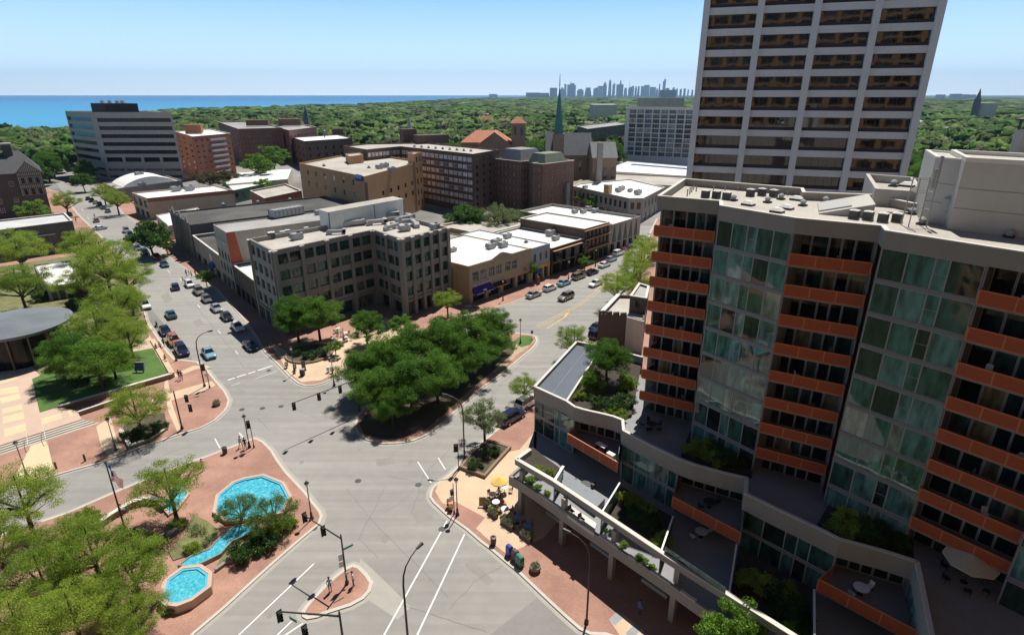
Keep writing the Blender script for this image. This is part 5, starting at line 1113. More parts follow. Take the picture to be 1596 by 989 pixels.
for a in [
 ('sedan',325,549,AD+math.pi,'sky','pale sky blue car driving alone towards the crossing',MOV),
 ('sedan',266,489,AD,'teal','dark teal car driving away, level with the white parked car',MOV),
 ('hatch',273,446,AD-.1,'dark_blue','dark blue hatchback in the road beside the sunlit white car',MOV),
 ('sedan',156,355,AS+.2,'silver','silver car turning at the far crossing of the avenue',MOV),
 ('hatch',150,343,AD,'gold','beige car with a person behind it at the far crossing',MOV),
 ('sedan',257,514,AD+math.pi,'navy','shiny navy blue car parked beside the plaza trees',LFT),
 ('suv',271,530,AD+math.pi,'orange','rusty orange car squeezed between two blue cars',LFT),
 ('suv',283,545,AD+math.pi,'navy','large dark navy car, nearest of the row beside the plaza',LFT),
 ('suv',226,475,AD+math.pi,'white','white van-like car parked under the plaza tree edge',LFT),
 ('sedan',370,508,AD+math.pi,'white','clean white sedan parked just before the building shadow',RGT),
 ('sedan',390,537,AD+math.pi,'dark_blue','dark blue car in full shadow by the corner pavement',RGT),
 ('sedan',353,492,AD+math.pi,'black','black car with bright glint behind the clean white sedan',RGT),
 ('sedan',337,479,AD+math.pi,'silver','silver blue car with white bonnet at the shadow edge',RGT),
 ('hatch',322,465,AD+math.pi,'grey','grey car almost lost in the building shadow',RGT),
 ('suv',310,453,AD+math.pi,'gold','beige grey car glinting behind the small white car',RGT),
 ('hatch',295,442,AD+math.pi,'white','small white car by the people on the kerb',RGT),
 ('sedan',256,411,AD+math.pi,'teal','dark green blue car at the edge of the tree shadow',RGT),
 ('sedan',244,399,AD+math.pi,'red','bright red car with a white glint',RGT),
 ('suv',226,393,AD+math.pi,'green','dark green car under the dense round tree',RGT),
 ('sedan',214,386,AD+math.pi,'grey','grey car in the shade left of the round tree',RGT),
 ('sedan',202,383,AD+math.pi,'dark_blue','dark blue car at the open end of the tree row',RGT),
 ('suv',203,366,AD+math.pi,'dark_blue','dark blue pickup like car beside the round tree',RGT),
 ('suv',197,359,AD+math.pi,'silver','pale car with ladder like roof load by the round tree',RGT),
 ('sedan',168,328,AD,'grey','grey car, nearest in the angled far row',None),
 ('sedan',161,323,AD,'teal','teal car, second in the angled far row',None),
 ('suv',155,318,AD,'green','green car, third in the angled far row',None),
 ('sedan',149,315,AD,'silver','silver car, fourth in the angled far row',None),
 ('suv',143,312,AD,'black','black car, fifth in the angled far row',None),
 ('sedan',137,309,AD,'dark_blue','dark blue car, last in the angled far row',None),
 ('suv',108,334,AD,'teal','teal blue car at the corner of the grey low building',None),
 ('suv',105,282,AD,'black','black car in tree shade at the far end of the avenue',None),
 ('sedan',832,458,AS,'silver','silver grey car under the small street tree, first of the shop row',SHR),
 ('hatch',857,448,AS,'white','white hatchback, second in front of the shops',SHR),
 ('sedan',879,440,AS,'sky','light blue car between the white hatchback and the beige one',SHR),
 ('suv',902,430,AS,'gold','beige estate car in front of the dark restaurant',SHR),
 ('sedan',923,423,AS,'black','black car between the beige estate and the white car',SHR),
 ('sedan',942,412,AS,'white','white car just past the black one in the shop row',SHR),
 ('hatch',953,403,AS,'silver','small silver car behind the white one near the street trees',SHR),
 ('suv',964,394,AS,'white','white car next to the red one near the far street trees',SHR),
 ('hatch',973,389,AS,'red','small red car near the end of the shop row',SHR),
 ('sedan',980,382,AS,'navy','blue car at the far end of the shop row',SHR),
 ('suv',882,462,AS+math.pi,'gold','beige estate car driving towards the crossing beside the shops',None),
 ('sedan',928,441,AS+math.pi,'white','white car half under the right hand street trees',None),
 ('suv',797,649,AS,'navy','dark blue car parked behind the pale green planter tree',None),
 ('suv',823,625,AS,'white','white car with black hatch by the slim tree beside the glass corner',None),
 ('sedan',733,481,AS,'black','black car parked at the corner of the yellow brick shop',None),
 ('sedan',731,495,AS,'white','white car half hidden behind the island trees',None),
 ('sedan',569,611,AS,'dark_blue','dark blue car in the shadow behind the hanging traffic signal',None),
 ('suv',932,520,AS,'black','black car beside the castle brick wall',None),
 ('sedan',932,508,AS,'dark_blue','dark blue car behind the black one at the castle brick wall',None),
 ]: 
    putcar(*a)
# cars on the far parking deck
for x,y,c_,lb_ in [(860+68/5.82+80,283,'dark_blue','x'),]:
    pass
# ================================================================ street lamps and signals
m_bronze=mat('dark_bronze_metal',(.045,.035,.028),.5,.1,3); m_galv=mat('galvanised_metal',(.33,.34,.34),.5,.1,2); m_lens=mat('lamp_glass',(.75,.74,.68),.3,.03,1)
def curved_lamp(m,name='street_lamp'):
    t=thing(name,'','street lamp'); q=MB(); q.lathe((0,0,0),[(.22,0),(.22,.25),(.13,.5)],10); q.build('base',m,t)
    q=MB(); pts=[(0,0,0.3),(0,0,7.2),(.12,0,8.2),(.5,0,8.9),(1.2,0,9.35),(2.1,0,9.6)]; rs=[.11,.09,.075,.065,.055,.05]
    for i in range(5): q.tube(pts[i],pts[i+1],rs[i],rs[i+1],8,False)
    q.build('pole',m,t)
    q=MB(); q.hexa([(2.,-.1,9.52),(2.8,-.16,9.5),(2.8,.16,9.5),(2.,.1,9.52)],[(2.,-.07,9.66),(2.75,-.1,9.72),(2.75,.1,9.72),(2.,.07,9.66)]); h=q.build('lamp_head',m,t)
    q=MB(); q.bx(2.15,2.7,-.1,.1,9.47,9.51); q.build('lens',m_lens,h); return Kit(t)
KL=curved_lamp(m_bronze)
def putlamp(x,y,ang,label,sc=1.): p=at(x,y,.14); KL.put((p.x,p.y,.13),ang,label,'curved street lamps',sc)
putlamp(319,602,math.atan2(at(326,520,9)[1]-at(319,520,9)[1],1)+.5,'curved arm street lamp on the brick corner left of the crossing')
putlamp(724,716,2.9,'curved arm street lamp beside the pale green planter tree')
putlamp(637,1010,1.05,'tall curved arm street lamp standing in front at the bottom edge')
putlamp(914,970,2.6,'curved arm street lamp on the red brick pavement under the condominium') 
def globe_lamp():
    t=thing('pedestrian_lamp','','street lamp'); q=MB(); q.lathe((0,0,0),[(.24,0),(.24,.2),(.15,.35),(.13,.9),(.07,1.)],10); q.build('base',m_bronze,t)
    q=MB(); q.tube((0,0,.9),(0,0,4.5),.07,.05,8); q.build('pole',m_bronze,t)
    q=MB(); q.lathe((0,0,4.5),[(.06,0),(.14,.06),(.24,.45),(.24,.47)],8); h=q.build('lantern',m_lens,t)
    q=MB(); q.lathe((0,0,4.97),[(.3,0),(.2,.12),(.05,.25),(.02,.4)],8); q.build('lantern_cap',m_bronze,h)
    return Kit(t)
KG=globe_lamp()
def putglobe(x,y,label,sc=1.): p=at(x,y,.14); KG.put((p.x,p.y,.13),.3,label,'old style pedestrian lamps',sc)
for x,y,l_ in [(713,802,'old style lamp with signal boxes at the cafe corner'),(486,808,'old style lamp at the tip of the fountain plaza'),(389,697,'old style lamp beside the standing person at the brick corner'),(42,741,'old style lamp left of the tan walk by the steps'),(181,702,'old style lamp at the corner of the planted bed'),(811,535,'old style lamp on the grass tip of the tree island'),(459,582,'old style lamp in the tree shade on the shop corner'),(521,600,'old style lamp by the newspaper boxes'),(228,505,'old style lamp behind the white parked car'),(275,562,'old style lamp by the navy car'),(784,468,'old style lamp in front of the yellow brick shop'),(886,435,'old style lamp between the blue and beige parked cars'),(928,415,'old style lamp beside the black parked car'),(949,400,'old style lamp beside the far white cars'),(80,574,'old style lamp at the pavilion side of the plaza')]:
    putglobe(x,y,l_,1.+(.0 if l_ else 0))
m_sigb=mat('signal_black',(.02,.02,.02),.6,.05,2); SIGC=[mat('signal_red',(.5,.03,.02),.4,.02,1),mat('signal_amber',(.5,.3,.03),.4,.02,1),mat('signal_green',(.03,.35,.12),.4,.02,1)]
def sig_head(t,c,a=0.,name='signal_head'):
    q=MB(); q.box(c,(.34,.3,1.0),a); q.box((c[0],c[1],c[2]),(.5,.04,1.25),a); h=q.build(name,m_sigb,t)
    d=Vector((math.sin(a),-math.cos(a)))
    for i,m_ in enumerate(SIGC):
        z=c[2]+.31-.31*i; q=MB(); q.tube((c[0]+d.x*.14,c[1]+d.y*.14,z),(c[0]+d.x*.17,c[1]+d.y*.17,z),.11,.11,12); q.build('signal_light',m_,h)
        q=MB(); q.tube((c[0]+d.x*.15,c[1]+d.y*.15,z+.02),(c[0]+d.x*.36,c[1]+d.y*.36,z+.04),.14,.13,10,False); q.build('visor',m_sigb,h)
    return h
m_blank=mat('sign_white_face',(.7,.7,.68),.6,.05,1); m_gsign=mat('street_sign_green',(.03,.22,.12),.5,.05,1)
def mast(name,label,x,y,hh,arms=(),heads=(),signs=(),r=.1):
    """arms: (z, tip(px,py) ) ; heads: positions (vector)"""
    p=at(x,y,.14); t=thing(name,label,'traffic signal',(p.x,p.y,.13)); q=MB(); q.lathe((p.x,p.y,.13),[(r*2,0),(r*2,.3),(r*1.3,.45)],10); q.tube((p.x,p.y,.4),(p.x,p.y,hh),r,r*.75,10); q.build('pole',m_bronze,t)
    for (z,tip) in arms:
        q=MB(); e=at(*tip,z+.25); q.tube((p.x,p.y,z),(e.x,e.y,z+.25),r*.8,r*.5,8); q.build('mast_arm',m_bronze,t)
    for (c,a) in heads: sig_head(t,c,a)
    for (c,d,a,m_) in signs: q=MB(); q.box(c,d,a); q.build('sign',m_,t)
    return t
p=at(541,909,.14)
e1_=at(474,802,5.9); e2_=at(503,823,5.9)
mast('traffic_signal','traffic signal mast with two hanging heads on the small brick traffic island',541,909,6.3,[(5.8,(470,800))],
  [((e1_.x,e1_.y,5.6),.9),((e2_.x,e2_.y,5.6),.9)],[((p.x-.2,p.y-.1,3.6),(.55,.05,.8),.5,m_blank),((p.x-.25,p.y-.12,2.75),(.5,.05,.7),.5,m_blank),((p.x+.5,p.y+.2,4.6),(1.0,.05,.22),.7,m_gsign),((p.x+.1,p.y-.1,1.6),(.4,.05,.3),.3,m_blank)])
p=at(540,1035,.14); e1_=at(435,955,5.8); e2_=at(474,978,5.8)
mast('traffic_signal','traffic signal mast reaching in at the bottom edge with two heads',540,1035,6.2,[(5.7,(432,952))],[((e1_.x,e1_.y,5.5),.9),((e2_.x,e2_.y,5.5),.9)],[((at(457,966,5.4).x,at(457,966,5.4).y,5.5),(.8,.05,.3),-.5,m_gsign)],.12)
p=at(559,640,.14); e1_=at(458,632,5.7); e2_=at(497,617,5.7); e3_=at(530,606,5.7)
mast('traffic_signal','long traffic signal arm with three heads reaching from under the island trees',560,640,6.2,[(5.6,(455,628))],[((e1_.x,e1_.y,5.6),.4),((e2_.x,e2_.y,5.6),.4),((e3_.x,e3_.y,5.6),.4)],(),.12)
p=at(283,668,.14); mast('traffic_signal','traffic signal post with two side heads on the plaza corner',284,668,6.4,(),[((at(290,619,4.6).x,at(290,619,4.6).y,4.4),.2),((at(296,634,3.5).x,at(296,634,3.5).y,3.3),.2)],(),.11)
p=at(326,604,.14); mast('traffic_signal','short signal post with walk sign beside the curved lamp at the plaza corner',327,604,3.6,(),[((p.x-.3,p.y,3.9),.5)],[((p.x+.1,p.y-.15,2.6),(.6,.08,.6),.3,m_blank)],.07)
p=at(396,697,.14); mast('traffic_signal','short signal post beside the old style lamp at the fountain corner',396,697,4.2,(),[((p.x-.25,p.y,3.8),.6)],[],.06)
p=at(715,733,.14); mast('traffic_signal','short signal post beside the planter bed on the condominium side',715,733,4.2,(),[((p.x-.3,p.y,3.6),.2)],[],.06)
p=at(706,803,.14); mast('traffic_signal','slim signal post next to the lamp at the cafe corner',708,800,4.4,(),[],[((p.x,p.y,3.4),(.35,.3,.7),.6,m_sigb),((p.x-.1,p.y-.05,2.6),(.45,.05,.5),.3,m_blank)],.06)
# ================================================================ flag pole, light poles at the fountain
p=at(196,828,.14); t=thing('flag_pole','dark flagpole with a limp striped flag by the plaza seats','flag pole',(p.x,p.y,.13))
q=MB(); q.tube((p.x,p.y,.13),(p.x,p.y,9.2),.11,.06,8); q.lathe((p.x,p.y,9.2),[(.05,0),(.16,.1),(.05,.24)],8); q.build('pole',m_bronze,t)
fm=[mat('flag_red',(.5,.05,.06),.8,.05,1),mat('flag_white',(.75,.73,.7),.8,.05,1),mat('flag_blue',(.03,.05,.2),.8,.05,1)]
q=MB(); n_=13; W_=12
for i in range(W_):
    for j in range(n_):
        def fpnt(i,j):
            s=i/W_; v=j/n_; x=p.x+.1+1.1*s+.1*math.sin(s*9+v*2); y=p.y-.04+.16*math.sin(s*14+v*3); return (x,y,9.-1.7*v-2.0*s*(.6+.4*s))
        q.mi(2 if (i<5 and j<7) else (j%2)); q.face(fpnt(i,j),fpnt(i,j+1),fpnt(i+1,j+1),fpnt(i+1,j))
for m_ in fm:
    n=m_.node_tree.nodes; l=m_.node_tree.links; b=n['Principled BSDF']; tr=n.new('ShaderNodeBsdfTranslucent'); mx=n.new('ShaderNodeMixShader'); mx.inputs[0].default_value=.5
    l.new(b.inputs['Base Color'].links[0].from_socket,tr.inputs[0]); l.new(b.outputs[0],mx.inputs[1]); l.new(tr.outputs[0],mx.inputs[2]); l.new(mx.outputs[0],n['Material Output'].inputs[0])
q.build('flag',fm,t,smooth=True)
p=at(169,548,.8); t=thing('light_pole','tall silver light pole standing among the plaza trees','light pole',(p.x,p.y,.75)); q=MB(); q.tube((p.x,p.y,.75),(p.x,p.y,8.6),.12,.08,8); q.build('pole',m_galv,t); q=MB(); q.lathe((p.x,p.y,8.6),[(.1,0),(.25,.1),(.2,.9),(.05,1.1)],10); q.build('lamp_head',m_galv,t)
# info sign on the lawn, kiosk
p=at(219,583,.4); t=thing('information_sign','dark blue slanted information board on the plaza lawn','sign',(p.x,p.y,.3)); q=MB(); q.bx(p.x-.7,p.x-.55,p.y-.05,p.y+.05,.3,1.2); q.bx(p.x+.55,p.x+.7,p.y-.05,p.y+.05,.3,1.2); q.build('leg',m_bronze,t)
q=MB(); q.hexa([(p.x-.9,p.y-.1,1.1),(p.x+.9,p.y-.1,1.1),(p.x+.9,p.y+.1,1.1),(p.x-.9,p.y+.1,1.1)],[(p.x-.9,p.y+.3,2.6),(p.x+.9,p.y+.3,2.6),(p.x+.9,p.y+.5,2.6),(p.x-.9,p.y+.5,2.6)]); b_=q.build('panel',m_galv,t)
q=MB(); q.face((p.x-.75,p.y-.09,1.25),(p.x+.75,p.y-.09,1.25),(p.x+.75,p.y+.26,2.45),(p.x-.75,p.y+.26,2.45)); q.build('panel_face',mat('blue_board',(.03,.05,.16),.5,.05,1),b_)
# ================================================================ bins, planters, mail boxes
def prop(name,label,cat,x,y,parts,group=None,z=.14,rz=0):
    p=at(x,y,z); t=thing(name,label,cat,(p.x,p.y,z-.002),rz,group); off=OFF.pop(t.name)
    for nm,mb_,m_ in parts: mb_.build(nm,m_,t)
    return t
def M_(f):
    q=MB(); f(q); return q
m_binb=mat('brown_slatted_bin',(.10,.065,.05),.7,.15,3)
bin_=lambda:[('body',M_(lambda q:q.lathe((0,0,0),[(.28,0),(.33,.5),(.3,.85)],14)),m_binb),('lid',M_(lambda q:q.lathe((0,0,.85),[(.34,0),(.34,.07),(.16,.1),(.15,.02)],14)),m_bronze)]
prop('litter_bin','brown round litter bin on the tan paving near the kerb','litter bin',769,847,bin_())
prop('litter_bin','black litter bin on red paving near the standing person','litter bin',351,706,bin_())
m_green=mat('green_enamel',(.03,.21,.16),.4,.05,1); m_bluee=mat('blue_enamel',(.04,.07,.42),.4,.05,1); m_brn=mat('brown_enamel',(.12,.08,.07),.5,.05,1)
def mailbox(c,w_=.62): return [('body',M_(lambda q:(q.bx(-w_/2,w_/2,-.3,.3,.18,1.0),q.tube((-w_/2,0,1.0),(w_/2,0,1.0),.3,.3,16))),c),('leg',M_(lambda q:[q.bx(sx*w_/2-.04,sx*w_/2+.04,sy*.26-.03,sy*.26+.03,0,.2) for sx in(-1,1) for sy in (-1,1)]),c),('slot',M_(lambda q:q.bx(-.22,.22,-.33,-.27,1.0,1.06)),m_trim)]
prop('mail_box','green rounded mail box, right one in the row by the kerb','mail box',810,880,mailbox(m_green,.8),rz=-.9)
prop('mail_box','dark blue mail box, left one in the row by the kerb','mail box',794,864,mailbox(m_bluee,.6),rz=-.9)
prop('news_box','brown box between the blue and green mail boxes','news box',803,871,mailbox(m_brn,.6),rz=-.9)
def planter(flow): return [('pot',M_(lambda q:q.lathe((0,0,0),[(.42,0),(.62,.35),(.6,.6),(.5,.6),(.48,.5)],16)),mat('stone_planter',(.22,.17,.14),.9,.15,2)),('soil',M_(lambda q:q.lathe((0,0,.48),[(.5,0),(.45,.05)],14)),m_soil)]
PLANT=[]
for x,y,l_ in [(834,888,'large round planter with dry plants right of the mail boxes'),(338,631,'round stone planter with sprouting plants on the brick corner')]:
    t=prop('flower_planter',l_,'planter',x,y,planter(0)); PLANT.append(t)
# bollards
for x,y,l_ in [(88,730,'short dark bollard at the left of the brick square'),(133,718,'short dark bollard at the right of the brick square')]:
    prop('bollard',l_,'bollard',x,y,[('post',M_(lambda q:q.tube((0,0,0),(0,0,.95),.13,.13,10)),m_binb),('cap',M_(lambda q:q.lathe((0,0,.95),[(.14,0),(.1,.08),(.02,.1)],10)),m_bronze)],'bollards before the steps')
# news boxes and signs at the shop corner
def newsbox(c): return [('body',M_(lambda q:q.bx(-.25,.25,-.2,.2,.35,1.1)),c),('leg',M_(lambda q:(q.bx(-.05,.05,-.05,.05,0,.36),q.bx(-.2,.2,-.15,.15,0,.05))),m_trim),('door',M_(lambda q:q.bx(-.2,.2,-.22,-.2,.65,1.05)),m_blank)]
for x,y,c_,l_ in [(512,580,m_blank,'white newspaper box near the shop corner lamp'),(518,581,mat('teal_enamel',(.03,.2,.26),.5,.05,1),'teal newspaper box beside the white one'),(460,577,m_trim,'black newspaper box beside the lamp in tree shade'),(447,573,m_brn,'brown newspaper box behind the black one'),(703,795,mat('orange_enamel',(.7,.25,.04),.5,.05,1),'orange newspaper box at the cafe corner lamp'),(700,790,m_trim,'black newspaper box beside the orange one')]:
    prop('newspaper_box',l_,'newspaper box',x,y,newsbox(c_),'newspaper boxes')
prop('sandwich_board','brown standing board on the shop corner','sign',474,577,[('panel',M_(lambda q:q.bx(-.35,.35,-.06,.06,.2,1.9)),m_brn),('foot',M_(lambda q:q.bx(-.4,.4,-.25,.25,0,.08)),m_trim)])
prop('parking_machine','dark litter and ticket cabinet beside the brown board','ticket machine',472,585,[('body',M_(lambda q:q.bx(-.35,.35,-.3,.3,.0,1.2)),m_trim),('top',M_(lambda q:q.bx(-.38,.38,-.33,.33,1.2,1.3)),m_galv)])
prop('red_kiosk_sign','brown red sign board on the pavement by the shops','sign',839,443,[('panel',M_(lambda q:q.bx(-.5,.5,-.1,.1,.2,2.1)),mat('rust_panel',(.2,.06,.03),.7,.1,1)),('foot',M_(lambda q:q.bx(-.55,.55,-.3,.3,0,.2)),m_trim)],rz=.8)
prop('sign_post','small brown sign on the grass tip of the island','sign',829,528,[('panel',M_(lambda q:q.bx(-.25,.25,-.03,.03,1.2,1.8)),m_brn),('post',M_(lambda q:q.tube((0,0,0),(0,0,1.8),.03,.03,6)),m_trim)])
# ================================================================ cafe at the condominium corner
m_wicker=mat('woven_chair',(.22,.15,.09),.8,.2,5); m_tt=mat('pale_table_top',(.72,.74,.76),.3,.03,1)
def table_parts(r=.38,top=None,h=.74): return [('tabletop',M_(lambda q:q.lathe((0,0,h-.03),[(r,0),(r,.035)],18)),top or m_tt),('leg',M_(lambda q:(q.tube((0,0,.03),(0,0,h-.03),.03,.03,8),q.lathe((0,0,0),[(.24,0),(.2,.03)],12))),m_trim)]
def mk(name,cat,parts,label=''):
    t=thing(name,label,cat); 
    for nm,mb_,m_ in parts: mb_.build(nm,m_,t)
    return Kit(t)
KT=mk('cafe_table','table',table_parts())
def chair_parts(m=None): 
    m=m or m_wicker
    return [('seat',M_(lambda q:q.bx(-.22,.22,-.22,.22,.42,.47)),m),('backrest',M_(lambda q:q.hexa([(-.22,.2,.5),(.22,.2,.5),(.22,.23,.5),(-.22,.23,.5)],[(-.2,.27,.88),(.2,.27,.88),(.2,.3,.88),(-.2,.3,.88)])),m)]+[('leg',M_(lambda q,sx=sx,sy=sy:q.tube((sx*.2,sy*.2,0),(sx*.19,sy*.19,.43),.018,.018,6)),m_trim) for sx in (-1,1) for sy in (-1,1)]
KC=mk('cafe_chair','chair',chair_parts())
m_umb=mat('yellow_canvas',(.72,.50,.12),.8,.04,1); m_umw=mat('cream_canvas',(.55,.48,.35),.8,.05,1)
def umbrella(m,r=1.25):
    def cano(q):
        n=8
        for i in range(n):
            a=2*math.pi*i/n; b=2*math.pi*(i+1)/n; mx=(a+b)/2
            q.face((0,0,2.75),(r*math.cos(a),r*math.sin(a),2.2),(r*.94*math.cos(mx),r*.94*math.sin(mx),2.24)); q.face((0,0,2.75),(r*.94*math.cos(mx),r*.94*math.sin(mx),2.24),(r*math.cos(b),r*math.sin(b),2.2))
            q.face((r*math.cos(a),r*math.sin(a),2.2),(r*math.cos(a),r*math.sin(a),2.08),(r*.94*math.cos(mx),r*.94*math.sin(mx),2.12),(r*.94*math.cos(mx),r*.94*math.sin(mx),2.24)); q.face((r*.94*math.cos(mx),r*.94*math.sin(mx),2.24),(r*.94*math.cos(mx),r*.94*math.sin(mx),2.12),(r*math.cos(b),r*math.sin(b),2.08),(r*math.cos(b),r*math.sin(b),2.2))
    return [('pole',M_(lambda q:(q.tube((0,0,0),(0,0,2.8),.03,.03,8),q.lathe((0,0,0),[(.28,0),(.25,.08)],12))),m_trim),('canopy',M_(cano),m)]
def put_at(K,x,y,z,rz,label,group=None,sc=1.,mats=None):
    p=at(x,y,z); return K.put((p.x,p.y,z),rz,label,group,sc,mats)
KU=mk('parasol','umbrella',umbrella(m_umb,1.05)); p=at(778,749,2.4); KU.put((p.x,p.y,.144),.2,'yellow parasol over the cafe seats at the podium corner')
CT=[(768,779,'cafe table with pale top nearest the yellow parasol'),(773,791,'cafe table with bright top in the middle of the cafe'),(787,802,'cafe table with bright top at the edge of the podium shadow'),(806,815,'cafe table with blue top, first in the podium shade'),(822,828,'cafe table with blue top, second in the podium shade'),(786,768,'cafe table by the podium corner wall')]
for i,(x,y,l_) in enumerate(CT):
    o=put_at(KT,x,y,.146,.3,l_,None,1.25,{'pale_table_top':mat('blue_table_top',(.12,.25,.42),.3,.03,1)} if 'blue' in l_ else None)
    p=at(x,y,.146)
    for k in range(3):
        a=i*1.3+k*2.09; KC.put((p.x+math.cos(a)*.8,p.y+math.sin(a)*.8,.146),a-math.pi/2,'woven cafe chair at '+l_.replace('cafe table','the table'),'woven cafe chairs')
prop('menu_board','wooden menu board standing left of the cafe tables','sign',752,788,[('panel',M_(lambda q:q.hexa([(-.4,-.2,.15),(.4,-.2,.15),(.4,-.14,.15),(-.4,-.14,.15)],[(-.4,.1,1.2),(.4,.1,1.2),(.4,.16,1.2),(-.4,.16,1.2)])),mat('wood_board',(.38,.24,.13),.7,.1,2)),('leg',M_(lambda q:(q.tube((-.35,.3,0),(-.35,.12,1.2),.03,.03,6),q.tube((.35,.3,0),(.35,.12,1.2),.03,.03,6))),m_brn)])
# low hedge boxes along the cafe edge
CB=[(760,792,764,799),(788,812,800,820),(816,830,826,839)]
for i,(x0_,y0_,x1_,y1_) in enumerate([(762,794,774,804),(782,809,800,822),(812,829,828,841),(757,782,760,788)]):
    a_=at(x0_,y0_,.5); b_=at(x1_,y1_,.5); t=thing('planter_box',['dark planter box at the sunny front of the cafe','planter box with grasses halfway along the cafe edge','planter box with grasses at the shaded end of the cafe edge','short planter box by the menu board'][i],'planter',(a_.x,a_.y,.14))
    q=MB(); q.bar(a_,b_,.5,.15,.75); q.build('box',m_brn,t)
    q=MB(); q.bar(a_,b_,.42,.72,.77); q.build('soil',m_soil,t); PLANT.append((t,a_,b_))
# outdoor tables in front of the grey office
for i,(x,y) in enumerate([(527,517),(539,524),(520,533),(531,536),(541,531),(748,462),(755,459),(762,456),(770,453)]):
    l_=['cafe table nearest the office entrance','cafe table left of the small round tree','cafe table nearest the shaded lamp','cafe table in the middle of the office forecourt','cafe table beside the forecourt curb','first small table under the striped awning','second small table under the striped awning','third small table under the striped awning','last small table under the striped awning'][i]
    put_at(KT,x,y,.146,.3,l_,None,1.2); p=at(x,y,.146)
    for k in range(3): a=i*1.1+k*2.09; KC.put((p.x+math.cos(a)*.8,p.y+math.sin(a)*.8,.146),a-math.pi/2,'woven chair at the '+l_,'woven cafe chairs')
# terraces of the condominium: tables, chairs, parasol
KP=mk('terrace_chair','chair',chair_parts(m_white_m)); KQ=mk('terrace_table','table',table_parts(.62,m_white_m))
for x,y,z,n_,l_,c_ in [(1092,836,4.42,2,'round white table on the shaded court terrace',None),(1015,668,9.52,5,'dark round table on the upper grey terrace',m_trim),(912,762,4.42,3,'dark table on the court terrace below the first orange balcony',m_trim),(1105,790,7.02,2,'small table on the second wedge balcony',m_trim),(1340,925,7.02,2,'small table on the third wedge balcony',m_white_m),(1165-80,830,4.42,0,'',None)]:
    if not l_: continue
    put_at(KQ,x,y,z,.2,l_,None,1.,{'white_painted_metal':c_} if c_ else None); p=at(x,y,z)
    for k in range(n_): a=.4+k*2*math.pi/n_; KP.put((p.x+math.cos(a)*1.05,p.y+math.sin(a)*1.05,z),a-math.pi/2,'chair round the '+l_,'terrace chairs',1.,{'white_painted_metal':c_} if c_ is m_trim else None)
# picnic set on the first wedge balcony
p=at(937,700,7.1); t=thing('picnic_table','slatted white metal table on the first orange balcony','table',(p.x,p.y,7.02),-.85); off=OFF.pop(t.name)
q=MB(); [q.bx(-.7,.7,-.35+.15*k,-.25+.15*k,.7,.74) for k in range(5)]; q.build('tabletop',m_white_m,t)
for sx in (-1,1):
    q=MB(); q.bx(sx*.6-.03,sx*.6+.03,-.33,.33,0,.7); q.build('leg',m_trim,t)
p=at(952,711,7.2); t=thing('storage_box','white box at the end of the first orange balcony','box',(p.x,p.y,7.02),-.85); OFF.pop(t.name); q=MB(); q.bx(-.45,.45,-.25,.25,0,.55); q.build('body',m_white_m,t); q=MB(); q.bx(-.48,.48,-.28,.28,.55,.6); q.build('lid',m_white_m,t)
for x,y,l_ in [(890,802,'dark chair, left one on the sunny planter deck'),(906,815,'dark chair, right one on the sunny planter deck')]:
    put_at(KP,x,y,4.8,.6,l_,None,1.2,{'white_painted_metal':m_trim})
for bi,(bp,bq) in enumerate(((a0,a1),(b1,c1),(d1,e1))):
    for k in range(8):
        if (k*3+bi*5)%4==3: continue
        f=.25+.5*((k*7+bi*3)%5)/4; v=bp+(bq-bp)*f+inw(bp,bq)*.7; 
        KP.put((v.x,v.y,ZK[k]+.02),k*1.7+bi,['chair on the left orange balcony stack','chair on the middle orange balcony stack','chair on the right orange balcony stack'][bi],'chairs on the orange balconies',1.05,{'white_painted_metal':m_wicker} if k%2 else None)
KU2=mk('large_parasol','umbrella',umbrella(m_umw,1.9)); p=at(1514,873,11.7); KU2.put((p.x,p.y,9.52),.2,'large cream parasol on the shaded terrace at bottom right')
for k in range(6):
    a=k*math.pi/3; KP.put((p.x+math.cos(a)*1.5,p.y+math.sin(a)*1.5,9.52),a-math.pi/2,'chair under the large cream parasol','terrace chairs',1.,{'white_painted_metal':m_trim})
p=at(1490,975,8.); t=thing('framed_panel','white rectangular panel with an oval emblem on the bottom right roof','panel',(p.x,p.y,8.02),-.5); OFF.pop(t.name)
q=MB(); q.bx(-.9,.9,-.5,.5,0,.3); q.build('panel',m_white_m,t); q=MB(); q.lathe((0,0,.3),[(.36,0),(.36,.02),(.25,.03),(.25,.0)],20); q.build('emblem',m_trim,t)
# ================================================================ rooftop plant
m_acd=mat('condenser_grille',(.06,.06,.065),.6,.1,4)
def ac(): return [('cabinet',M_(lambda q:q.bx(-.5,.5,-.45,.45,.1,1.05)),m_acd),('top',M_(lambda q:(q.bx(-.53,.53,-.48,.48,1.05,1.12),q.lathe((0,0,1.12),[(.36,0),(.36,.06)],14))),m_white_m),('skid',M_(lambda q:q.bx(-.55,.55,-.5,.5,0,.1)),m_galv)]
def dome(): return [('curb',M_(lambda q:q.bx(-.75,.75,-.6,.6,0,.28)),m_trim),('dome',M_(lambda q:q.hexa([(-.78,-.63,.28),(.78,-.63,.28),(.78,.63,.28),(-.78,.63,.28)],[(-.4,-.3,.62),(.4,-.3,.62),(.4,.3,.62),(-.4,.3,.62)])),m_white_m)]
def vent(): return [('curb',M_(lambda q:q.bx(-.5,.5,-.5,.5,0,.25)),m_trim),('cowl',M_(lambda q:q.lathe((0,0,.25),[(.34,0),(.34,.25),(.46,.3),(.44,.45),(.2,.68),(.03,.72)],14)),m_galv)]
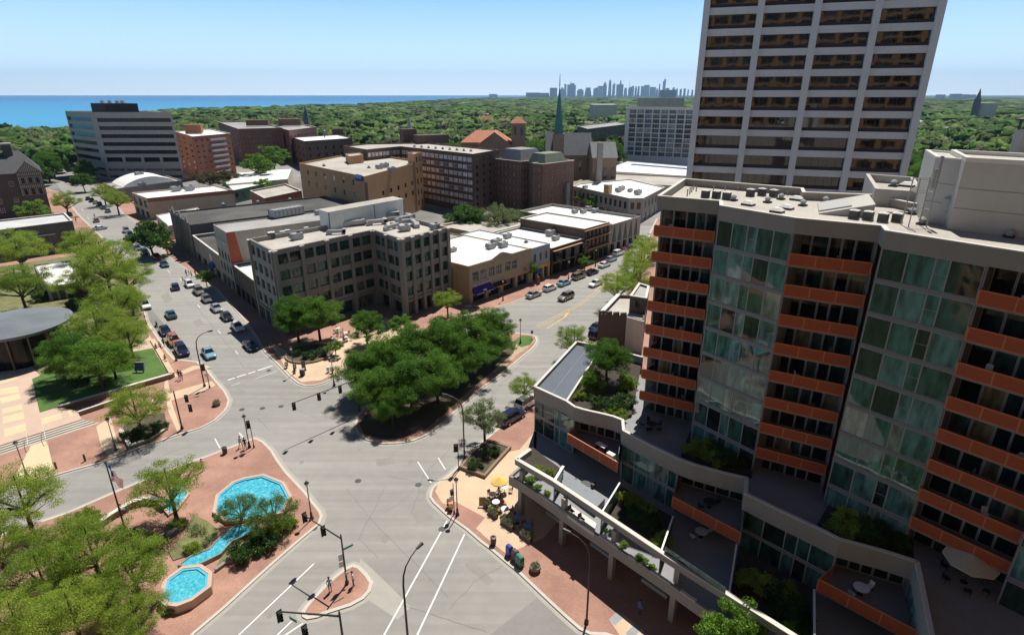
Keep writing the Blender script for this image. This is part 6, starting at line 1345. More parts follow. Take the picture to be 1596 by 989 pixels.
def box_unit(): return [('cabinet',M_(lambda q:q.bx(-1.1,1.1,-.7,.7,.15,1.3)),m_galv),('fan',M_(lambda q:q.lathe((.45,0,1.3),[(.42,0),(.42,.12),(.36,.12),(.36,.02)],14)),m_trim),('hood',M_(lambda q:q.hexa([(-1.5,-.6,.5),(-1.1,-.6,.5),(-1.1,.6,.5),(-1.5,.6,.5)],[(-1.15,-.6,1.2),(-1.1,-.6,1.2),(-1.1,.6,1.2),(-1.15,.6,1.2)])),m_galv)]
def duct(): return [('duct',M_(lambda q:(q.bx(-1.8,1.8,-.35,.35,.35,1.05),q.bx(1.1,1.8,-.35,1.8,.35,1.05),q.bx(-1.8,-1.2,-.35,.35,0,.35))),m_galv),('elbow',M_(lambda q:q.hexa([(-2.4,-.45,0),(-1.8,-.45,.2),(-1.8,.45,.2),(-2.4,.45,0)],[(-2.4,-.45,.7),(-1.8,-.45,1.2),(-1.8,.45,1.2),(-2.4,.45,.7)])),m_galv)]
def pipe(): return [('pipe',M_(lambda q:q.tube((0,0,0),(0,0,.8),.09,.09,8)),m_galv),('cap',M_(lambda q:q.lathe((0,0,.8),[(.14,0),(.14,.08)],8)),m_trim)]
KR={'ac':mk('air_conditioner','air conditioner',ac()),'dome':mk('roof_skylight','skylight',dome()),'vent':mk('roof_ventilator','roof vent',vent()),'unit':mk('rooftop_unit','rooftop unit',box_unit()),'duct':mk('air_duct','air duct',duct()),'pipe':mk('vent_pipe','vent pipe',pipe())}
def roofput(k,x,y,z,label,group,rz=-.86,sc=1.): p=at(x,y,z); KR[k].put((p.x,p.y,z),rz,label,group,sc)
gA='condensers on the condominium roof'
for x,y,l_ in [(1099,308,'dark condenser, first from the left on the condominium roof'),(1116,309,'dark condenser, second from the left on the condominium roof'),(1132,311,'dark condenser, third from the left on the condominium roof'),(1169,306,'dark condenser, left in the back trio on the condominium roof'),(1187,305,'dark condenser, middle in the back trio on the condominium roof'),(1205,307,'dark condenser, right in the back trio on the condominium roof'),(1330,341,'condenser below the wedge bulkhead, leftmost'),(1352,343,'condenser below the wedge bulkhead, second'),(1375,346,'condenser below the wedge bulkhead, third'),(1397,346,'condenser nearest the antenna frame')]:
    roofput('ac',x,y,ZRF,l_,gA,-.86,.74)
for x,y,l_ in [(1166,320,'white skylight dome nearest the stepped parapet'),(1211,331,'white skylight dome at the front of the pair'),(1226,326,'white skylight dome at the back of the pair'),(1241,312,'white skylight dome alone at the back'),(1511,336,'white skylight dome before the tall penthouse wing'),(1413,291,'small white skylight dome on the rear roof block')]:
    roofput('dome',x,y,ZRF if y>300 else 37.5,l_,'skylight domes on the condominium roof',-.86,.78)
for x,y,l_ in [(1143,313,'metal cowl vent beside the left condensers'),(1196,316,'metal cowl vent between dome and back trio'),(1217,311,'metal cowl vent right of the back trio'),(1251,321,'metal cowl vent right of the lone dome'),(1286,316,'metal cowl vent behind the wedge bulkhead'),(1436,350,'metal cowl vent at the foot of the penthouse'),(1421,334,'metal cowl vent in the corner by the penthouse'),(1572,370,'metal cowl vent at the right end of the roof'),(1392,291,'metal cowl vent on the rear roof block')]:
    roofput('vent',x,y,ZRF if y>300 else 37.5,l_,'cowl vents on the condominium roof',-.86,.72)
for i,(x,y) in enumerate([(1081,295),(1078,299),(1075,302),(1071,305),(1085,298),(1112,296),(1130,296),(1150,297),(1227,304),(1268,309)]): roofput('pipe',x,y,ZRF,'thin vent pipe standing in the gravel of the condominium roof','thin vent pipes on the condominium roof',0,.8)
# silver tank and flue
p=at(1476,350,ZRF); t=thing('silver_tank','silver round exhaust tank against the penthouse corner','tank',(p.x,p.y,ZRF)); OFF.pop(t.name); q=MB(); q.lathe((0,0,.9),[(.3,0),(.75,.4),(.8,1.4),(.6,1.7),(.3,1.8)],18); q.build('tank',m_galv,t); q=MB(); [q.tube((math.cos(a)*.5,math.sin(a)*.5,0),(math.cos(a)*.5,math.sin(a)*.5,1.3),.05,.05,6) for a in (.5,2.6,4.7)]; q.build('stand',m_galv,t)
zt_=pz; fpnt0=at_y(1584,252,P2.y+5); t=thing('flue_stack','steel flue stack with dark cap on the penthouse roof','chimney',(fpnt0.x,fpnt0.y,pz)); OFF.pop(t.name); q=MB(); q.tube((0,0,-.1),(0,0,2.2),.75,.75,16); q.build('flue',m_galv,t); q=MB(); [q.tube((math.cos(a)*.7,math.sin(a)*.7,2.2),(math.cos(a)*.7,math.sin(a)*.7,3.),.05,.05,6) for a in (0,1.57,3.14,4.71)]; q.lathe((0,0,3.),[(.95,0),(.9,.15),(.3,.3)],16); q.build('cap',m_trim,t)
# antenna frame
p=at(1424,352,ZRF); t=thing('antenna_frame','thin steel frame with antennas beside the penthouse','antenna',(p.x,p.y,ZRF)); OFF.pop(t.name); q=MB()
for sx in (-.8,.8):
    for sy in (-.5,.5): q.tube((sx,sy,0),(sx*.9,sy*.9,4.2),.05,.05,6)
for z in (1.5,3.,4.1): q.tube((-.8,-.5,z),(.8,-.5,z),.035,.035,6); q.tube((-.8,.5,z),(.8,.5,z),.035,.035,6); q.tube((-.8,-.5,z),(-.8,.5,z),.035,.035,6); q.tube((.8,-.5,z),(.8,.5,z),.035,.035,6)
q.build('frame',m_galv,t); q=MB(); q.bx(.9,1.1,-.1,.1,3.2,6.); q.build('antenna',m_galv,t); q=MB(); q.bx(.3,.5,-.6,-.4,3.4,5.); q.build('antenna',m_galv,t)
# grey office roof plant
zg=ZG-.9
for k,x,y,rz,sc,l_ in [('duct',555,352,.5,1.3,'long silver duct below the office penthouse door'),('duct',590,350,.4,1.2,'silver duct loop in the middle of the office roof'),('duct',612,357,1.0,1.1,'silver duct elbow at the front of the office roof'),('duct',606,340,.3,1.5,'silver duct along the office penthouse'),('duct',645,352,2.0,1.3,'silver duct at the right end of the office roof'),('duct',634,345,.9,1.4,'silver duct frame behind the right end of the office roof'),('duct',526,365,.2,1.,'silver duct with elbow left on the office roof')]: roofput(k,x,y,zg,l_,'silver ducts on the grey office roof',rz,sc)
for k,x,y,rz,sc,l_ in [('unit',463,373,.9,1.1,'pale rooftop unit with hood on the grey office roof'),('unit',631,360,.5,1.1,'silver rooftop unit near the front corner of the office roof'),('unit',678,357,.9,1.,'silver rooftop unit at the right corner of the office roof'),('ac',424,372,.6,1.3,'left condenser on the grey office roof'),('ac',441,368,.6,1.,'second small condenser on the grey office roof'),('ac',449,366,.6,1.,'third small condenser on the grey office roof'),('ac',478,361,.6,.9,'small condenser by the back edge of the office roof')]: roofput(k,x,y,zg,l_,None,rz,sc)
p=at(448,336,15.3); t=thing('roof_plant','large ribbed silver air handling unit on the white shop roof','rooftop unit',(p.x,p.y,15.15),.9); OFF.pop(t.name); q=MB(); q.bx(-4.5,4.5,-1.3,1.3,.4,2.3); q.build('cabinet',m_galv,t); q=MB(); [q.bx(-4.3+i*1.2,-4.2+i*1.2,-1.33,1.33,.5,2.34) for i in range(8)]; q.bx(-4.6,4.6,-1.2,1.2,0,.4); q.build('rib',m_acd,t)
p=at(517,342,ZG+3.3); 
for k,x,y,z,sc,l_ in [('vent',516,330,15.2,1.,'cowl vent by the office penthouse on the white shop roof'),('unit',497,334,15.2,.9,'small plant at the far end of the white shop roof'),
 ('unit',765,387,9.05,1.1,'left grey unit on the yellow brick shop roof'),('unit',774,381,9.05,1.2,'middle grey unit on the yellow brick shop roof'),('unit',784,385,9.05,1.1,'right grey unit on the yellow brick shop roof'),('unit',706,392,9.05,.8,'small unit by the office wall on the yellow brick shop roof'),('unit',791,371,8.9,1.,'grey unit on the blue grey shop roof'),('vent',820,378,8.9,1.,'round vent on the blue grey shop roof'),
 ('unit',858,367,7.2,1.3,'large unit on the dark restaurant roof'),('unit',866,374,7.2,1.,'low unit at the front of the dark restaurant roof'),('unit',843,352,6.6,1.3,'rusty roof box on the sunken tan roof'),('unit',896,332,8.4,1.,'left unit on the pointed panel store roof'),('unit',909,332,8.4,1.,'second unit on the pointed panel store roof'),('unit',917,327,8.4,1.,'third unit on the pointed panel store roof'),('unit',927,331,8.4,1.1,'right unit on the pointed panel store roof'),
 ('unit',964,299,8.7,1.3,'left unit on the arched window building roof'),('unit',969,296,8.7,1.2,'second unit on the arched window building roof'),('unit',982,299,8.7,1.,'middle unit on the arched window building roof'),('unit',994,303,8.7,1.4,'right unit on the arched window building roof'),('unit',912,294,8.7,1.,'far left unit on the arched window building roof'),
 ('unit',592,263,19.3,1.2,'left white unit on the tan storage roof'),('unit',600,261,19.3,1.3,'middle white unit on the tan storage roof'),('unit',611,267,19.3,1.2,'front white unit on the tan storage roof'),('vent',575,262,19.3,1.1,'cowl vent on the tan storage roof'),('unit',560,253,19.3,1.,'back unit on the tan storage roof'),('vent',505,259,19.3,1.1,'left cowl vent on the tan storage roof'),
 ('unit',275,298,8,1.6,'left dark unit on the white roof with brick parapet'),('unit',296,297,8,1.6,'right dark unit on the white roof with brick parapet'),('unit',218,274,9,1.5,'dark unit on the arched white roof'),('unit',222,290,6.1,1.3,'green unit in front of the arched white roof'),('vent',194,285,6.1,1.6,'vent stack in front of the arched white roof'),
 ('vent',348,333-12,9.7,1.2,'left vent on the dark felt roof'),('vent',402,317,9.7,1.2,'middle vent on the dark felt roof'),('vent',452,313,9.7,1.2,'right vent on the dark felt roof')]: roofput(k,x,y,z,l_,None,.85,sc)
for i in range(9): roofput('vent',646+i*11,229+i*.9,23.4,'small vent standing on the gravel roof of the long apartment block','small vents on the long apartment block roof',.5,1.1)
q=at(947,302,8.7); t=thing('brick_stack','square tan brick stack on the arched window building roof','chimney',(q.x,q.y,8.65),.8); OFF.pop(t.name); u_=MB(); u_.bx(-1.2,1.2,-1.2,1.2,0,3.6); u_.build('stack',m_yb,t); u_=MB(); u_.bx(-1.3,1.3,-1.3,1.3,3.6,3.8); u_.build('cap',m_kerb,t)
# ================================================================ plaza: terrace, steps, lawn, walls, pools
ZT=.74
def polyz(name,pts,z0,z1,m,kind='structure'): q=MB(); q.prism([V2(at2(x,y,z1)) for x,y in pts],z0,z1); o=q.build(name,m); o['kind']=kind; return o
polyz('plaza_terrace',[(-200,752),(0,693.5),(127.4,653),(120,640),(92,634),(268,583.5),(262,572),(236,527),(222,503),(100,470),(-200,420)],.0,ZT,m_pink)
polyz('planted_ground',[(-60,425),(150,392),(204,440),(226,502),(233,524),(205,546),(130,556),(100,572),(66,588),(40,560),(-60,580)],.6,ZT+.03,m_drygrass)
lawn=[(50,590),(62,642),(92,633),(180,607),(262,582),(238,542),(205,548),(120,560)]
polyz('plaza_lawn',lawn,.7,ZT+.05,m_grass)
for z_ in [[(0,130),(120,85),(135,150),(0,190)],[(0,225),(135,205),(150,250),(0,275)],[(0,295),(150,262),(160,302),(10,340)],[(15,380),(165,342),(175,382),(20,420)],[(20,440),(180,402),(190,455),(20,495)],[(30,535),(195,490),(205,545),(35,600)],[(315,455),(470,410),(480,455),(325,500)],[(520,392),(555,385),(566,430),(537,440)]]:
    polyz('cream_paving_square',[(x/4.945,560+y/4.945) for x,y in z_],.7,ZT+.006,m_cream)
A_=Vector(at2(0,693.5,ZT)); B_=Vector(at2(127.4,653,ZT)); A2=Vector(at2(0,708.6,.14)); B2=Vector(at2(155.7,658,.14)); A_=A_+(A_-B_)*.6; A2=A2+(A2-B2)*.5
for k in range(4):
    f=(k+1)/4; q=MB(); q.prism([A_,B_,B_.lerp(B2,f),A_.lerp(A2,f)],.1,ZT-.15*(k+1)+.0); struct('plaza_steps',q,m_pave)
def wall_thing(label,pts,wd,z0,z1,m,capm=None,cw=.12,name='retaining_wall',cat='wall'):
    P_=[V2(at2(x,y,z1)) for x,y in pts]; t=thing(name,label,cat,(P_[0].x,P_[0].y,z0)); q=MB(); chainbar(q,P_,wd,z0,z1-.06); q.build('wall',m,t)
    q=MB(); chainbar(q,P_,wd+cw,z1-.06,z1+.01); q.build('coping',capm or m_cop,t); return t
wall_thing('low stone wall with pale coping along the lower edge of the plaza lawn',[(91,632),(180,606),(268,581)],.5,.1,1.0,m_cst)
wall_thing('low stone wall with tan coping along the street side of the plaza lawn',[(268,581),(252,553),(237,528)],.7,.1,1.0,m_tan,m_tan)
wall_thing('thin ramp wall with pale coping beside the planted bed',[(121,641),(160,628),(212,610)],.3,.1,.85,m_cst)
wall_thing('stone kerb around the planted bed below the thin tree',[(188,668),(202,693),(232,683),(255,668)],.35,.1,.6,m_cst,m_cop)
wall_thing('curved pale seat wall left of the fountain tree',[(152,814),(172,800),(190,789),(206,780),(226,775),(243,776),(257,786)],.45,.1,.95,m_cst,m_cop,.1,'seat_wall')
wall_thing('dark stone bench wall in the shade of the fountain tree',[(230,850),(250,838),(276,822)],.5,.1,.75,m_slate,m_slate,.05,'seat_wall')
wall_thing('rough stone edge around the bush bed by the channel',[(335,886),(352,874),(372,868),(396,860),(410,850)],.3,.1,.5,m_stone,m_stone,.05,'stone_edging','edging')
for (a,b) in [((41,672),(43,693)),((67,663),(71,684))]:
    p=at(*a,ZT+.9); p2=at(*b,.14+.9); t=thing('handrail','thin pale handrail on the plaza steps, '+('left' if a[0]<50 else 'right')+' one','handrail',(p.x,p.y,ZT)); q=MB(); q.tube(p,p2,.03,.03,6); q.build('rail',m_white_m,t); q=MB(); q.tube((p.x,p.y,ZT),p,.03,.03,6); q.tube((p2.x,p2.y,.13),p2,.03,.03,6); q.build('post',m_white_m,t)
wt=bpy.data.materials.new('fountain_water'); wt.use_nodes=True; n=wt.node_tree.nodes; l=wt.node_tree.links; b=n['Principled BSDF']; b.inputs['Roughness'].default_value=.12
g=n.new('ShaderNodeNewGeometry'); nz=n.new('ShaderNodeTexNoise'); nz.inputs['Scale'].default_value=3.4; nz.inputs['Detail'].default_value=8; nz.inputs['Roughness'].default_value=.7; nz.inputs['Distortion'].default_value=.6; l.new(g.outputs['Position'],nz.inputs[0])
cr=n.new('ShaderNodeValToRGB'); e=cr.color_ramp.elements; e[0].position=.38; e[0].color=(.03,.30,.45,1); e[1].position=.70; e[1].color=(.8,.92,.93,1); x=e.new(.5); x.color=(.07,.44,.56,1); x=e.new(.62); x.color=(.16,.55,.65,1)  # near-white stop paints sun sparkle, along with froth, into the water colour
l.new(nz.outputs['Fac'],cr.inputs[0]); l.new(cr.outputs[0],b.inputs['Base Color']); bp=n.new('ShaderNodeBump'); bp.inputs['Strength'].default_value=.5; bp.inputs['Distance'].default_value=.1; l.new(nz.outputs['Fac'],bp.inputs['Height']); l.new(bp.outputs[0],b.inputs['Normal'])
m_pool=mat('pool_blue_wall',(.08,.42,.60),.6,.1,2,coords='pos')
def pool(label,pts,zw,wd=.34,z1=None,wm=None):
    z1=z1 or zw+.18; P_=ccw([V2(at2(x,y,z1)) for x,y in pts]); t=thing('fountain_pool',label,'fountain pool',(P_[0].x,P_[0].y,.12)); i_=inset(P_,wd); n_=len(P_)
    q=MB(); q2=MB()
    for k in range(n_):
        j=(k+1)%n_; q.hexa([(v[0],v[1],.05) for v in (P_[k],P_[j],i_[j],i_[k])],[(v[0],v[1],z1) for v in (P_[k],P_[j],i_[j],i_[k])])
        i2=inset(P_,wd+.25); q2.hexa([(v[0],v[1],.05) for v in (i_[k],i_[j],i2[j],i2[k])],[(v[0],v[1],z1-.05) for v in (i_[k],i_[j],i2[j],i2[k])]) if wd>.3 else None
    q.build('rim',wm or m_pink,t)
    if q2.v: q2.build('inner_rim',m_pool,t)
    q=MB(); q.prism(inset(P_,wd-.02),.06,zw); q.build('water',wt,t); return t
pool('large octagonal turquoise pool of the fountain plaza',[(331,797),(336,771),(362,749.5),(380,743),(411,737.5),(443,750),(455,772),(440,798),(402,809),(352,812)],.45)
pool('raised angular turquoise pool at the foot of the channel',[(247,934),(256,942),(275,944),(299,935),(329,913),(331,890),(314,878),(284,881),(254,903)],.95,.38,1.1)
pool('small turquoise pool half hidden under the fountain tree',[(253,790),(262,762),(276,749),(292,752),(296,768),(278,792),(262,802)],.3,.3,.45)
pool('narrow turquoise water channel between the two pools',[(402,812),(366,818),(344,834),(326,853),(296,865),(276,880),(302,882),(322,873),(344,862),(362,842),(400,826)],.5,.16,.6,m_stone)
polyz('island_bed',[(560,660),(568,678),(600,684),(625,682),(660,670),(690,647),(726,612),(768,578),(800,550),(806,532),(780,530),(740,545),(690,566),(650,586),(600,614),(575,638)],.1,.155,m_soil)
polyz('planted_bed',[(188,668),(202,693),(232,683),(262,668),(256,642),(210,648)],.1,.3,m_soil)
polyz('bush_bed',[(336,884),(352,872),(396,858),(440,840),(462,818),(440,806),(402,828),(366,846),(346,866)],.1,.3,m_drygrass)
polyz('plaza_bed',[(300,800),(325,812),(342,826),(322,850),(300,862),(270,872),(262,858),(290,830)],.1,.25,m_drygrass)
q=MB(); P_=[V2(at2(x,y,.6)) for x,y in [(716,726),(733,704),(760,683),(797,695),(776,718),(756,741)]]; t=thing('stone_planter_bed','stone walled planter bed with the pale green tree on the condominium side','planter',(P_[0].x,P_[0].y,.12)); ringwall(q,P_,.1,.6,.35); q.build('wall',m_cst,t); q=MB(); q.prism(inset(P_,.3),.1,.5); q.build('soil',m_soil,t)
c_=at(482,549,.5); t=thing('oval_planter_bed','oval raised bed under the shop corner trees','planter',(c_.x,c_.y,.12)); q=MB(); q.lathe((c_.x,c_.y,.1),[(4.4,0),(4.4,.4),(4.1,.4),(4.1,.3)],28); q.build('wall',m_cst,t); q=MB(); q.lathe((c_.x,c_.y,.1),[(4.1,.2),(4.,.34)],28); q.build('soil',m_soil,t)
# ================================================================ foliage
def leafmat(name,c,c2,tr=.25):
    m=bpy.data.materials.new(name); m.use_nodes=True; n=m.node_tree.nodes; l=m.node_tree.links; b=n['Principled BSDF']; b.inputs['Roughness'].default_value=.6; b.inputs['Specular IOR Level'].default_value=.25
    g=n.new('ShaderNodeNewGeometry'); oi=n.new('ShaderNodeObjectInfo'); nz=n.new('ShaderNodeTexNoise'); nz.inputs['Scale'].default_value=.7; l.new(g.outputs['Position'],nz.inputs['Vector'])
    a=n.new('ShaderNodeMath'); a.operation='ADD'; l.new(nz.outputs['Fac'],a.inputs[0]); s=n.new('ShaderNodeMath'); s.operation='MULTIPLY_ADD'; s.inputs[1].default_value=.5; s.inputs[2].default_value=-.25; l.new(oi.outputs['Random'],s.inputs[0]); l.new(s.outputs[0],a.inputs[1])
    r=n.new('ShaderNodeMath'); r.operation='ADD'; l.new(a.outputs[0],r.inputs[0]); s2=n.new('ShaderNodeMath'); s2.operation='MULTIPLY_ADD'; s2.inputs[1].default_value=.5; s2.inputs[2].default_value=-.25; l.new(g.outputs['Random Per Island'],s2.inputs[0]); l.new(s2.outputs[0],r.inputs[1])
    cm=n.new('ShaderNodeMix'); cm.data_type='RGBA'; cm.inputs[6].default_value=(*c,1); cm.inputs[7].default_value=(*c2,1); l.new(r.outputs[0],cm.inputs[0]); l.new(cm.outputs[2],b.inputs['Base Color'])
    t=n.new('ShaderNodeBsdfTranslucent'); l.new(cm.outputs[2],t.inputs[0]); mx=n.new('ShaderNodeMixShader'); mx.inputs[0].default_value=tr; out=n['Material Output']; l.new(b.outputs[0],mx.inputs[1]); l.new(t.outputs[0],mx.inputs[2]); l.new(mx.outputs[0],out.inputs[0]); MATS[name]=m; return m
lf_loc=leafmat('locust_leaves',(.14,.25,.022),(.42,.52,.08),.45); lf_den=leafmat('dense_leaves',(.045,.12,.015),(.12,.24,.04),.3); lf_pale=leafmat('pale_leaves',(.14,.2,.07),(.25,.31,.13),.35); lf_br=leafmat('bronze_leaves',(.10,.085,.03),(.17,.14,.06)); lf_bush=leafmat('bush_leaves',(.02,.06,.01),(.06,.13,.02)); lf_lime=leafmat('lime_leaves',(.10,.22,.02),(.22,.38,.05))
m_bark=mat('bark',(.075,.055,.042),.9,.25,3,fine=.1)
def leaf_mesh(name,clusters,per,size,m,seed,flat=.6):
    r=np.random.default_rng(seed); C_=np.array([c[0] for c in clusters]); Rr=np.array([c[1] for c in clusters]); K=len(clusters)*per
    idx=np.repeat(np.arange(len(clusters)),per); d=r.normal(size=(K,3)); d/=np.linalg.norm(d,axis=1)[:,None]; rad=r.random(K)**.45
    p=C_[idx]+d*rad[:,None]*Rr[idx][:,None]*np.array([1,1,flat])
    nrm=r.normal(size=(K,3))*1.+np.array([0,0,.45])+d*.6; nrm/=np.linalg.norm(nrm,axis=1)[:,None]
    t=np.cross(nrm,r.normal(size=(K,3))); t/=np.linalg.norm(t,axis=1)[:,None]; bt=np.cross(nrm,t); s=size*(.6+.8*r.random(K))[:,None]
    v=np.stack([p-t*s,p-bt*s*.5,p+t*s,p+bt*s*.5],1).reshape(-1,3)
    me=bpy.data.meshes.new(name); me.vertices.add(len(v)); me.vertices.foreach_set('co',v.ravel()); me.loops.add(4*K); me.loops.foreach_set('vertex_index',np.arange(4*K)); me.polygons.add(K); me.polygons.foreach_set('loop_start',np.arange(K)*4); me.polygons.foreach_set('loop_total',np.full(K,4)); me.update(); me.validate(); me.materials.append(m); return me
def make_tree(name,kind,seed,m,trunk_h=.62,spread=1.,ncl=60,per=90,size=.05,flat=.55,hh=1.7,shell=False,cr=.2,bush=False):
    """unit crown radius; the total height is hh"""
    rn=random.Random(seed); t=thing(name,'','tree'); q=MB(); cl=[]
    if bush:
        for i in range(ncl):
            a=rn.random()*6.283; r_=rn.random()**.6*.8; z=.1+rn.random()*.75*(1-r_*.5); cl.append((Vector((r_*math.cos(a),r_*math.sin(a),z)),cr))
        for i in range(6): a=i*1.05; q.tube((0,0,0),(.5*math.cos(a),.5*math.sin(a),.6),.03,.012,5)
    else:
        c0_=Vector((0,0,0)); top=Vector((rn.uniform(-.05,.05),rn.uniform(-.05,.05),trunk_h)); q.tube(c0_,top,.06,.045,8)
        nl=7
        for i in range(nl):
            a=i*2*math.pi/nl+rn.uniform(-.35,.35); el=rn.uniform(.35,1.0); L=rn.uniform(.5,.8); st=top+Vector((0,0,rn.uniform(-.12,.12)))
            e=st+Vector((math.cos(a)*math.cos(el)*L,math.sin(a)*math.cos(el)*L,math.sin(el)*L*.9)); q.tube(st,e,.034,.018,6,False)
            for k in range(4):
                a2=a+rn.uniform(-.9,.9); e2=e+Vector((math.cos(a2)*rn.uniform(.15,.42),math.sin(a2)*rn.uniform(.15,.42),rn.uniform(-.05,.3))); q.tube(st.lerp(e,rn.uniform(.5,1)),e2,.016,.006,5,False)
                for j in range(2): cl.append((e2+Vector((rn.uniform(-.12,.12),rn.uniform(-.12,.12),rn.uniform(-.06,.12))),cr*rn.uniform(.7,1.2)))
        e=top+Vector((0,0,hh-trunk_h-.25)); q.tube(top,e,.035,.012,6,False)
        zc=(trunk_h*.8+hh)/2; rz=(hh-trunk_h*.8)/2
        for i in range(ncl):
            a=rn.random()*6.283; u=rn.uniform(-.75,1); r_=math.sqrt(max(0,1-u*u)); f=rn.uniform(.72,.95) if shell else rn.uniform(.35,.92)
            lump=.82+.22*math.sin(3*a+seed)+.1*math.sin(5*a+seed*2+u*4)
            cl.append((Vector((math.cos(a)*r_*f*lump*spread,math.sin(a)*r_*f*lump*spread,zc+u*rz*f)),cr*rn.uniform(.7,1.25)))
    q.build('trunk' if not bush else 'stem',m_bark,t)
    me=leaf_mesh('crown',cl,per,size,m,seed,flat); o=bpy.data.objects.new('crown' if not bush else 'foliage',me); COL.objects.link(o); o.parent=t
    if bush: t['category']='shrub'
    return Kit(t)
TK={}
for s in range(3): TK['loc',s]=make_tree('honey_locust_tree','',11+s,lf_loc,ncl=84,per=190,size=.0148,flat=.5,hh=1.95,cr=.19)
for s in range(2): TK['den',s]=make_tree('broadleaf_tree','',31+s,lf_den,ncl=120,per=130,size=.034,flat=.6,hh=1.9,shell=False,cr=.2,trunk_h=.5)
TK['isl',0]=make_tree('broadleaf_tree','',61,lf_loc if False else leafmat('mid_green_leaves',(.055,.16,.013),(.20,.355,.042),.4),ncl=200,per=230,size=.0175,flat=.62,hh=2.1,cr=.19)
TK['isl',1]=make_tree('broadleaf_tree','',67,MATS['mid_green_leaves'],ncl=200,per=230,size=.0175,flat=.62,hh=2.0,cr=.19)
TK['pal',0]=make_tree('willow_leaved_tree','',41,lf_pale,ncl=60,per=120,size=.024,flat=.8,hh=2.1,cr=.17,trunk_h=.7)
TK['bro',0]=make_tree('bronze_leaved_tree','',45,lf_br,ncl=60,per=120,size=.03,flat=.4,hh=1.6,cr=.2)
TK['lim',0]=make_tree('young_locust_tree','',47,lf_lime,ncl=44,per=130,size=.035,flat=.45,hh=2.0,cr=.2)
TK['wil',0]=make_tree('willow_tree','',71,leafmat('willow_leaves',(.10,.18,.03),(.2,.3,.07),.4),ncl=50,per=110,size=.022,flat=.9,hh=1.7,cr=.2,trunk_h=.3)
BK={'dark':make_tree('shrub','',51,lf_bush,ncl=30,per=110,size=.055,flat=.7,cr=.25,bush=True),'green':make_tree('green_shrub','',53,lf_loc,ncl=30,per=110,size=.05,flat=.7,cr=.25,bush=True),'lime':make_tree('lime_shrub','',55,lf_lime,ncl=22,per=60,size=.09,flat=.8,cr=.28,bush=True),'dry':make_tree('dry_plant','',57,lf_pale,ncl=16,per=40,size=.06,flat=1,cr=.3,bush=True)}
CNT={}
def tree(kind,x,y,rpx,label,group=None,zc=None,z0=.13,hh=1.85):
    """x,y: centre of the crown in the photograph, rpx: its half width there"""
    zc=zc if zc is not None else None
    # solve: crown radius r metres, crown centre at z0 + 1.25*r*(hh/1.85)
    r=4.
    for _ in range(12):
        z=z0+r*1.18; p=at(x,y,z); dep=p.y*math.cos(P)-(z-H)*math.sin(P); r=rpx*dep/F
    ks=[k for k in TK if k[0]==kind]; c=CNT.get(kind,0); CNT[kind]=c+1
    return TK[ks[c%len(ks)]].put((p.x,p.y,z0),c*1.9,label,group,r)
PT='honey locusts on the plaza'
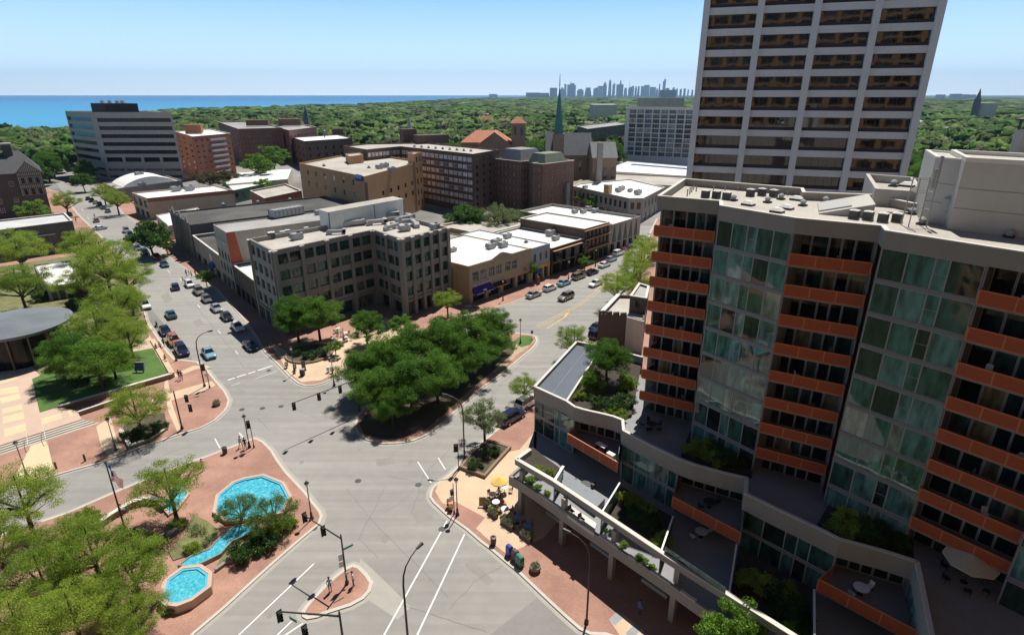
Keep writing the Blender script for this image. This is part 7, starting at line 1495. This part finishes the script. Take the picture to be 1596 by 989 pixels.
for k,x,y,r,l_,g_ in [
 ('loc',25,385,44,'locust tree at the left edge below the grey low building',PT),('loc',28,440,44,'locust tree at the left edge above the round pavilion',PT),('loc',128,380,40,'yellow green locust at the corner of the grey low building',PT),('loc',160,405,54,'wide locust over the white canopy building',PT),
 ('loc',196,428,40,'sparse locust beside the avenue with the pale roof behind',PT),('loc',120,440,36,'locust behind the white canopy building front',PT),('loc',176,470,46,'locust above the pavilion rim at the avenue side',PT),('loc',202,462,28,'locust leaning over the white parked car',PT),('loc',150,505,50,'locust right of the round pavilion roof',PT),('loc',198,520,40,'locust beside the bend of the brick kerb',PT),
 ('isl',105,550,44,'green tree in front of the pavilion glass',PT),('isl',150,560,46,'green tree in the middle of the plaza lawn',PT),('loc',172,556,38,'locust left of the blue information board',PT),('loc',210,630,50,'thin locust over the planted bed',PT),
 ('loc',262,755,58,'locust spreading over the small fountain pool',PT),('loc',30,770,66,'locust at the left edge above the side street kerb',PT),('loc',-10,840,60,'locust half outside the left edge',PT),('loc',140,850,66,'locust below the curved seat wall',PT),('loc',60,890,62,'locust in the lower left group beside the seat wall end',PT),
 ('loc',205,880,66,'locust next to the raised angular pool',PT),('loc',110,950,66,'locust at the bottom of the lower left group',PT),('loc',20,960,60,'locust in the bottom left corner',PT),('loc',210,955,52,'locust at the bottom edge near the pool wall',PT),('loc',105,835,50,'small locust left of the wall end below the side street',PT),('loc',165,935,50,'locust filling the bottom of the lower left group',PT),('loc',70,950,50,'locust between the two bottom left corner trees',PT),
 ('isl',460,492,38,'left tree of the pair on the oval bed',None),('isl',494,490,38,'right tree of the pair on the oval bed',None),('isl',570,508,29,'round tree at the inner corner of the grey office',None),('lim',625,505,21,'small bright tree at the office front',None),('loc',697,467,25,'locust at the right corner of the grey office',None),('lim',820,416,20,'slim street tree in front of the yellow brick shop',None),('lim',522,540,14,'slim tree beside the tall lamp of the shop corner',None),
 ('den',232,364,32,'dense round tree beside the avenue',None),('lim',258,380,14,'small bright tree right of the dense round tree',None),('lim',320,432,14,'small street tree by the blue awning',None),
 ('loc',895,528,32,'yellow green street tree beside the blue sheet roof',None),('loc',817,600,27,'slim street tree left of the glass corner',None),('pal',755,652,37,'pale green tree in the stone planter bed',None),
 ('loc',962,445,34,'street tree at the near end of the right hand row',None),('loc',988,425,38,'street tree beside the orange balconies',None),('loc',1000,398,32,'street tree in the middle of the right hand row',None),('loc',1006,380,24,'street tree at the far end of the right hand row',None),
 ('lim',950,372,15,'bright tree beside the pointed panel store',None),('lim',968,362,14,'bright tree at the far end of the shop row',None),('lim',912,408,12,'small dark tree before the dark restaurant',None),
 ('den',726,338,30,'dense green tree behind the yellow brick shop',None),('pal',776,342,30,'sparse grey green tree in the lot behind the shops',None),('pal',800,345,24,'second sparse tree in the lot behind the shops',None),('loc',700,352,16,'low tree at the corner of the office roof',None),
 ('lim',908,308,14,'bright tree left of the arched window building',None),('lim',925,314,14,'bright tree before the arched window building',None),
 ('loc',100,312,23,'street tree beside the tudor gable building',None),('lim',52,328,24,'bright tree in front of the tudor building',None),('loc',180,310,21,'street tree by the angled far cars',None),('loc',160,298,19,'street tree before the concrete office corner',None),('den',132,262,18,'dark tree at the foot of the concrete office',None),('den',128,280,16,'bright tree in the far avenue',None),
 ('lim',402,258,26,'bright round tree left of the tan storage building',None),('lim',425,245,26,'bright round tree touching the brown apartment building',None),('bro',325,275,22,'bronze leaved tree left behind the white roofs',None),('bro',352,272,20,'bronze leaved tree right behind the white roofs',None),('pal',355,288,10,'bare looking small tree behind the brick parapet building',None),
 ('den',956,222,17,'round tree between chapel and white tower',None),('lim',410,288,14,'small bright tree on the low roofs',None),
 ]: tree(k,x,y,r,l_,g_)
IS='trees of the wooded traffic island'
for i,(x,y,r) in enumerate([(562,575,38),(600,560,42),(588,605,40),(640,545,44),(638,592,46),(684,535,44),(680,580,42),(725,522,40),(728,556,36),(765,510,34),(770,538,28),(610,630,30)]):
    tree('isl',x,y,r*1.08,['leftmost tree of the wooded island','second tree on the street side of the island','tree over the hanging traffic signal end','tall tree in the upper middle of the island','large tree in the centre of the island','tree behind the centre on the island','tree over the shadowed kerb of the island','tree right of the centre on the island','tree above the curved lamp of the island','last tree before the grass tip','low tree over the dry verge of the island','lowest tree at the crossing side of the island'][i],IS)
tree('wil',372,782,32,'willowy small tree over the octagonal pool',None,z0=.3)
tree('wil',424,786,37,'large willowy tree right of the octagonal pool',None,z0=.3)
tree('wil',402,812,26,'low willowy tree between pool and stone edge',None,z0=.3)
p=at(1148,985,6.6); TK['lim',0].put((p.x,p.y,.13),1.,'tree in front of the podium at the bottom edge',None,(2.9,2.9,4.6))
# condominium terrace planting
def tpl(kind,x,y,z0,rpx,label,hh=1.): 
    r=1.5
    for _ in range(8):
        z=z0+r*.6; p=at(x,y,z); dep=p.y*math.cos(P)-(z-H)*math.sin(P); r=rpx*dep/F
    return BK[kind].put((p.x,p.y,z0),x*.1,label,'terrace and bed shrubs',(r,r,r*hh))
tree('isl',948,556,38,'dense green tree on the condominium roof terrace',None,z0=9.9)
tree('isl',925,590,20,'smaller green tree left on the roof terrace',None,z0=9.9)
for k,x,y,z,r,l_ in [('green',905,612,9.9,15,'bright shrub next to the blue sheet roof'),('dark',945,625,9.9,26,'dark shrub mass in the middle of the roof terrace bed'),('dry',925,612,9.9,18,'brownish shrub on the roof terrace bed'),('green',975,590,9.9,24,'green shrub close to the lowest orange balconies'),('dark',975,620,9.9,20,'dark shrub beside the upper grey terrace'),
  ('green',1090,692,9.9,30,'dark shrub mass on the second tier terrace, left'),('dark',1125,700,9.9,30,'dark shrub mass on the second tier terrace, middle'),('dark',1155,712,9.9,18,'dark shrub on the second tier terrace, right end'),('green',1320,805,9.9,38,'large shrub on the third tier terrace'),('dark',1365,825,9.9,36,'dark shrub mass on the third tier terrace'),('dark',1400,840,9.9,24,'dark shrub at the parapet corner of the third tier'),
  ('green',985,775,5,26,'dark shrub in the second court, left'),('dark',1005,800,5,30,'dark shrub in the second court, middle'),('green',1032,835,5,20,'dark shrub in the second court at the beam'),('green',1180,900,5,36,'dark shrub in the fourth court, left'),('dark',1220,930,5,36,'dark shrub in the fourth court, middle'),('dark',1250,965,5,30,'dark shrub in the fourth court, right'),
  ('green',838,728,5,12,'green shrub in the corner court, left'),('green',858,732,5,10,'green shrub in the corner court, right'),
  ('lime',826,745,4.5,12,'lime shrub, first in the planter strip'),('lime',838,757,4.5,9,'lime shrub, second in the planter strip'),('green',852,767,4.5,9,'green shrub, third in the planter strip'),('lime',999,868,4.5,13,'lime shrub, alone on the lower planter strip'),('green',972,845,4.5,9,'green shrub behind the podium column'),('dark',948,826,4.5,8,'dark shrub behind the planter strip'),
  ('dark',228,668,.3,20,'dark hedge bush in the bed under the thin locust, right'),('dark',203,672,.3,15,'dark hedge bush in the bed under the thin locust, left'),('dark',248,660,.3,14,'dark hedge bush near the signal post'),
  ('dark',765,700,.5,16,'dark shrub at the foot of the pale green tree'),('dark',740,720,.5,15,'dark shrub in the near corner of the stone planter bed'),
  ('dark',375,855,.3,26,'dark bush beside the channel'),('dark',410,838,.3,26,'dark bush near the brick kerb'),('dry',310,820,.3,16,'dry grassy plant left of the octagonal pool'),('dry',325,835,.3,14,'dry grassy plant by the channel'),('green',275,812,.3,16,'green shrub under the fountain tree'),
  ('dark',462,545,.45,12,'dark ground shrub on the oval bed, left'),('dark',482,550,.45,13,'dark ground shrub on the oval bed, middle'),('dark',502,545,.45,12,'dark ground shrub on the oval bed, right'),
  ('dark',120,590,.8,16,'dark shrub at the lawn edge under the trees'),('green',1110,705,9.9,26,'green shrub mass on the second tier terrace behind the parapet'),('green',1345,815,9.9,30,'green shrub mass in the middle of the third tier terrace'),('green',1010,790,5,24,'green shrub in the middle of the second court'),('green',1215,915,5,34,'green shrub in the middle of the fourth court'),('lime',1240,975,5,22,'bright shrub in the fourth court near the beam'),('green',960,640,9.9,20,'green shrub spilling over the first tier parapet'),('green',925,600,9.9,18,'green shrub beside the roof terrace tree'),('lime',1016,882,4.5,10,'lime shrub, last in the planter strip'),('green',885,792,4.5,8,'small green shrub by the sunny planter deck'),('green',300,850,.25,18,'green shrub on the bank of the channel'),('green',345,800,.14,12,'small green shrub at the rim of the octagonal pool'),('green',440,812,.25,26,'green bush right of the stone edge'),('dark',265,948,.14,12,'low hedge at the foot of the raised pool'),('dark',210,860,.14,22,'dark shrub under the locusts beside the raised pool'),('green',160,885,.14,24,'green shrub under the lower left locusts, right'),('dark',100,900,.14,24,'dark shrub under the lower left locusts, middle'),('green',55,860,.14,24,'green shrub under the lower left locusts, left'),('dark',200,830,.14,20,'dark shrub behind the curved seat wall'),('green',235,835,.14,16,'green shrub by the dark bench wall'),('dark',140,452,.8,22,'dark hedge bush behind the white canopy building'),('dark',118,470,.8,18,'dark hedge bush at the rim of the pavilion'),('dark',165,500,.8,20,'dark hedge bush between the plaza locusts'),('dark',62,455,.8,20,'dark hedge bush left of the white canopy building'),('dark',185,470,.8,16,'dark hedge bush near the avenue kerb'),('green',160,590,.8,14,'green shrub in the tree shade of the lawn'),('dry',100,582,.8,12,'dry shrub bed at the pavilion side'),('green',130,800,.14,24,'shrub by the side street kerb below the flagpole')]:
    tpl(k,x,y,z,r,l_)
for t in PLANT:
    if isinstance(t,tuple):
        for f in (.2,.5,.8): p=t[1].lerp(t[2],f); BK['dry'].put((p.x,p.y,.86),f*5,'grassy plants in the '+t[0]['label'],'plants in the cafe planter boxes',.45)
    else: BK['dry'].put(t.location+Vector((0,0,.6)),1,'dry plants in the '+t['label'],None,.6)
# ================================================================ the wooded suburb
def inside(p,poly):
    c=False; n_=len(poly)
    for i in range(n_):
        a,b=poly[i],poly[i-1]
        if (a[1]>p[1])!=(b[1]>p[1]) and p[0]<(b[0]-a[0])*(p[1]-a[1])/(b[1]-a[1])+a[0]: c=not c
    return c
urban=px([(-900,1100),(-900,420),(-60,345),(40,300),(85,285),(130,258),(300,250),(540,262),(700,290),(900,272),(1080,252),(1300,262),(1420,300),(2300,560),(2300,1100)])
foot=[]
for o in COL.objects:
    if o.type=='MESH' and o.name.split('.')[0] in ('wall','nave','hall','aisle','transept','tower') and o.parent and o.parent.name in OFF:
        of_=OFF[o.parent.name]
        if o.parent.type!='EMPTY': continue
        xs=[v.co.x for v in o.data.vertices]; ys=[v.co.y for v in o.data.vertices]; foot.append((min(xs)+of_.x-4,max(xs)+of_.x+4,min(ys)+of_.y-4,max(ys)+of_.y+4,None))
rg=random.Random(77); pts=[]
d=150.
while d<9000:
    s=10.5 if d<450 else max(10.5,d*.0215); da=s/d; a=-.83+rg.random()*da
    while a<.83:
        dd=d+rg.uniform(-.5,.5)*s; aa=a+rg.uniform(-.35,.35)*da; x=dd*math.sin(aa)/math.cos(0); y=dd*math.cos(aa); a+=da
        if inside((x,y),urban) or not inside((x,y),land): continue
        if d<700 and any(f[0]<x<f[1] and f[2]<y<f[3] for f in foot): continue
        if rg.random()<(.07 if d<900 else .04): continue
        q_=proj(x,y,10)
        if not(-60<q_[0]<1660 and q_[1]<300): continue
        if 1110<q_[0]<1405: continue          # wholly behind the office tower
        pts.append((dd,x,y,s))
    d+=s*.86
pts.sort(); near=pts[:270]; far=pts[270:]
for i,(dd,x,y,s) in enumerate(near):
    k=('den',i%2) if i%5 else ('isl',0); TK[k].put((x,y,-.1),i*1.3,'green broadleaf tree among the roofs at the edge of the wooded suburb','trees at the edge of the wooded suburb',rg.uniform(5.6,8.2))
def ico(sub):
    b=bmesh.new(); bmesh.ops.create_icosphere(b,subdivisions=sub,radius=1); v=np.array([p.co[:] for p in b.verts]); f=np.array([[q.index for q in p.verts] for p in b.faces]); b.free(); return v,f
nr=np.random.default_rng(9); I3=ico(3); I2=ico(2); VS=[];FS=[];CS=[];k=0
palette=np.array([[.062,.125,.022],[.095,.165,.03],[.13,.195,.04],[.045,.10,.022],[.14,.18,.055],[.11,.125,.055],[.075,.15,.027],[.16,.20,.07]])
for (dd,x,y,s) in far:
    v,f=I3 if dd<1500 else I2
    vv=v*(1+nr.normal(size=(len(v),1))*(.19 if dd<1500 else .18))
    ph=nr.random(3)*6.28; lump=1+.16*np.sin(v[:,0]*5+ph[0])*np.sin(v[:,1]*5+ph[1])+.12*np.sin(v[:,2]*6+ph[2]); vv=vv*lump[:,None]
    r_=s*nr.uniform(.34,.74); h_=nr.uniform(9,16.5)*(1.12 if nr.random()<.08 else 1); rz_=min(max(r_*nr.uniform(.7,1.1),3.2),6.4)
    vv=vv*np.array([r_,r_,rz_])+np.array([x,y,h_-rz_]); VS.append(vv); FS.append(f+k); k+=len(v)
    c=palette[nr.integers(len(palette))]*nr.uniform(.48,1.15)*np.array([.88,nr.uniform(.88,1.04),1]); CS.append(np.repeat(np.append(c,1)[None],len(v),0))
VS=np.concatenate(VS); FS=np.concatenate(FS); CS=np.concatenate(CS)
me=bpy.data.meshes.new('woodland'); me.vertices.add(len(VS)); me.vertices.foreach_set('co',VS.ravel()); me.loops.add(FS.size); me.loops.foreach_set('vertex_index',FS.ravel()); me.polygons.add(len(FS)); me.polygons.foreach_set('loop_start',np.arange(len(FS))*3); me.polygons.foreach_set('loop_total',np.full(len(FS),3)); me.update()
ca=me.color_attributes.new('tint','FLOAT_COLOR','POINT'); ca.data.foreach_set('color',CS.ravel())
wm=bpy.data.materials.new('woodland_leaves'); wm.use_nodes=True; n=wm.node_tree.nodes; l=wm.node_tree.links; b=n['Principled BSDF']; b.inputs['Roughness'].default_value=.85; b.inputs['Specular IOR Level'].default_value=.1
at_=n.new('ShaderNodeAttribute'); at_.attribute_name='tint'; g=n.new('ShaderNodeNewGeometry'); nz=n.new('ShaderNodeTexNoise'); nz.inputs['Scale'].default_value=.55; nz.inputs['Detail'].default_value=5; l.new(g.outputs['Position'],nz.inputs[0])
mr=n.new('ShaderNodeMapRange'); mr.inputs['From Min'].default_value=.3; mr.inputs['From Max'].default_value=.7; mr.inputs['To Min'].default_value=.5; mr.inputs['To Max'].default_value=1.3; l.new(nz.outputs['Fac'],mr.inputs[0])
mx=n.new('ShaderNodeMix'); mx.data_type='RGBA'; mx.blend_type='MULTIPLY'; mx.inputs[0].default_value=1; l.new(at_.outputs['Color'],mx.inputs[6]); l.new(mr.outputs[0],mx.inputs[7]); l.new(mx.outputs[2],b.inputs['Base Color'])
bp=n.new('ShaderNodeBump'); bp.inputs['Strength'].default_value=1; bp.inputs['Distance'].default_value=1.; l.new(nz.outputs['Fac'],bp.inputs['Height']); l.new(bp.outputs[0],b.inputs['Normal'])
me.materials.append(wm); wo=bpy.data.objects.new('woodland',me); COL.objects.link(wo); wo['kind']='stuff'
print('woodland',len(far),'faces',len(FS))
# ================================================================ far landmarks
m_sky=mat('far_tower_concrete',(.50,.52,.55),.8,.05,.02); m_sky2=mat('far_tower_dark',(.30,.32,.36),.7,.05,.02)
DS_=15000.
SK=[(857,868,137),(873.4,879,136.7),(878.5,883,131),(884,894.5,130),(894.7,897,132.3),(899.5,909,138.8),(911,921.5,136.7),(924.7,931,136.7),(931.4,938.6,134.2),(939.4,944.8,129),(947.5,952.4,125.5),(954,958,130),(960.6,970.3,131.8),(964.6,967.9,126),(972,977,137),(979,984,135.5),(984.3,987.4,134),(989,992,135),(993,996.4,134.5),(998.8,1011,132.6),(1012.7,1020.8,135.8),(1022,1025,138),(1025.7,1028.2,131),(1032,1036,123.5),(1037,1042,137.5),(1047,1051,136.2),(1053,1056,138),(1059,1062,138.4),(1065,1068,138),(1071,1073,139),(1077,1080,140)]
for i,(x0_,x1_,y_) in enumerate(SK):
    D=DS_+(i*577%1900); a=at_y(x0_,148,D); b_=at_y(x1_,148,D); top=at_y((x0_+x1_)/2,y_,D).z; w_=b_.x-a.x; cx=(a.x+b_.x)/2
    t=thing('skyscraper','','skyscraper',(cx,D,0),0,'towers of the distant skyline'); q=MB(); sh=i%4
    if sh==0: q.box((cx,D,top/2),(w_,w_*.8,top))
    elif sh==1: q.box((cx,D,top*.42),(w_,w_*.8,top*.84)); q.box((cx,D,top*.92),(w_*.6,w_*.5,top*.16))
    elif sh==2: q.hexa([(cx-w_/2,D-w_/2,0),(cx+w_/2,D-w_/2,0),(cx+w_/2,D+w_/2,0),(cx-w_/2,D+w_/2,0)],[(cx-w_*.3,D-w_*.3,top),(cx+w_*.3,D-w_*.3,top),(cx+w_*.3,D+w_*.3,top),(cx-w_*.3,D+w_*.3,top)])
    else: q.box((cx-w_*.2,D,top*.45),(w_*.6,w_*.6,top*.9)); q.box((cx+w_*.2,D,top*.5),(w_*.58,w_*.62,top))
    q.build('body',m_sky2 if i%3==0 else m_sky,t)
    if y_<131: q=MB(); q.tube((cx,D,top),(cx,D,top*1.12),w_*.06,w_*.03,6); q.build('spire',m_sky2,t)
    t['label']={10:'blue tower with a pointed top left of centre in the distant skyline',13:'stepped blue tower in the middle of the distant skyline',23:'tallest slender tower with a spire at the right of the distant skyline',9:'dark rectangular tower standing alone in the distant skyline',0:'leftmost low tower of the distant skyline',3:'broad block tower left of the green spire top',19:'broad pale tower right of the thin mast'}.get(i,'hazy blue tower in the distant skyline')
t=thing('radio_mast','thin mast rising from the distant skyline','mast',(at_y(981.4,148,DS_).x,DS_,0)); q=MB(); c_=at_y(981.4,127.5,DS_); q.tube((c_.x,DS_,0),(c_.x,DS_,c_.z),6,3,6); q.build('mast',m_sky2,t)
def farblock(x0_,x1_,ytop,D,label,m,dep=30,name='far_building',cat='building',rm=None):
    a=at_y(x0_,ytop,D); b_=at_y(x1_,ytop,D); t=thing(name,label,cat,(a.x,D,0)); q=MB(); q.bx(a.x,b_.x,D,D+dep,-.1,a.z); q.build('wall',m,t); q=MB(); q.bx(a.x-.5,b_.x+.5,D-.5,D+dep+.5,a.z,a.z+.5); q.build('roof',rm or m_wroof,t)
farblock(1032,1054,140.5,3800,'pale slab block on the wooded horizon behind the white tower',m_sky,60)
farblock(868,915,161.5,1500,'long low white roofed hall among the trees below the skyline',m_white_w,60) if False else None
for a in [(925,962,163.5,900,'long white roofed hall in the woods below the skyline'),(752,760,184,560,'small house with orange roof among the trees'),(1478,1514,200.5,560,'row of pale roofs in the woods right of the office tower'),(1112,1118,140,5000,'x')][:1]: farblock(*a,m_white_w,40)
def house(x,y,D,w_,label,rm):
    c_=at_y(x,y,D); t=thing('house',label,'house',(c_.x,D,0)); z=c_.z; gable(t,(c_.x-w_/2,D),(c_.x+w_/2,D),9,z-2.5,z+2.5,m_white_w,rm)
house(757,184,850,20,'house with orange tiled roof among the trees beyond the churches',m_rt); house(786,188,820,14,'smaller house with orange roof beside the tower of the red church',m_rt)
house(552,207,600,10,'pale grey roofed house behind the dark brick hall',m_slate); house(612,203,640,9,'small pale house near the white steeple',m_mroof)
for x,D,w_ in [(1482,660,12),(1498,675,14),(1510,690,10)]: house(x,202,D,w_,'pale house among the trees right of the office tower, '+{1482:'left',1498:'middle',1510:'right'}[x]+' one',m_wroof)
hz_=random.Random(21); cols3=[m_wroof,m_slate,m_mroof,m_rt,m_groof]
for k in range(26):
    D=hz_.uniform(650,1900); X_=hz_.uniform(-.62,.95)*D; q3=proj(X_,D,12)
    if not inside((X_,D),land) or 1100<q3[0]<1415: continue
    w_=hz_.uniform(12,30); c_=Vector((X_,D)); t=thing('house','roof of a house showing through the distant tree canopy','house',(X_,D,0),0,'house roofs in the distant woods'); gable(t,(X_-w_/2,D),(X_+w_/2,D),10,9.5,13.5,m_white_w,cols3[k%5])
def steeple(x,yt,yb,D,label,m,w_=2.4):
    c_=at_y(x,yt,D); b_=at_y(x,yb,D); t=thing('church_steeple',label,'steeple',(c_.x,D,0)); q=MB(); q.bx(c_.x-w_,c_.x+w_,D-w_,D+w_,0,b_.z+(c_.z-b_.z)*.4); q.build('tower',m,t); q=MB(); spire(q,Vector((c_.x,D)),w_*1.1,b_.z+(c_.z-b_.z)*.4,c_.z,8); q.build('spire',m,t)
steeple(637,179,198,600,'slim white steeple among the trees behind the long apartment block',m_white_w,1.6); steeple(475,164,194,640,'slim dark grey steeple behind the brown apartment wing',m_slate,2.4)
steeple(1529,137,165,1000,'dark pointed steeple on the wooded horizon at the far right',m_slate,3.4); farblock(1532,1556,161,1000,'white roofed church hall beside the far right steeple',m_white_w,20)
for i,(x0_,x1_,y_,D) in enumerate([(1466,1474,147.5,9000),(1488,1500,146.4,9000),(1503,1512,147.2,9000),(1515,1522,147.6,9000),(762,775,146.8,12000),(820,842,144.5,9000),(842,856,145,9000)]): farblock(x0_,x1_,y_,D,'tiny block on the horizon, '+['far right first','far right second','far right third','far right fourth','standing at the water line','left end of the distant shore','second on the distant shore'][i],m_sky,100)
# ================================================================ people
sk=mat('skin',(.45,.27,.19),.7,.05,1); sh0=mat('shirt_base',(.6,.6,.6),.85,.05,1); pn0=mat('trousers_base',(.05,.06,.09),.85,.05,1); hr=mat('hair_dark',(.03,.02,.015),.7,.1,1); shoe=mat('shoes',(.03,.03,.03),.7,.05,1)
def person(name,pose):
    t=thing(name,'','person')
    J={'hip':(0,0,.95),'chest':(0,0,1.3),'neck':(0,0,1.46),'head':(0,-.02,1.62),'crown':(0,-.01,1.72)}
    E=[('hip','chest'),('chest','neck'),('neck','head'),('head','crown')]; Rd={'hip':.135,'chest':.16,'neck':.06,'head':.1,'crown':.075}
    for s in (-1,1):
        k='L' if s<0 else 'R'
        if pose=='walk': kn=(s*.1,-.16*s,.52); an=(s*.1,-.28*s+.06,.1) ; el=(s*.24,.1*s,1.12); ha=(s*.22,-.02+.2*s*-.6,.9)
        elif pose=='sit': kn=(s*.12,-.42,.5); an=(s*.12,-.44,.1); el=(s*.25,-.08,.78); ha=(s*.14,-.32,.7)
        else: kn=(s*.1,-.01,.5); an=(s*.1,.02,.1); el=(s*.26,.03,1.12); ha=(s*.22,-.1,.88)
        J.update({'th'+k:(s*.09,0,.88),'kn'+k:kn,'an'+k:an,'to'+k:(an[0],an[1]-.16,.05),'sh'+k:(s*.18,0,1.4),'el'+k:el,'wr'+k:ha,'hd'+k:(ha[0],ha[1]-.05,ha[2]-.1)})
        E+=[('hip','th'+k),('th'+k,'kn'+k),('kn'+k,'an'+k),('an'+k,'to'+k),('chest','sh'+k),('sh'+k,'el'+k),('el'+k,'wr'+k),('wr'+k,'hd'+k)]
        Rd.update({'th'+k:.1,'kn'+k:.07,'an'+k:.05,'to'+k:.045,'sh'+k:.07,'el'+k:.05,'wr'+k:.035,'hd'+k:.035})
    if pose=='sit':
        for k in ('hip','chest','neck','head','crown','thL','thR','shL','shR'): v=J[k]; J[k]=(v[0],v[1]+(.0 if k[:2]!='th' else -.05),v[2]-.42)
    ks=list(J); me=bpy.data.meshes.new('body'); me.from_pydata([J[k] for k in ks],[(ks.index(a),ks.index(b)) for a,b in E],[]); me.update()
    o=bpy.data.objects.new('tmp',me); COL.objects.link(o); md=o.modifiers.new('s','SKIN'); 
    if not me.skin_vertices: me.skin_vertices.new() if hasattr(me.skin_vertices,'new') else None
    if me.skin_vertices:
        for i,k in enumerate(ks): me.skin_vertices[0].data[i].radius=(Rd[k],Rd[k]*.8)
        me.skin_vertices[0].data[0].use_root=True
    o.modifiers.new('d','SUBSURF').levels=1
    dg=bpy.context.evaluated_depsgraph_get(); m2=bpy.data.meshes.new_from_object(o.evaluated_get(dg)); bpy.data.objects.remove(o)
    m2.materials.clear(); [m2.materials.append(m_) for m_ in (sk,sh0,pn0,shoe)]
    dz=-.42 if pose=='sit' else 0
    for f in m2.polygons:
        c=f.center; 
        if pose=='sit': idx=3 if c.z<.12 else (2 if (c.z<.62 and (c.y<-.1 or c.z<.6)) else (1 if c.z<1.04 else 0))
        else: idx=3 if c.z<.12 else 2 if c.z<.93 and abs(c.x)<.19 else 1 if (c.z<1.47 and not (abs(c.x)>.17 and c.z<1.15)) else 0
        f.material_index=idx; f.use_smooth=True
    b_=bpy.data.objects.new('body',m2); COL.objects.link(b_); b_.parent=t
    q=MB(); hz=1.66+dz; q.lathe((0,.015,hz-.04),[(.1,0),(.115,.05),(.1,.1),(.06,.135),(.01,.145)],12); q.build('hair',hr,t,smooth=True)
    return Kit(t)
PK={'stand':person('person','stand'),'walk':person('person','walk'),'sit':person('person','sit')}
SH={c:mat('shirt_'+c,v,.85,.05,1) for c,v in dict(white=(.75,.75,.73),red=(.5,.06,.05),blue=(.08,.14,.4),sky=(.35,.45,.6),dark=(.04,.04,.05),orange=(.6,.2,.08),pink=(.7,.35,.4),brown=(.15,.08,.05)).items()}
TR={c:mat('trousers_'+c,v,.85,.05,1) for c,v in dict(jeans=(.06,.09,.17),black=(.02,.02,.02),khaki=(.35,.28,.18)).items()}
def pp(pose,x,y,rz,shc,tr,label,z=.135): p=at(x,y,z); PK[pose].put((p.x,p.y,z),rz,label,'people in the street',1.05,{'shirt_base':SH[shc],'trousers_base':TR[tr]})
for a in [('stand',515,921,.6,'sky','jeans','person in a pale blue shirt standing on the brick traffic island'),('stand',551,912,2.,'white','jeans','person in a white top beside the signal mast on the traffic island'),
 ('walk',376,697,1.,'white','khaki','person in white at the corner by the fountain signal post'),('walk',383,699,.4,'dark','black','person in dark clothes beside the one in white at the corner'),
 ('walk',245,549,.3,'red','jeans','person in red walking on the plaza pavement'),('walk',251,546,.3,'sky','jeans','person in blue beside the one in red'),('walk',256,540,.2,'dark','black','person in dark clothes beside the orange car'),('walk',259,566,2.8,'orange','khaki','person in orange walking near the tan path'),
 ('walk',280,591,.5,'brown','black','left one of two people in brown on the brick corner'),('walk',284,592,.5,'brown','jeans','right one of two people in brown on the brick corner'),
 ('stand',291,430,1.,'red','black','person in red in the group by the blue awning'),('stand',295,428,2.,'white','black','person in white in the group by the blue awning'),('stand',299,432,3.,'white','jeans','second person in white by the blue awning'),('stand',305,430,1.5,'dark','black','person in black by the blue awning'),('walk',286,441,1.2,'white','khaki','person in the road behind the small white car'),
 ('stand',317,733,1.,'pink','khaki','person in pink under the fountain tree'),('sit',191,800,2.,'white','jeans','person in white sitting on the curved seat wall'),('stand',38,925,0,'pink','khaki','person in pink under the lower left trees'),
 ('stand',996,957,2.,'blue','jeans','person in blue in the shade of the shopfront'),('sit',783,790,1.2,'red','black','person in red at the cafe tables'),('sit',777,774,-1.,'white','jeans','person in white under the yellow parasol'),
 ('walk',993,366,0,'dark','black','person in dark clothes at the end of the shop row'),('walk',990,374,0,'dark','jeans','person in jeans at the end of the shop row'),('stand',763,462,0,'white','black','person in white by the striped awning tables'),('stand',778,464,1,'dark','jeans','person in dark top by the shop lamp'),('walk',985,384,0,'brown','jeans','person near the far parked cars'),('walk',119,347,0,'dark','black','person at the corner of the grey low building'),('walk',148,340,0,'dark','black','person standing behind the beige car at the far crossing'),
 ('sit',527,523,0,'white','black','person in white at the office forecourt tables'),('sit',536,528,1,'white','jeans','person in white left of the small round tree')]: pp(*a)
# motorcycle
p=at(244,506,.3); t=thing('motorcycle','black motorcycle parked behind the navy blue car','motorcycle',(p.x,p.y,.01),AD); OFF.pop(t.name)
for x in (-.7,.7): q=MB(); q.tube((x,-.06,.32),(x,.06,.32),.32,.32,16); q.build('wheel',m_tyre,t)
q=MB(); q.hexa([(-.6,-.12,.45),(.45,-.12,.45),(.45,.12,.45),(-.6,.12,.45)],[(-.7,-.14,.85),(.35,-.14,.95),(.35,.14,.95),(-.7,.14,.85)]); q.build('body',m_trim,t); q=MB(); q.tube((.45,-.35,1.05),(.45,.35,1.05),.025,.025,6); q.tube((.7,0,.32),(.42,0,1.05),.035,.035,6); q.build('handlebar',m_galv,t); q=MB(); q.bx(-.65,.05,-.15,.15,.85,.95); q.build('seat',m_trim,t)
# ================================================================ the air
q=MB(); q.bx(-17500,17500,-2000,17500,-12,640); hz=q.build('haze',None); hz['kind']='stuff'
hm=bpy.data.materials.new('haze'); hm.use_nodes=True; n=hm.node_tree.nodes; n.remove(n['Principled BSDF']); v=n.new('ShaderNodeVolumePrincipled'); v.inputs['Color'].default_value=(.42,.70,1.,1); v.inputs['Density'].default_value=4.0e-5; v.inputs['Anisotropy'].default_value=0
hm.node_tree.links.new(v.outputs[0],n['Material Output'].inputs['Volume']); hz.data.materials.clear(); hz.data.materials.append(hm)
